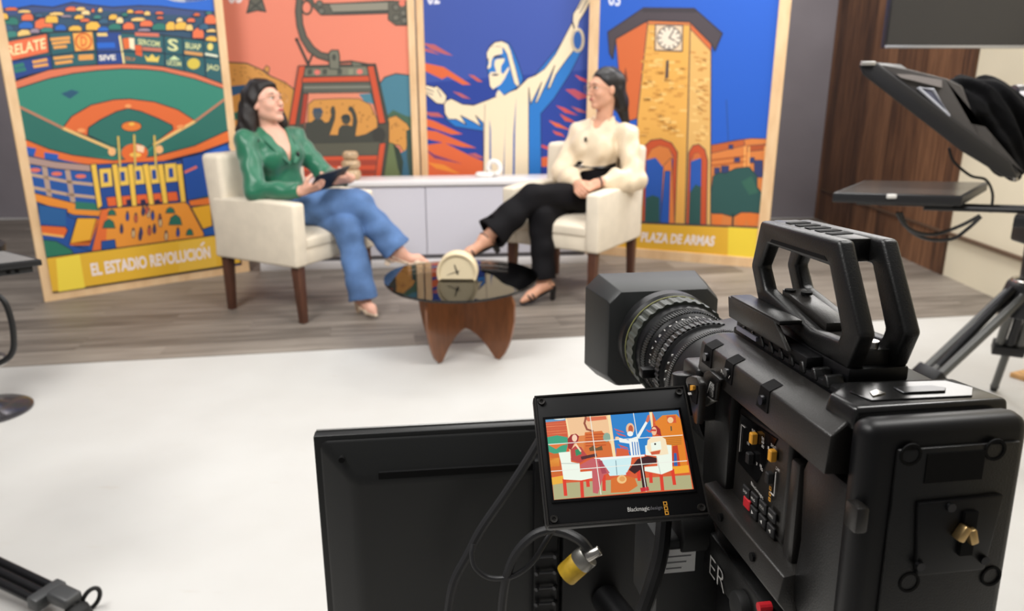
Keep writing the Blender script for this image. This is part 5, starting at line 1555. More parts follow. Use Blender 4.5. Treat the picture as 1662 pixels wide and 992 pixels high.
for x, y, t in ((1225, 700, 'ISO'), (1257, 725, 'SHUT'), (1216, 720, 'ON'), (1222, 744, 'WB'), (1254, 771, 'OFF'), (1253, 782, 'ON'), (1240, 712, '50'), (1240, 718, '60'), (1240, 725, '80'), (1237, 757, 'IR'), (1238, 762, 'ND'), (1264, 762, 'CAM'), (1230, 853, 'MEDIA'), (1249, 727, '1'), (1249, 731, '2'), (1230, 753, '3'), (1246, 770, '4')):
    c_ = pan(x, y); w_ = 0.0018 * len(t)
    lettering('switch_mark', t, (0.0026, c_.y + w_ / 2, c_.z - 0.001), (0, -w_, 0), (0, 0, 0.0022), PRINTW, cp)
for y0, z0, y1, z1 in ((0.137, -0.058, 0.137, -0.080), (0.137, -0.058, 0.131, -0.058), (0.080, -0.070, 0.080, -0.088), (0.080, -0.088, 0.086, -0.088)):
    bm = NB(); box(bm, (0.0026, min(y0, y1) - 0.0003, min(z0, z1) - 0.0003), (0.0032, max(y0, y1) + 0.0003, max(z0, z1) + 0.0003)); obj('switch_mark', bm, PRINTW, cp)
c_ = pan(1221, 782); lettering('maker_name', 'Blackmagic', (0.0026, c_.y, c_.z - 0.003), (0, -0.020, -0.002), (0, 0, 0.0035), PRINTW, cp)
def three_squares(o, ux, uz, m, parent, s=0.0034, gap=0.0012, w=0.0008):
    bm = NB()
    o, ux, uz = Vector(o), Vector(ux).normalized(), Vector(uz).normalized()
    for k_ in range(3):
        b = o + uz * k_ * (s + gap)
        for (a0, b0, a1, b1) in ((0, 0, s, w), (0, s - w, s, s), (0, w, w, s - w), (s - w, w, s, s - w)):
            bm.faces.new([bm.verts.new(b + ux * x_ + uz * z_) for x_, z_ in ((a0, b0), (a1, b0), (a1, b1), (a0, b1))])
    return obj('maker_mark', bm, m, parent)
c_ = pan(1249, 812); three_squares((0.0026, c_.y, c_.z), (0, -1, 0), (0, 0, 1), ORNG, cp, 0.0030)
# card door frame behind the panel
bm = NB(); prism(bm, [(0.000, 0.046, -0.048), (0.000, 0.058, -0.048), (0.000, 0.060, -0.118), (0.000, 0.052, -0.124), (0.000, 0.046, -0.120)], (0.014, 0, 0)); obj('door_pillar', bm, MAG2, VC, bevel=0.003)
# --- rear top cover
bm = NB()
out = [(-0.002, 0.0225), (0.020, 0.041), (0.092, 0.036), (0.099, -0.004), (0.000, -0.004)]
lo_ = [bm.verts.new((x, y, -0.004)) for x, y in out]; hi_ = [bm.verts.new((x * 0.96 + 0.002, y * 0.96, 0.010)) for x, y in out]
bm.faces.new(lo_[::-1]); bm.faces.new(hi_)
for i in range(5): bm.faces.new((lo_[i], lo_[(i + 1) % 5], hi_[(i + 1) % 5], hi_[i]))
MAGG = mat('satin_black_cover', (20, 20, 20), 0.24, spec=0.6)
tcov = obj('top_cover', bm, MAGG, VC, bevel=0.003, seg=3)
bm = NB(); prism(bm, [(0.016, 0.004, 0.0102), (0.078, 0.002, 0.0102), (0.088, 0.014, 0.0102), (0.080, 0.028, 0.0102), (0.026, 0.032, 0.0102), (0.012, 0.020, 0.0102)], (0, 0, 0.0008)); obj('cover_inlay', bm, MAGG, tcov, bevel=0.0004, seg=1)
bm = NB(); prism(bm, [(0.040, 0.010, 0.0112), (0.066, 0.009, 0.0112), (0.070, 0.014, 0.0112), (0.064, 0.019, 0.0112), (0.040, 0.020, 0.0112)], (0, 0, 0.0009)); obj('cover_latch', bm, STEEL, tcov, bevel=0.0004, seg=1)
bm = NB(); prism(bm, [(0.020, 0.009, 0.0112), (0.030, 0.012, 0.0112), (0.028, 0.018, 0.0112), (0.022, 0.015, 0.0112)], (0, 0, 0.0006)); obj('cover_mark', bm, CHROME, tcov)
# --- rear battery plate
bm = NB(); box(bm, (-0.003, -0.024, -0.175), (0.0965, -0.0035, 0.0075)); rp = obj('rear_plate', bm, PLAS, VC, bevel=0.009, seg=4)
bm = NB(); box(bm, (0.014, -0.0265, -0.168), (0.0880, -0.0235, -0.006)); obj('rear_plate_inset', bm, MAG, rp, bevel=0.0025)
for x, y in ((1478, 738), (1615, 730), (1475, 945), (1608, 935)):
    c_ = Lp(x, y, 1, -0.0265)
    bm = NB(); lathe(bm, [(0.0, -0.0004), (0.0045, -0.0004), (0.0050, 0.0006), (0.0064, 0.0006), (0.0066, -0.0002)], (c_.x, -0.0266, c_.z), (0, -1, 0), 20); obj('plate_hole', bm, DEEP, rp, smooth=True)
c_, c2_ = Lp(1505, 737, 1, -0.0265), Lp(1592, 777, 1, -0.0265)
bm = NB(); box(bm, (c_.x, -0.0272, c2_.z), (c2_.x, -0.0262, c_.z)); obj('rating_label', bm, DEEP, rp)
c_, c2_ = Lp(1492, 818, 1, -0.03), Lp(1612, 925, 1, -0.03)
bm = NB(); prism(bm, [(c_.x, -0.030, c_.z), (c2_.x, -0.030, c_.z + 0.001), (c2_.x - 0.005, -0.030, c2_.z), (c_.x + 0.005, -0.030, c2_.z)], (0, 0.004, 0)); vp = obj('battery_mount', bm, PLAS, rp, bevel=0.0015)
for x, y in ((1544, 824), (1494, 920), (1598, 910)):
    q = Lp(x, y, 1, -0.031); bm = NB(); cyl(bm, (q.x, -0.0318, q.z), (q.x, -0.029, q.z), 0.0026, n=12); obj('screw', bm, STEEL, rp)
for x, y, t in ((1561, 865, 0.5), (1576, 869, -0.3)):
    q = Lp(x, y, 1, -0.033); bm = NB(); Mq = Matrix.Translation(q) @ Matrix.Rotation(t, 4, 'Y'); cbox(bm, (0, 0, 0), (0.0050, 0.0060, 0.0095), Mq); obj('contact_pin', bm, BRASS, rp, bevel=0.0012)
q = Lp(1565, 900, 1, -0.031); q2 = Lp(1575, 830, 1, -0.031); bm = NB(); box(bm, (q.x - 0.004, -0.0325, q.z), (q2.x + 0.004, -0.0300, q2.z)); obj('mount_slot', bm, DEEP, rp)
# latch on the left rear edge
q = Lp(1390, 838, 0, -0.004); bm = NB(); cbox(bm, (-0.004, q.y, q.z), (0.008, 0.012, 0.016)); obj('side_latch', bm, MAG2, VC, bevel=0.002)
# --- top deck with cooling fins
bm = NB(); box(bm, (0.018, 0.042, -0.004), (0.090, 0.196, 0.004)); deck = obj('top_deck', bm, PLAS, VC, bevel=0.003)
for k_ in range(9):
    y0 = 0.050 + k_ * 0.015
    bm = NB(); prism(bm, [(0.017, y0, 0.001), (0.017, y0 + 0.008, 0.001), (0.017, y0 + 0.007, 0.0085), (0.017, y0 + 0.003, 0.0085)], (0.012, 0, 0)); obj('cooling_fin', bm, MAG, deck, bevel=0.0008, seg=1)
bm = NB(); box(bm, (0.016, 0.150, 0.003), (0.026, 0.185, 0.0065)); obj('port_row', bm, mat('grey_port_marking', (120, 118, 130), 0.5), deck)
# viewfinder rail
bm = NB(); prism(bm, [(0.012, 0.192, 0.012), (0.012, 0.095, 0.012), (0.012, 0.118, 0.0285), (0.012, 0.196, 0.0285)], (0.004, 0, 0)); vf = obj('viewfinder_rail', bm, MAG2, VC, bevel=0.0012)
bm = NB(); box(bm, (0.0125, 0.110, 0.0265), (0.030, 0.192, 0.030)); obj('rail_flange', bm, MAG, vf, bevel=0.0010)
bm = NB(); box(bm, (0.018, 0.080, 0.004), (0.034, 0.190, 0.0125)); obj('rail_foot', bm, PLAS, vf, bevel=0.002)
# --- top handle
def ring_prism(bm, outer, inner, x0, x1):
    n = len(outer)
    R_ = []
    for x in (x0, x1):
        R_.append(([bm.verts.new((x, y, z)) for y, z in outer], [bm.verts.new((x, y, z)) for y, z in inner]))
    (oa, ia), (ob, ib) = R_
    for i in range(n):
        j = (i + 1) % n
        bm.faces.new((oa[i], oa[j], ia[j], ia[i])); bm.faces.new((ob[i], ib[i], ib[j], ob[j]))
        bm.faces.new((oa[i], ob[i], ob[j], oa[j])); bm.faces.new((ia[i], ia[j], ib[j], ib[i]))
outer = [(0.185, 0.0905), (0.0755, 0.0915), (0.0423, 0.0374), (0.052, 0.0120), (0.100, 0.0125), (0.150, 0.0220), (0.1800, 0.0270), (0.1965, 0.0528)]
inner = [(0.1700, 0.0740), (0.0850, 0.0735), (0.0640, 0.0350), (0.0665, 0.0275), (0.100, 0.0255), (0.146, 0.0345), (0.1700, 0.0390), (0.1810, 0.0545)]
hd = thing('tmp2', '', ''); bpy.data.objects.remove(hd)
bm = NB(); ring_prism(bm, outer, inner, 0.030, 0.0415); hnd = obj('handle', bm, MAG, VC, bevel=0.0028, seg=3, angle=30)
bm = NB(); ring_prism(bm, outer, inner, 0.0605, 0.072); obj('handle_side', bm, MAG, hnd, bevel=0.0028, seg=3, angle=30)
bm = NB(); box(bm, (0.0405, 0.088, 0.0745), (0.0615, 0.186, 0.0905)); obj('handle_grip', bm, MAG, hnd, bevel=0.0015)
bm = NB(); box(bm, (0.0405, 0.172, 0.040), (0.0615, 0.186, 0.0745)); 
bm.free()
for k_ in range(5):
    bm = NB(); y0 = 0.104 + k_ * 0.014; prism(bm, [(0.042, y0, 0.0906), (0.060, y0 + 0.003, 0.0906), (0.060, y0 + 0.011, 0.0906), (0.042, y0 + 0.008, 0.0906)], (0, 0, 0.0005)); obj('grip_slot', bm, DEEP, hnd)
bm = NB(); box(bm, (0.0405, 0.056, 0.0125), (0.0615, 0.165, 0.0235)); obj('handle_base', bm, MAG2, hnd, bevel=0.001)
bm = NB(); box(bm, (0.030, 0.050, 0.003), (0.072, 0.165, 0.0135)); obj('handle_foot', bm, PLAS, hnd, bevel=0.002)
bm = NB(); prism(bm, [(0.042, 0.100, 0.0235), (0.0605, 0.100, 0.0235), (0.0605, 0.165, 0.0335), (0.042, 0.165, 0.0335)], (0, 0, 0.0065)); obj('accessory_shoe', bm, MAG2, hnd, bevel=0.0012)
for y0, x0 in ((0.16, 0.046), (0.15, 0.054)):
    bm = NB(); cyl(bm, (x0, y0, 0.0385), (x0, y0, 0.0405), 0.0042, n=18); obj('thread_hole', bm, DEEP, hnd)
bm = NB(); cyl(bm, (0.051, 0.062, 0.0235), (0.051, 0.062, 0.028), 0.005, n=18); obj('thumb_screw', bm, CHROME, hnd, smooth=False)
bm = NB(); prism(bm, [(0.0297, 0.164, 0.0790), (0.0297, 0.090, 0.0790), (0.0297, 0.086, 0.0765), (0.0297, 0.166, 0.0765)], (0.0006, 0, 0)); obj('handle_groove', bm, DEEP, hnd)
# --- lens
LX, LZ = 0.0435, -0.074
lens = thing('tmp3', '', ''); bpy.data.objects.remove(lens)
prof = [(0.030, 0.205), (0.047, 0.206), (0.0485, 0.212), (0.0485, 0.250), (0.0500, 0.262), (0.0500, 0.280), (0.0470, 0.283), (0.0470, 0.296), (0.0495, 0.298), (0.0495, 0.312), (0.0455, 0.315), (0.0455, 0.345), (0.0480, 0.348), (0.0480, 0.360), (0.0500, 0.362), (0.0515, 0.372), (0.0540, 0.392), (0.0540, 0.402), (0.0565, 0.405), (0.0565, 0.420), (0.040, 0.424), (0.0, 0.424)]
bm = NB(); lathe(bm, prof, (LX, 0, LZ), (0, 1, 0), 64); ln = obj('lens', bm, PLAS, VC, smooth=True)
def ribbed(y0, y1, r, n, h, name, m):
    bm = NB()
    N = n * 4
    Rr = []
    for y_ in (y0, y1):
        ring = []
        for i in range(N):
            t = 2 * math.pi * i / N
            rr = r + (h if i % 4 in (1, 2) else 0)
            ring.append(bm.verts.new((LX + rr * math.cos(t), y_, LZ + rr * math.sin(t))))
        Rr.append(ring)
    inn = [[bm.verts.new((LX + (r - 0.003) * math.cos(2 * math.pi * i / N), y_, LZ + (r - 0.003) * math.sin(2 * math.pi * i / N))) for i in range(N)] for y_ in (y0, y1)]
    for i in range(N):
        j = (i + 1) % N
        bm.faces.new((Rr[0][i], Rr[0][j], Rr[1][j], Rr[1][i])); bm.faces.new((Rr[0][i], inn[0][i], inn[0][j], Rr[0][j])); bm.faces.new((Rr[1][i], Rr[1][j], inn[1][j], inn[1][i]))
    return obj(name, bm, m, ln)
RING = mat('lens_ring_black', (32, 33, 32), 0.4); RINGG = mat('lens_ring_grey', (62, 66, 60), 0.45)
ribbed(0.372, 0.392, 0.0540, 34, 0.0014, 'focus_ring', RINGG)
ribbed(0.348, 0.358, 0.0485, 110, 0.0012, 'gear_ring', RING)
ribbed(0.320, 0.330, 0.0465, 110, 0.0012, 'gear_ring', RING)
ribbed(0.300, 0.310, 0.0500, 60, 0.0010, 'zoom_ring', RING)
ribbed(0.270, 0.276, 0.0502, 150, 0.0007, 'iris_ring', RING)
bm = NB(); tube(bm, [(LX + 0.0545 * math.cos(2 * math.pi * i / 64), 0.397, LZ + 0.0545 * math.sin(2 * math.pi * i / 64)) for i in range(64)], 0.0007, 6, closed=True); obj('ring_line', bm, mat('yellow_ring_line', (150, 150, 96), 0.4), ln, smooth=True)
for k_ in range(16):     # distance scale ticks around the upper left
    t = math.radians(70 + k_ * 9)
    c_ = Vector((LX + 0.0463 * math.cos(t), 0.337, LZ + 0.0463 * math.sin(t)))
    tg = Vector((-math.sin(t), 0, math.cos(t)))
    if k_ % 2 == 0:
        lettering('scale_mark', str([1, 2, 3, 4, 5, 7, 10, 15][k_ // 2]), c_ - tg * 0.0016, tg * 0.0032, (0, 0.004, 0), PRINTW, ln)
    else:
        bm = NB(); nrm_ = Vector((math.cos(t), 0, math.sin(t))) * 0.0002
        bm.faces.new([bm.verts.new(c_ + nrm_ + q) for q in (tg * 0.0004, -tg * 0.0004, -tg * 0.0004 + Vector((0, 0.004, 0)), tg * 0.0004 + Vector((0, 0.004, 0)))]); obj('scale_mark', bm, PRINTW, ln)
for k_ in range(8):
    t = math.radians(150 + k_ * 10); c_ = Vector((LX + 0.0476 * math.cos(t), 0.288, LZ + 0.0476 * math.sin(t))); bm = NB(); cbox(bm, c_, (0.0016, 0.0016, 0.0016)); obj('scale_mark', bm, PRINTW, ln)
bm = NB(); cbox(bm, (LX - 0.054, 0.322, LZ - 0.004), (0.014, 0.012, 0.010)); obj('zoom_lever', bm, PLAS, ln, bevel=0.002)
bm = NB(); prism(bm, [(0.03, 0.24, -0.030), (0.085, 0.24, -0.022), (0.110, 0.24, -0.05), (0.110, 0.24, -0.10), (0.08, 0.24, -0.11)], (0, 0.085, 0)); obj('servo_grip', bm, PLAS, ln, bevel=0.008, seg=3)
# lens hood: chamfered rectangular shade
def oct_(hw, hh, ch, y): return [(LX + x, y, LZ - 0.002 + z) for x, z in ((-hw + ch, hh), (hw - ch, hh), (hw, hh - ch), (hw, -hh + ch), (hw - ch, -hh), (-hw + ch, -hh), (-hw, -hh + ch), (-hw, hh - ch))]
bm = NB()
loops = [oct_(0.042, 0.040, 0.018, 0.420), oct_(0.0640, 0.0555, 0.013, 0.432), oct_(0.0655, 0.0575, 0.013, 0.440), oct_(0.0760, 0.0640, 0.016, 0.498), oct_(0.0735, 0.0615, 0.016, 0.498), oct_(0.0600, 0.0500, 0.013, 0.446), oct_(0.045, 0.042, 0.018, 0.430)]
VL = [[bm.verts.new(p) for p in L_] for L_ in loops]
for a_, b_ in zip(VL, VL[1:]):
    for i in range(8): bm.faces.new((a_[i], a_[(i + 1) % 8], b_[(i + 1) % 8], b_[i]))
for i in range(8): bm.faces.new((VL[-1][i], VL[-1][(i + 1) % 8], VL[0][(i + 1) % 8], VL[0][i]))
hood = obj('lens_hood', bm, HOODM, ln, bevel=0.0012)
bm = NB(); lathe(bm, [(0.0, 0.0), (0.020, 0.002), (0.036, 0.008), (0.040, 0.0)], (LX, 0.432, LZ), (0, 1, 0), 32); obj('front_glass', bm, mat('lens_glass', (14, 14, 22), 0.05, coat=1.0), ln, smooth=True)
# --- fold-out screen
ME = (math.radians(-43.97), math.radians(-2.53), math.radians(4.11))
MR = Euler(ME, 'XYZ').to_matrix()
MC = Vector((0.08323, 0.53259, 0.99191))
W4 = (Matrix.Translation(VO) @ VM.to_4x4()).inverted() @ (Matrix.Translation(MC) @ MR.to_4x4())
bm = NB(); box(bm, (-0.0625, 0.0, -0.0528), (0.0625, 0.013, 0.0528), W4); mon = obj('screen_housing', bm, PLAS, VC, bevel=0.0035, seg=3, label='fold-out screen with black bezel')
bm = NB(); inset_rect_frame(bm, (-0.0613, -0.0516), (0.0613, 0.0516), 0.0012, -0.0008, 0.002); bm.transform(W4); obj('bezel_rim', bm, MAG2, mon)
bm = NB(); box(bm, (-0.0565, -0.0012, -0.0345), (0.0545, 0.001, 0.0330), W4); obj('screen_glass', bm, mat('screen_glass_black', (6, 6, 8), 0.12), mon)
for x, z in ((-0.056, 0.0465), (0.056, 0.0465), (0.056, -0.0465), (-0.056, -0.0465)):
    bm = NB(); lathe(bm, [(0.0, 0.0006), (0.0014, 0.0006), (0.0015, 0.0016), (0.0028, 0.0018), (0.0032, 0.0)], (0, 0, 0), (0, -1, 0), 16); bm.transform(W4 @ Matrix.Translation((x, 0.0, z))); obj('screw', bm, MAG2, mon, smooth=True)
def mloc(x, y, z): return W4 @ Vector((x, y, z))
lettering('maker_name', 'Blackmagic', mloc(0.0, -0.0009, -0.0465), mloc(0.0, 0, 0) - mloc(0, 0, 0) + (W4.to_3x3() @ Vector((0.0165, 0, 0))), W4.to_3x3() @ Vector((0, 0, 0.0042)), PRINTW, mon)
lettering('maker_name', 'design', mloc(0.0168, -0.0009, -0.0462), W4.to_3x3() @ Vector((0.0095, 0, 0)), W4.to_3x3() @ Vector((0, 0, 0.0034)), mat('grey_marking', (110, 108, 112), 0.5), mon)
o3 = three_squares((0, 0, 0), (1, 0, 0), (0, 0, 1), ORNG, mon, 0.0030, 0.0005, 0.0007)
o3.data.transform(W4 @ Matrix.Translation((0.0275, -0.0009, -0.0500)))
# picture on the screen: lit print of the interview, drawn in the photo's own pixels on the screen plane
def lit(c): 
    return mat('screen_pixel_%d_%d_%d' % c, (5, 5, 5), 0.4, emit=c, estr=1.0)
mu, mv, mn = MR @ Vector((1, 0, 0)), MR @ Vector((0, 0, 1)), MR @ Vector((0, -1, 0))
a = Art(MC + mn * 0.0013, mu, mv, mn, (-0.0545, -0.0325, 0.0526, 0.0308), step=0.00001)
a.fx = lambda x, y: (880 + x * 0.16129, 660 + y * 0.16129)
R1, R2, R3, TQ, PB, PW_, BR_ = (214, 92, 52), (232, 132, 70), (240, 196, 150), (62, 160, 124), (40, 128, 200), (240, 244, 240), (96, 28, 34)
a.poly([(-20, 90), (1600, -20), (1640, 900), (60, 1000)], R1)
a.poly([(25, 120), (230, 108), (235, 140), (28, 160)], (96, 150, 190)); a.ell(170, 122, 60, 12, (240, 244, 236)); a.poly([(30, 160), (235, 140), (250, 310), (45, 320)], (206, 92, 60))
for i in range(5): a.line([(40, 180 + i * 25), (245, 165 + i * 25)], (232, 140, 96), 0.0006, bump=False)
a.poly([(45, 310), (150, 290), (255, 310), (260, 380), (55, 400)], TQ); a.poly([(58, 400), (258, 385), (240, 460), (130, 480), (60, 455)], TQ, bump=False); a.poly([(60, 385), (255, 370), (180, 400), (140, 430)], (226, 120, 60))
a.poly([(65, 480), (180, 470), (190, 690), (85, 700)], (206, 104, 44)); a.poly([(75, 520), (170, 515), (175, 600), (80, 610)], (226, 150, 60), bump=False); a.poly([(90, 715), (210, 695), (215, 770), (100, 790)], (236, 176, 62))
a.poly([(240, 108), (470, 95), (680, 80), (730, 500), (280, 520)], R3); a.poly([(420, 110), (640, 95), (650, 130), (460, 150)], (216, 110, 76)); a.line([(440, 110), (425, 170), (450, 230), (510, 250)], (150, 80, 60), 0.0016); a.poly([(430, 260), (600, 245), (690, 380), (710, 500), (400, 520)], (214, 110, 50)); a.poly([(330, 300), (430, 290), (420, 520), (340, 520)], (220, 130, 70), bump=False)
for i in range(5): a.line([(440, 285 + i * 28), (640, 275 + i * 28)], (176, 70, 36), 0.0008, bump=False)
a.poly([(470, 420), (520, 390), (540, 420), (600, 395), (610, 440), (480, 450)], (110, 80, 46)); a.ell(650, 310, 38, 45, (140, 170, 150))
a.poly([(655, 85), (685, 83), (742, 505), (712, 508)], (246, 222, 170)); a.poly([(230, 110), (245, 108), (285, 310), (268, 312)], (246, 222, 170), bump=False)
a.poly([(685, 83), (1085, 55), (1110, 300), (1050, 480), (745, 505)], PB); a.poly([(745, 420), (860, 430), (880, 495), (745, 505)], R1)
for x, y in ((720, 220), (740, 260), (730, 300), (760, 380), (780, 410), (1040, 230), (1050, 300)): a.poly([(x, y), (x + 90, y + 30), (x + 110, y + 45), (x + 30, y + 28)], (206, 90, 90), bump=False)
a.poly([(870, 330), (960, 300), (990, 490), (895, 500)], PW_); a.poly([(760, 310), (870, 340), (880, 375), (780, 360)], PW_, bump=False); a.poly([(950, 300), (1040, 150), (1060, 165), (980, 310), (970, 320)], PW_, bump=False); a.ell(755, 320, 22, 16, (244, 200, 160)); a.poly([(1040, 150), (1060, 90), (1085, 80), (1080, 140), (1060, 165)], (214, 110, 80)); a.ell(885, 225, 42, 58, (236, 190, 150)); a.ell(890, 230, 24, 42, (190, 90, 60)); a.ell(885, 275, 30, 26, PW_)
for x in (905, 930, 955): a.line([(x, 360), (x + 14, 490)], (60, 120, 190), 0.0008, bump=False)
a.poly([(1075, 55), (1105, 52), (1115, 200), (1100, 210)], (246, 222, 170))
a.poly([(1105, 50), (1370, 35), (1385, 130), (1150, 150)], (70, 130, 180)); a.poly([(1130, 160), (1210, 90), (1350, 80), (1395, 130), (1460, 600), (1300, 620), (1200, 300)], (226, 130, 40)); a.poly([(1250, 95), (1340, 90), (1350, 165), (1262, 170)], (214, 90, 50)); a.ell(1290, 138, 30, 30, (240, 200, 150)); a.poly([(1290, 200), (1302, 198), (1306, 245), (1294, 248)], (70, 80, 60))
for i in range(5): a.line([(1210, 320 + i * 18), (1400, 305 + i * 18)], (170, 110, 40), 0.0006, bump=False)
a.poly([(1300, 600), (1310, 400), (1360, 390), (1390, 600)], (196, 66, 40)); a.poly([(1325, 600), (1325, 470), (1350, 470), (1362, 600)], (50, 100, 170)); a.poly([(1310, 610), (1470, 590), (1480, 665), (1320, 680)], (240, 168, 50))
a.poly([(105, 790), (230, 770), (700, 740), (1490, 690), (1510, 830), (1100, 850), (120, 940)], (176, 172, 128))
a.poly([(560, 520), (900, 500), (890, 590), (840, 690), (680, 700), (600, 560)], (206, 236, 238)); a.poly([(520, 520), (1030, 485), (1030, 502), (560, 545)], PW_); a.line([(740, 545), (752, 690)], (120, 150, 160), 0.0006)
# chairs
WHT = (238, 246, 232)
for x0, y0, x1, y1 in ((222, 740, 235, 890), (395, 740, 405, 910), (455, 730, 462, 800), (620, 700, 622, 840), (1090, 680, 1095, 760), (1195, 680, 1210, 835), (1310, 640, 1330, 780), (970, 660, 975, 740)): a.line([(x0, y0), (x1, y1)], (220, 62, 44), 0.0026, bump=False)
a.poly([(165, 465), (280, 455), (290, 560), (375, 575), (390, 745), (215, 735), (190, 570)], WHT); a.poly([(380, 660), (500, 650), (510, 720), (390, 745)], WHT); a.line([(195, 575), (372, 575)], (190, 200, 190), 0.0006)
a.poly([(1035, 395), (1090, 380), (1300, 390), (1310, 640), (1200, 685), (1030, 650), (1030, 610), (1160, 600), (1150, 500), (1040, 490)], WHT); a.line([(1150, 505), (1190, 680)], (190, 200, 190), 0.0006)
# table with clock
a.poly([(690, 730), (800, 690), (930, 720), (960, 800), (870, 860), (690, 870)], (214, 112, 46)); a.ell(800, 735, 48, 42, (240, 196, 130)); a.ell(805, 730, 30, 26, (226, 160, 90))
# seated figures
a.poly([(260, 420), (255, 330), (290, 285), (340, 275), (370, 300), (360, 350), (320, 380), (290, 440)], (156, 44, 46)); a.ell(325, 320, 26, 36, (246, 208, 180))
a.poly([(285, 440), (330, 400), (390, 410), (440, 480), (470, 510), (380, 570), (290, 540)], (186, 70, 66)); a.poly([(330, 440), (380, 420), (395, 480), (340, 500)], (56, 140, 96)); a.poly([(340, 370), (395, 450), (385, 460), (330, 390)], (246, 214, 180)); a.line([(400, 520), (540, 490)], (80, 40, 44), 0.0024)
a.poly([(380, 590), (500, 525), (580, 530), (680, 670), (620, 690), (560, 880), (510, 870), (500, 640), (390, 630)], (196, 96, 100)); a.poly([(560, 550), (600, 545), (650, 670), (600, 680)], (170, 70, 84))
a.poly([(1095, 240), (1110, 205), (1150, 195), (1185, 230), (1200, 300), (1170, 290)], (156, 40, 42)); a.ell(1125, 250, 26, 42, (242, 190, 150)); a.line([(1095, 240), (1140, 242)], (200, 50, 46), 0.0014)
a.poly([(1060, 340), (1110, 305), (1190, 300), (1240, 330), (1270, 480), (1170, 495), (1080, 470), (1050, 420)], (246, 226, 190)); a.poly([(1090, 370), (1190, 350), (1200, 430), (1100, 450)], WHT); a.poly([(1085, 460), (1190, 440), (1180, 480), (1100, 490)], (206, 92, 60)); a.ell(1135, 380, 10, 10, (40, 30, 30))
a.poly([(870, 640), (960, 530), (1060, 500), (1150, 520), (1150, 570), (1020, 600), (1060, 830), (1010, 830), (985, 640), (930, 680)], (58, 24, 28)); a.poly([(840, 670), (880, 650), (890, 680), (850, 700)], (214, 80, 60)); a.line([(1000, 840), (1060, 830)], (200, 40, 50), 0.003)
# framing guides
for p, q in (((480, 92), (590, 885)), ((915, 62), (1045, 855)), ((52, 385), (1410, 290)), ((85, 655), (1455, 548))): a.line([p, q], (236, 236, 226), 0.0006, bump=False)
Mi = (Matrix.Translation(VO) @ VM.to_4x4()).inverted()
a.build('screen_picture', mon, Mi, mk=lit)
# hinge arm between housing and body
bm = NB(); h0 = mloc(0.060, 0.008, 0.042); cyl(bm, h0 + Vector((0.004, 0.006, -0.014)), h0 + Vector((0.004, 0.010, 0.020)), 0.010, n=24); hg = obj('hinge', bm, MAG, VC, bevel=0.0015)
q0 = Lp(1127, 636, 0, -0.018)
bm = NB(); cbox(bm, (-0.004, 0.196, -0.050), (0.026, 0.034, 0.046)); obj('hinge_block', bm, MAG, VC, bevel=0.004, seg=3)
hz_ = lambda x, y, c: Lp(1080 + x * 0.1109, 590 + y * 0.1109, 0, c)
bm = NB(); prism(bm, [hz_(x, y, -0.030) for x, y in ((295, 210), (370, 180), (450, 200), (497, 300), (492, 560), (455, 900), (415, 880), (380, 700), (330, 430), (290, 280))], (0.006, 0, 0)); hcap = obj('hinge_cap', bm, MAG2, VC, bevel=0.0015)
bm = NB(); prism(bm, [hz_(x, y, -0.0308) for x, y in ((330, 300), (460, 330), (470, 420), (450, 600), (390, 560), (345, 430))], (0.001, 0, 0)); obj('hinge_slot', bm, DEEP, hcap)
bm = NB(); prism(bm, [hz_(x, y, -0.033) for x, y in ((360, 320), (405, 330), (400, 385), (360, 400))], (0.003, 0, 0)); obj('hinge_switch', bm, ORNG, hcap)
bm = NB(); prism(bm, [hz_(x, y, -0.0325) for x, y in ((325, 430), (345, 425), (355, 460), (338, 462))], (0.002, 0, 0)); obj('hinge_mark', bm, PRINTW, hcap)
bm = NB(); prism(bm, [hz_(x, y, -0.0205) for x, y in ((500, 572), (605, 480), (702, 555), (560, 632))], (0.004, 0, 0)); obj('hinge_wedge', bm, mat('grey_wedge', (96, 95, 90), 0.4), hg, bevel=0.0008)
bm = NB(); prism(bm, [hz_(x, y, -0.0190) for x, y in ((560, 130), (640, 100), (800, 240), (750, 290), (720, 560), (500, 560), (520, 300))], (0.004, 0, 0)); obj('hinge_face', bm, MAG, hg, bevel=0.001)
for i, t_ in enumerate(('PEAK', 'ZOOM', 'LUT', 'HFR', 'DISP')):
    p_ = hz_(655 - i * 4, 305 + i * 40, -0.0192); lettering('hinge_mark', t_, p_, (0, -0.0075, 0), (0, 0, 0.0024), PRINTW, hg)
p_, p2_ = hz_(655, 285, -0.0192), hz_(610, 430, -0.0192)
bm = NB(); prism(bm, [p_, p_ + Vector((0, -0.001, 0)), p2_ + Vector((0, -0.001, 0)), p2_], (-0.0003, 0, 0)); obj('hinge_mark', bm, PRINTW, hg)
lettering('rail_mark', 'NEW', Lp(1170, 605, 0, -0.0149), (0, -0.016, 0), (0, 0, 0.003), PRINTW, rail)
# base plate, grip foot and badge bar
bm = NB(); box(bm, (0.004, -0.01, -0.163), (0.090, 0.190, -0.150)); obj('base_plate', bm, MAG, VC, bevel=0.003)
bm = NB(); box(bm, (0.090, 0.004, -0.150), (0.112, 0.150, -0.030)); obj('connector_block', bm, MAG, VC, bevel=0.004)

# ================================================================ TRIPOD, DISPLAY AND CABLES AROUND THE CAMERA
def WV(x, y, z): return VO + VM @ Vector((x, y, z))
VM4 = Matrix.Translation(VO) @ VM.to_4x4()
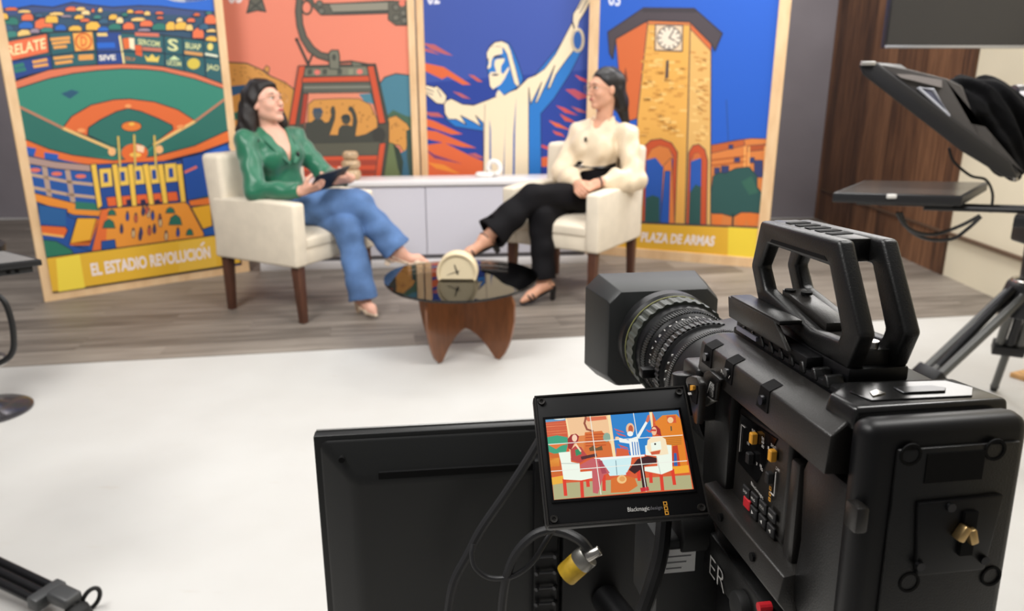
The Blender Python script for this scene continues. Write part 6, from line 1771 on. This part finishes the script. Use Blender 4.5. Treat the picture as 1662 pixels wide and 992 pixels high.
# ---- tripod carrying the cinema camera
c0 = WV(0.045, 0.09, -0.24)
TP = thing('camera_tripod', 'black fluid head and tripod carrying the cinema camera', 'tripod', (c0.x, c0.y, 0))
TPi = Matrix.Translation((-c0.x, -c0.y, 0)) @ VM4
bm = NB(); box(bm, (-0.006, 0.030, -0.198), (0.060, 0.225, -0.1635)); bm.transform(TPi); sp = obj('sliding_plate', bm, MAG, TP, bevel=0.003)
q0, q1 = Lp(1125, 915, 0, -0.0068), Lp(1152, 935, 0, -0.0068)
for nm, s_, ya, wd in (('plate_lettering', 'ER', q0.y - 0.034, 0.030),):
    L_ = lettering(nm, s_, TPi @ Vector((-0.0068, ya, -0.1965)), TPi.to_3x3() @ Vector((0, -wd, 0)), TPi.to_3x3() @ Vector((0, 0, 0.0165)), PRINTW, sp, bold=-0.012)
bm = NB(); box(bm, (0.000, 0.020, -0.275), (0.085, 0.165, -0.199)); bm.transform(TPi); hd = obj('fluid_head', bm, PLAS, TP, bevel=0.012, seg=3)
qa, qb = Lp(1068, 880, 1, 0.17), Lp(1150, 1010, 1, 0.17)
bm = NB(); box(bm, (qa.x, 0.17, qb.z), (qb.x + 0.03, 0.235, qa.z)); bm.transform(TPi); dv = obj('drag_unit', bm, mat('dark_grey_casting', (26, 27, 28), 0.5), TP, bevel=0.004)
ql, qm = Lp(1078, 893, 1, 0.1695), Lp(1127, 926, 1, 0.1695)
bm = NB(); box(bm, (ql.x, 0.1688, qm.z), (qm.x, 0.170, ql.z)); bm.transform(TPi); lb = obj('white_label', bm, mat('white_paper_label', (236, 236, 234), 0.6), dv)
for k_ in range(3):
    zz = ql.z + (qm.z - ql.z) * (0.3 + 0.25 * k_)
    bm = NB(); box(bm, (ql.x + 0.002, 0.1684, zz - 0.0005), (qm.x - 0.004 * (k_ + 1), 0.1687, zz + 0.0005)); bm.transform(TPi); obj('label_line', bm, mat('label_grey_line', (130, 130, 132), 0.6), dv)
q = Lp(1113, 862, 0, -0.02); bm = NB(); cyl(bm, (-0.028, q.y, q.z), (0.0, q.y, q.z), 0.017, n=28); bm.transform(TPi); obj('counterbalance_knob', bm, RUB, TP, bevel=0.002)
q = Lp(1200, 985, 0, -0.01); bm = NB(); cyl(bm, (-0.014, q.y, q.z), (0.0, q.y, q.z), 0.012, n=20); bm.transform(TPi); obj('lock_knob', bm, RUB, TP, bevel=0.003)
q = Lp(1233, 986, 0, -0.012); bm = NB(); cyl(bm, (-0.013, q.y, q.z), (-0.004, q.y, q.z), 0.0035, n=12); bm.transform(TPi); obj('release_button', bm, REDB, TP)
zt = 0.72
bm = NB(); cyl(bm, (0, 0, zt - 0.03), (0, 0, c0.z - 0.02), 0.045, n=28); obj('bowl', bm, PLAS, TP, bevel=0.004)
bm = NB(); cyl(bm, (0, 0, zt - 0.05), (0, 0, zt), 0.075, 0.06, n=28); obj('leg_crown', bm, PLAS, TP, bevel=0.006)
def tripod_leg(T, top, foot, m, w=0.022, r=0.011, name='leg'):
    top, foot = Vector(top), Vector(foot)
    d = (foot - top).normalized()
    side = d.cross(Vector((0, 0, 1))).normalized()
    mid = top + (foot - top) * 0.55
    bm = NB()
    for s_ in (-1, 1): cyl(bm, top + side * w * s_, mid + side * w * s_, r, n=14)
    o = obj(name, bm, m, T, smooth=True)
    bm = NB(); cyl(bm, top + (foot - top) * 0.4, foot - d * 0.02, r * 0.9, n=14); obj('inner_tube', bm, m, o, smooth=True)
    bm = NB(); F_ = Matrix([[side[i], d[i], side.cross(d)[i]] for i in range(3)]).to_4x4(); F_.translation = mid
    cbox(bm, (0, 0, 0), (w * 2 + r * 2.6, 0.05, r * 3.0), F_); obj('leg_clamp', bm, PLAS, o, bevel=0.004)
    bm = NB(); cyl(bm, foot - d * 0.03, foot, 0.017, 0.012, n=14); obj('rubber_foot', bm, RUB, o, smooth=True)
    return o
TUBE = mat('black_anodised_tube', (26, 26, 28), 0.3, metal=0.4); TUBEG = mat('grey_carbon_tube', (92, 92, 90), 0.35, metal=0.5)
for ax, ay in ((0.12, -0.50), (-0.46, 0.10), (0.46, 0.16)):
    d = Vector((ax, ay, 0)).normalized()
    tripod_leg(TP, d * 0.05 + Vector((0, 0, zt - 0.02)), Vector((ax, ay, 0.0)), TUBE)

# ---- display seen from behind, mounted in front of the tripod
P0 = at_y(508, 709, 0.79)
DY = math.radians(7.0)
DS = thing('display', 'large black flat display seen from behind under the cinema camera lens', 'display', (P0.x, P0.y, 0), DY)
zt_ = P0.z
W_, H_ = 0.62, 0.37
SHELL = mat('satin_black_shell', (25, 26, 26), 0.4, bump=0.05, bscale=500)
bm = NB()
box(bm, (0, 0.0, zt_ - H_), (W_, 0.016, zt_)); obj('front_bezel', bm, SHELL, DS, bevel=0.002)
bm = NB()
a_ = [(0.003, 0.001), (W_ - 0.003, 0.001), (W_ - 0.003, H_ - 0.003), (0.003, H_ - 0.003)]; b_ = [(0.045, 0.048), (W_ - 0.045, 0.048), (W_ - 0.045, H_ - 0.04), (0.045, H_ - 0.04)]
A = [bm.verts.new((x, 0.0, zt_ - z)) for x, z in a_]; B = [bm.verts.new((x, -0.022, zt_ - z)) for x, z in b_]
bm.faces.new(B)
for i in range(4): bm.faces.new((A[i], A[(i + 1) % 4], B[(i + 1) % 4], B[i]))
bm.faces.new(A[::-1])
sh = obj('rear_shell', bm, SHELL, DS, bevel=0.008, seg=4, angle=5)
bm = NB(); box(bm, (0.002, 0.013, zt_ - 0.001), (W_ - 0.002, 0.0165, zt_ + 0.0012)); obj('top_edge', bm, mat('edge_highlight_silver', (150, 150, 148), 0.35, metal=0.6), DS)  # pale strip that paints the highlight along the lit top edge
bm = NB(); box(bm, (0.073, -0.0215, zt_ - 0.048), (0.30, -0.0155, zt_ - 0.0395)); obj('vent_slot', bm, DEEP, sh)
bm = NB(); cyl(bm, (0.032, -0.0155, zt_ - 0.024), (0.032, -0.006, zt_ - 0.024), 0.0035, n=12); obj('screw_hole', bm, DEEP, sh)
bm = NB(); box(bm, (0.286, -0.040, zt_ - 0.34), (0.392, -0.020, zt_ - 0.07)); mp = obj('mount_plate', bm, PLAS, DS, bevel=0.003)
for x0 in (0.252, 0.396):
    bm = NB(); box(bm, (x0, -0.034, zt_ - 0.35), (x0 + 0.030, -0.018, zt_ - 0.03)); rl = obj('mount_rail', bm, PLAS, DS, bevel=0.002)
    for k_ in range(5):
        z_ = zt_ - 0.155 - 0.022 * k_
        bm = NB(); cyl(bm, (x0 + 0.002, -0.0385, z_), (x0 + 0.028, -0.0385, z_), 0.0016, n=10); cyl(bm, (x0 + 0.002, -0.041, z_), (x0 + 0.006, -0.036, z_), 0.0026, n=10); cyl(bm, (x0 + 0.024, -0.041, z_), (x0 + 0.028, -0.036, z_), 0.0026, n=10); obj('bolt', bm, STEEL, rl)
    for k_ in range(4):
        bm = NB(); cyl(bm, (x0 + 0.015, -0.0348, zt_ - 0.05 - 0.02 * k_), (x0 + 0.015, -0.033, zt_ - 0.05 - 0.02 * k_), 0.004, n=12); obj('rail_hole', bm, DEEP, rl)
Dm = (Matrix.Translation((P0.x, P0.y, 0)) @ Matrix.Rotation(DY, 4, 'Z')).inverted()
e_ = Dm @ Vector((c0.x, c0.y + 0.03, 0.66)); bm = NB(); tube(bm, [(0.34, -0.04, 0.66), e_], 0.018, 14); obj('mount_arm', bm, PLAS, DS, smooth=True)
def cable(name, label, pts, r, m, group=None):
    bm = NB(); tube(bm, catmull(pts, 8), r, 10)
    o = obj(name, bm, m, None, smooth=True)
    return tag(o, label, 'cable', group)
CAB = mat('black_cable', (24, 24, 25), 0.5); CABG = mat('grey_cable', (36, 36, 38), 0.5)
cable('cable', 'thick grey cable running diagonally down the back of the display', [at_y(x, y, Y) for x, y, Y in ((885, 700, 0.74), (858, 745, 0.735), (822, 800, 0.73), (782, 858, 0.725), (760, 900, 0.72), (737, 945, 0.715), (727, 1000, 0.71), (722, 1060, 0.70))], 0.0052, CABG)
cable('cable', 'thin cable looping in front of the display mount rail', [at_y(x, y, Y) for x, y, Y in ((896, 862, 0.70), (885, 880, 0.695), (862, 915, 0.69), (830, 936, 0.688), (795, 938, 0.69), (772, 922, 0.69), (766, 900, 0.695), (768, 884, 0.70))], 0.0028, CABG)
cable('cable', 'black cable hanging straight down beside the display mount rail', [at_y(x, y, Y) for x, y, Y in ((900, 858, 0.69), (868, 868, 0.69), (840, 895, 0.69), (824, 930, 0.69), (816, 975, 0.69), (812, 1040, 0.69))], 0.0048, CABG)
cable('cable', 'thick black cable hanging from below the fold-out screen', [at_y(x, y, Y) for x, y, Y in ((1083, 800, 0.575), (1078, 845, 0.555), (1072, 900, 0.54), (1058, 950, 0.535), (1042, 1000, 0.53), (1030, 1060, 0.53))], 0.0065, CAB)
# yellow-sleeved connector
pa, pb = at_y(918, 934, 0.69), at_y(958, 898, 0.69)
CN = thing('cable_connector', 'yellow and silver cable connector hanging behind the fold-out screen', 'connector', pa)
def rel(p): return Vector(p) - pa
bm = NB(); cyl(bm, rel(pa), rel(pa + (pb - pa) * 0.58), 0.0125, n=24); obj('yellow_sleeve', bm, mat('yellow_tape', (212, 172, 44), 0.5, vary=0.15, vscale=120), CN, bevel=0.001)
bm = NB(); cyl(bm, rel(pa + (pb - pa) * 0.56), rel(pa + (pb - pa) * 0.92), 0.0128, n=24); obj('metal_shell', bm, mat('worn_nickel', (150, 148, 142), 0.35, metal=0.8), CN, bevel=0.001)
bm = NB(); cyl(bm, rel(at_y(952, 905, 0.68)), rel(at_y(974, 893, 0.68)), 0.0055, n=16); obj('coupling_nut', bm, CHROME, CN, bevel=0.001)
bm = NB(); tube(bm, catmull([rel(p) for p in (at_y(960, 900, 0.685), at_y(945, 880, 0.69), at_y(925, 868, 0.70), at_y(905, 862, 0.71), at_y(890, 860, 0.73))], 6), 0.0055, 10); obj('tail', bm, CAB, CN, smooth=True)

# ================================================================ TELEPROMPTER RIG ON THE RIGHT
YR = 2.45
tz = at_y(1352, 313, YR).z
TR = thing('teleprompter', 'black teleprompter with tilted hood and flat tray on tripod at right', 'teleprompter', (0, 0, 0))
base = Vector((1.80, 2.72, 0))
TR.location = base
def rr(p): return Vector(p) - base
cn = [ground(x, y, tz) for x, y in ((1352, 313), (1563, 319), (1604, 296), (1403, 293))]
GLOSS = mat('tray_screen_glass', (70, 68, 66), 0.18, spec=0.7)
BLK1 = mat('rig_black', (24, 24, 27), 0.45); CLOTHB = mat('black_shroud_cloth', (13, 13, 15), 0.9, bump=0.4, bscale=60, spec=0.15)
bm = NB(); prism(bm, [rr(p) for p in cn], (0, 0, -0.030)); tray = obj('tray_monitor', bm, BLK1, TR, bevel=0.003)
cc = sum(cn, Vector()) / 4
bm = NB(); prism(bm, [rr(cc + (p - cc) * 0.95) + Vector((0, 0, 0.0002)) for p in cn], (0, 0, 0.0012)); obj('tray_glass', bm, GLOSS, tray)
g = cn[0] + (cn[1] - cn[0]) * 0.46; bm = NB(); cbox(bm, rr(g) + Vector((0, 0, -0.006)), (0.03, 0.012, 0.014)); obj('tray_clip', bm, mat('white_clip', (214, 212, 208), 0.4), tray, bevel=0.003)
ux_ = (cn[1] - cn[0]).normalized(); uy_ = (cn[3] - cn[0]).normalized()
mid = (cn[0] + cn[1] + cn[2] + cn[3]) / 4
bm = NB(); prism(bm, [rr(mid + ux_ * a_ + uy_ * b_) + Vector((0, 0, -0.031)) for a_, b_ in ((-0.16, -0.05), (0.14, -0.05), (0.14, 0.05), (-0.16, 0.05))], (0, 0, -0.026)); obj('tray_support', bm, BLK1, TR, bevel=0.003)
e2_ = ground(1662, 352, tz - 0.07)
for s_ in (-0.035, 0.035):
    bm = NB(); cyl(bm, rr(mid + ux_ * 0.05 + uy_ * s_) + Vector((0, 0, -0.062)), rr(mid + ux_ * 0.62 + uy_ * s_) + Vector((0, 0, -0.062)), 0.009, n=12); obj('support_rod', bm, BLK1, TR, smooth=True)
hx = mid + ux_ * 0.47
bm = NB(); prism(bm, [rr(hx + ux_ * a_ + uy_ * b_) + Vector((0, 0, -0.078)) for a_, b_ in ((-0.14, -0.07), (0.22, -0.07), (0.22, 0.07), (-0.14, 0.07))], (0, 0, -0.035)); obj('bridge_plate', bm, BLK1, TR, bevel=0.004)
# tilted hood frame: side outline extruded across the rig
def sidepts(L_, Y): return [at_y(x, y, Y) for x, y in L_]
near = YR + 0.01
prof_ = [(1393, 106), (1402, 100), (1424, 102), (1640, 262), (1652, 290), (1630, 288), (1560, 246), (1400, 122)]
dv_ = uy_ * 0.34
bm = NB(); prism(bm, [rr(p) for p in sidepts(prof_, near)], dv_); hf = obj('hood_frame', bm, BLK1, TR, bevel=0.006)
bm = NB(); cbox(bm, rr(at_y(1408, 103, near)) + Vector((0, -0.004, 0.0)), (0.045, 0.012, 0.012)); obj('corner_cap', bm, mat('silver_corner', (190, 188, 184), 0.3, metal=0.7), hf, bevel=0.003)
# side wing with triangular window
bm = NB(); prism(bm, [rr(p) for p in sidepts([(1424, 104), (1470, 112), (1535, 128), (1560, 140), (1600, 240), (1640, 265)], near + 0.012)], uy_ * 0.02); wg = obj('side_wing', bm, mat('grey_wing', (66, 63, 62), 0.5), TR, bevel=0.002)
tri = sidepts([(1490, 142), (1514, 145), (1541, 188)], near + 0.006)
bm = NB(); prism(bm, [rr(p) for p in tri], uy_ * 0.008); obj('window_pane', bm, mat('pale_window', (92, 94, 110), 0.2), wg)
bm = NB(); tube(bm, [rr(p) for p in tri], 0.0045, 8, closed=True); obj('window_trim', bm, mat('light_trim', (186, 188, 196), 0.4), wg, smooth=True)
bm = NB(); prism(bm, [rr(p) for p in sidepts([(1455, 120), (1478, 121), (1528, 130), (1528, 142), (1462, 126)], near + 0.002)], uy_ * 0.01); obj('wing_strip', bm, mat('grey_strip', (130, 124, 122), 0.5), wg)
# cloth shroud gathered towards the lens
ym = near + 0.15
C_ = lambda x, y: npv(at_y(x, y, ym))
v = Vol(np.minimum(C_(1500, 320), C_(1700, 90)) + [-0.05, -0.35, -0.05], np.maximum(C_(1500, 320), C_(1700, 90)) + [0.05, 0.35, 0.05], 0.008)
wv = unit(uy_)
for (x0, y0, r0, x1, y1, r1) in ((1552, 146, 0.040, 1600, 168, 0.070), (1600, 168, 0.070, 1640, 178, 0.060), (1575, 165, 0.06, 1618, 225, 0.055), (1618, 225, 0.055, 1645, 278, 0.026), (1625, 190, 0.06, 1642, 262, 0.040)):
    v.rc(C_(x0, y0), C_(x1, y1), r0, r1, 0.03, w=wv, sc=0.40)
v.folds(0.016, [(0.80, 0.05, 0.60, 70), (0.72, 0.10, 0.68, 118)], 14)
v.mesh('cloth_shroud', CLOTHB, TR, base)
# lens and camera behind it, mostly out of frame
la = at_y(1641, 172, YR + 0.17); lb_ = la + ux_ * 0.14
bm = NB(); lathe(bm, [(0.0, 0.0), (0.068, 0.0), (0.070, 0.02), (0.060, 0.024), (0.060, 0.05), (0.064, 0.054), (0.064, 0.085), (0.055, 0.09), (0.055, 0.15), (0.0, 0.15)], rr(la), ux_, 32); ln2 = obj('lens', bm, mat('lens_grey_metal', (96, 94, 96), 0.3, metal=0.7), TR, smooth=False)
cb0 = la + ux_ * 0.15
F4 = Matrix([[ux_[i], uy_[i], (0, 0, 1)[i]] for i in range(3)]).to_4x4(); F4.translation = rr(cb0)
bm = NB(); box(bm, (0, -0.07, -0.11), (0.30, 0.07, 0.10), F4); obj('camera_body', bm, MAG, TR, bevel=0.01)
bm = NB(); box(bm, (-0.06, -0.05, -0.21), (0.26, 0.05, -0.111), F4); obj('camera_riser', bm, BLK1, TR, bevel=0.006)
bm = NB(); cyl(bm, rr(at_y(1645, 215, YR + 0.12)), rr(at_y(1647, 292, YR + 0.12)), 0.010, n=12); obj('riser_post', bm, CHROME, TR, smooth=True)
bm = NB(); cyl(bm, rr(at_y(1630, 182, YR + 0.10)), rr(at_y(1630, 182, YR + 0.085)), 0.010, n=12); obj('lock_screw', bm, CHROME, TR)
hcw_ = at_y(1676, 480, 2.66)
hc = rr(hcw_); hz = tz - 0.113
bm = NB(); cbox(bm, (hc.x, hc.y, hz - 0.05), (0.16, 0.14, 0.10)); obj('fluid_head', bm, BLK1, TR, bevel=0.012, seg=3)
bm = NB(); cyl(bm, (hc.x, hc.y, hz - 0.10), (hc.x, hc.y, hcw_.z + 0.04), 0.055, 0.05, n=24); obj('bowl', bm, BLK1, TR, bevel=0.004)
kz = hcw_.z
bm = NB(); cyl(bm, (hc.x, hc.y, kz - 0.07), (hc.x, hc.y, kz + 0.05), 0.115, 0.085, n=24); obj('leg_crown', bm, BLK1, TR, bevel=0.01)
bm = NB(); tube(bm, [(hc.x + 0.07 * math.cos(2 * math.pi * i / 28), hc.y + 0.07 * math.sin(2 * math.pi * i / 28), kz + 0.052) for i in range(28)], 0.008, 8, closed=True); obj('crown_ring', bm, CHROME, TR, smooth=True)
hcw = base + Vector((hc.x, hc.y, 0))
feet = [ground(1395, 716), ground(1612, 634), hcw + Vector((0.60, -0.35, 0))]
for k_, f_ in enumerate(feet):
    f_ = Vector((f_.x, f_.y, 0)); d = (f_ - hcw).normalized()
    tripod_leg(TR, rr(hcw + d * 0.075) + Vector((0, 0, kz + 0.01)), rr(f_), TUBEG if k_ < 2 else TUBE, 0.034, 0.017)
    for s_ in (-1,):
        sd = d.cross(Vector((0, 0, 1)))
        bm = NB(); cyl(bm, rr(hcw + d * 0.09 + sd * 0.0) + Vector((0, 0, kz + 0.03)), rr(hcw + (f_ - hcw) * 0.55) + Vector((0, 0, (kz) * 0.5 + 0.01)), 0.016, n=12); obj('leg_rod', bm, TUBE, TR, smooth=True)
for k_, P_ in enumerate(([(1456, 345), (1468, 365), (1490, 378), (1520, 380), (1560, 366), (1590, 350)], [(1462, 345), (1475, 372), (1505, 388), (1545, 388), (1570, 372), (1592, 352)], [(1540, 240), (1548, 262), (1575, 285), (1600, 292), (1611, 315), (1608, 345)])):
    bm = NB(); tube(bm, catmull([rr(at_y(x, y, YR + 0.03 * k_)) for x, y in P_], 7), 0.006 if k_ < 2 else 0.0045, 8); obj('prompter_cable', bm, CABG if k_ == 1 else CAB, TR, smooth=True)

# ================================================================ SECOND RIG AT THE LEFT EDGE
YL = 1.80
tz2 = at_y(60, 428, YL).z
tp1 = at_y(-300, 785, 1.95)
b2 = Vector((tp1.x - 0.07, tp1.y + 0.03, 0)); KZ = tp1.z
TL_ = thing('prompter_stand', 'flat black prompter tray reaching in at the left edge, on black tripod', 'teleprompter', b2)
pr_, pf_ = ground(68, 424, tz2), ground(60, 446, tz2)
k1, k2 = ground(68, 424, tz2), ground(40, 413, tz2)
qA, qB, qC = ground(68, 421, tz2), ground(0, 429, tz2), ground(12, 407, tz2)
qB = qA + (qB - qA) * 4.2
q = [qA, qC, qC + (qB - qA), qB]
bm = NB(); prism(bm, [p - b2 for p in q], (0, 0, -0.016)); ty_ = obj('tray_monitor', bm, BLK1, TL_, bevel=0.003)
cq = sum(q, Vector()) / 4
bm = NB(); prism(bm, [Vector((cq.x + (p.x - cq.x) * 0.94, cq.y + (p.y - cq.y) * 0.94, tz2 + 0.0002)) - b2 for p in q], (0, 0, 0.001)); obj('tray_glass', bm, mat('tray_pale_glass', (120, 118, 116), 0.2, spec=0.7), ty_)
bm = NB(); prism(bm, [cq + (p - cq) * 0.90 + Vector((0, 0, -0.016)) - b2 for p in q], (0, 0, -0.016)); obj('tray_underside', bm, BLK1, ty_, bevel=0.002)
fe = (qB - qA).normalized()
for k_ in range(2):
    p = cq + (qA - cq) * 0.90 + fe * (0.035 + 0.018 * k_); bm = NB(); cbox(bm, (p.x - b2.x, p.y - b2.y - 0.0005, tz2 - 0.024), (0.011, 0.004, 0.007)); obj('socket', bm, DEEP, ty_)
bm = NB(); box(bm, (-0.06, -0.03, tz2 - 0.06), (0.35, 0.03, tz2 - 0.032)); obj('support_arm', bm, BLK1, TL_, bevel=0.004)
bm = NB(); cyl(bm, (0, 0, KZ), (0, 0, tz2 - 0.05), 0.05, n=24); obj('fluid_head', bm, BLK1, TL_, bevel=0.006)
bm = NB(); cyl(bm, (0, 0, KZ - 0.03), (0, 0, KZ + 0.04), 0.09, n=24); obj('leg_crown', bm, BLK1, TL_, bevel=0.01)
ft1 = ground(128, 1006); ft1 = Vector((ft1.x, ft1.y, 0.03))
d = (ft1 - tp1).normalized(); sd = d.cross(Vector((0, 0, 1))).normalized()
lo1 = ft1 - d * 0.10
bm = NB()
for s_ in (-1, 0, 1): cyl(bm, tp1 + sd * 0.026 * s_ - b2, lo1 + sd * 0.026 * s_ - b2, 0.0115, n=14)
lg = obj('leg', bm, TUBE, TL_, smooth=True)
Fm = Matrix([[sd[i], d[i], sd.cross(d)[i]] for i in range(3)]).to_4x4(); Fm.translation = lo1 - b2
bm = NB(); cbox(bm, (0, 0, 0), (0.085, 0.035, 0.036), Fm); obj('leg_clamp', bm, mat('grey_clamp', (56, 57, 58), 0.45), lg, bevel=0.006)
bm = NB(); cyl(bm, lo1 - b2, ft1 - b2, 0.013, n=14); obj('foot_stem', bm, mat('foot_stem_steel', (120, 120, 118), 0.3, metal=0.7), lg, smooth=True)
bm = NB(); lathe(bm, [(0.0, 0.0), (0.030, 0.0), (0.033, 0.012), (0.026, 0.034), (0.014, 0.042), (0.0, 0.042)], Vector((ft1.x, ft1.y, 0.001)) - b2, (0, 0, 1), 24); obj('rubber_foot', bm, RUB, lg, smooth=True)
bm = NB(); cbox(bm, (0, 0.06, 0.022), (0.05, 0.07, 0.03), Fm); obj('foot_lock', bm, mat('grey_clamp', (56, 57, 58), 0.45), lg, bevel=0.010, seg=3)
rc_ = at_y(148, 972, 1.60); 
bm = NB(); tube(bm, [rc_ - b2 + Vector((0.016 * math.cos(t) + 0.010 * math.sin(t), 0.010 * math.cos(t), 0.030 * math.sin(t) )) for t in [2 * math.pi * i / 24 for i in range(24)]], 0.0055, 10, closed=True); obj('pull_ring', bm, RUB, lg, smooth=True)
for fx_, fy_ in ((-2.45, 1.70), (-2.35, 2.50)):
    f_ = Vector((fx_, fy_, 0)); dd = (f_ - b2).normalized()
    tripod_leg(TL_, dd * 0.06 + Vector((0, 0, KZ)), f_ - b2, TUBE)
cable('cable', 'black cable hanging in a curve below the left prompter tray', [at_y(x, y, Y) for x, y, Y in ((-60, 470, 1.95), (-20, 474, 1.95), (5, 487, 1.95), (17, 515, 1.95), (22, 545, 1.95), (20, 572, 1.95), (2, 588, 1.95), (-40, 600, 1.95))], 0.008, CAB)

# bar stool, only its base reaches into the frame
sc_ = ground(-18, 668)
ST = thing('bar_stool', 'bar stool with dark round base and chrome foot ring at left edge', 'stool', (sc_.x, sc_.y, 0))
SR = (ground(45, 668) - sc_).length
bm = NB(); lathe(bm, [(0.0, 0.0), (SR, 0.0), (SR, 0.008), (SR * 0.92, 0.016), (SR * 0.5, 0.026), (0.05, 0.034), (0.03, 0.05), (0.0, 0.05)], (0, 0, 0), (0, 0, 1), 48); obj('base', bm, mat('dark_chrome', (92, 90, 94), 0.22, metal=0.8), ST, smooth=True)
bm = NB(); cyl(bm, (0, 0, 0.04), (0, 0, 0.62), 0.028, n=24); obj('pole', bm, CHROME, ST, smooth=True)
bm = NB(); tube(bm, [(0.11 * math.cos(2 * math.pi * i / 36), -0.03 + 0.11 * math.sin(2 * math.pi * i / 36), 0.215) for i in range(36)], 0.010, 10, closed=True); obj('foot_ring', bm, CHROME, ST, smooth=True)
bm = NB(); cyl(bm, (0, -0.11, 0.215), (0, 0, 0.215), 0.009, n=10); obj('ring_stay', bm, CHROME, ST, smooth=True)
bm = NB(); lathe(bm, [(0.0, 0.62), (0.12, 0.62), (0.16, 0.64), (0.165, 0.67), (0.14, 0.69), (0.0, 0.695)], (0, 0, 0), (0, 0, 1), 40); obj('seat', bm, mat('black_seat_leather', (26, 25, 26), 0.45), ST, smooth=True)

# ================================================================ WALL TELEVISION AND LOOSE BOARD
YT = 4.15
t0 = at_y(1436, 78, YT)
TV = thing('television', 'dark flat television with silver lower edge at upper right', 'television', (t0.x, YT, t0.z))
TW_ = WALLX - 0.04 - t0.x
th_ = TW_ * 0.60
bm = NB(); box(bm, (0, 0, 0), (TW_, 0.05, th_)); obj('housing', bm, BLK1, TV, bevel=0.004)
bm = NB(); box(bm, (0.008, -0.003, 0.016), (TW_ - 0.008, 0.001, th_ - 0.008)); obj('screen', bm, mat('tv_screen_off', (40, 40, 43), 0.16, spec=0.6), TV)
bm = NB(); box(bm, (0.0, -0.006, 0.0), (TW_, 0.004, 0.013)); obj('lower_edge', bm, mat('silver_edge_bar', (176, 178, 184), 0.3, metal=0.7), TV, bevel=0.001)
bm = NB(); box(bm, (TW_ - 0.35, 0.05, th_ * 0.35), (TW_ + 0.04, 0.10, th_ * 0.65)); obj('wall_bracket', bm, BLK1, TV)
g0, g1 = ground(1638, 612), ground(1670, 628)
WB = NB(); prism(WB, [(g0.x, g0.y, 0), (g0.x + 0.10, g0.y - 0.16, 0), (g0.x + 0.60, g0.y - 0.05, 0), (g0.x + 0.50, g0.y + 0.22, 0)], (0, 0, 0.022)); tag(obj('wooden_board', WB, mat('raw_pine_board', (196, 150, 96), 0.6, vary=0.2, vscale=8, stretch=(6, 1, 1)), bevel=0.002), 'raw wooden board lying on the white floor at the right edge', 'board')
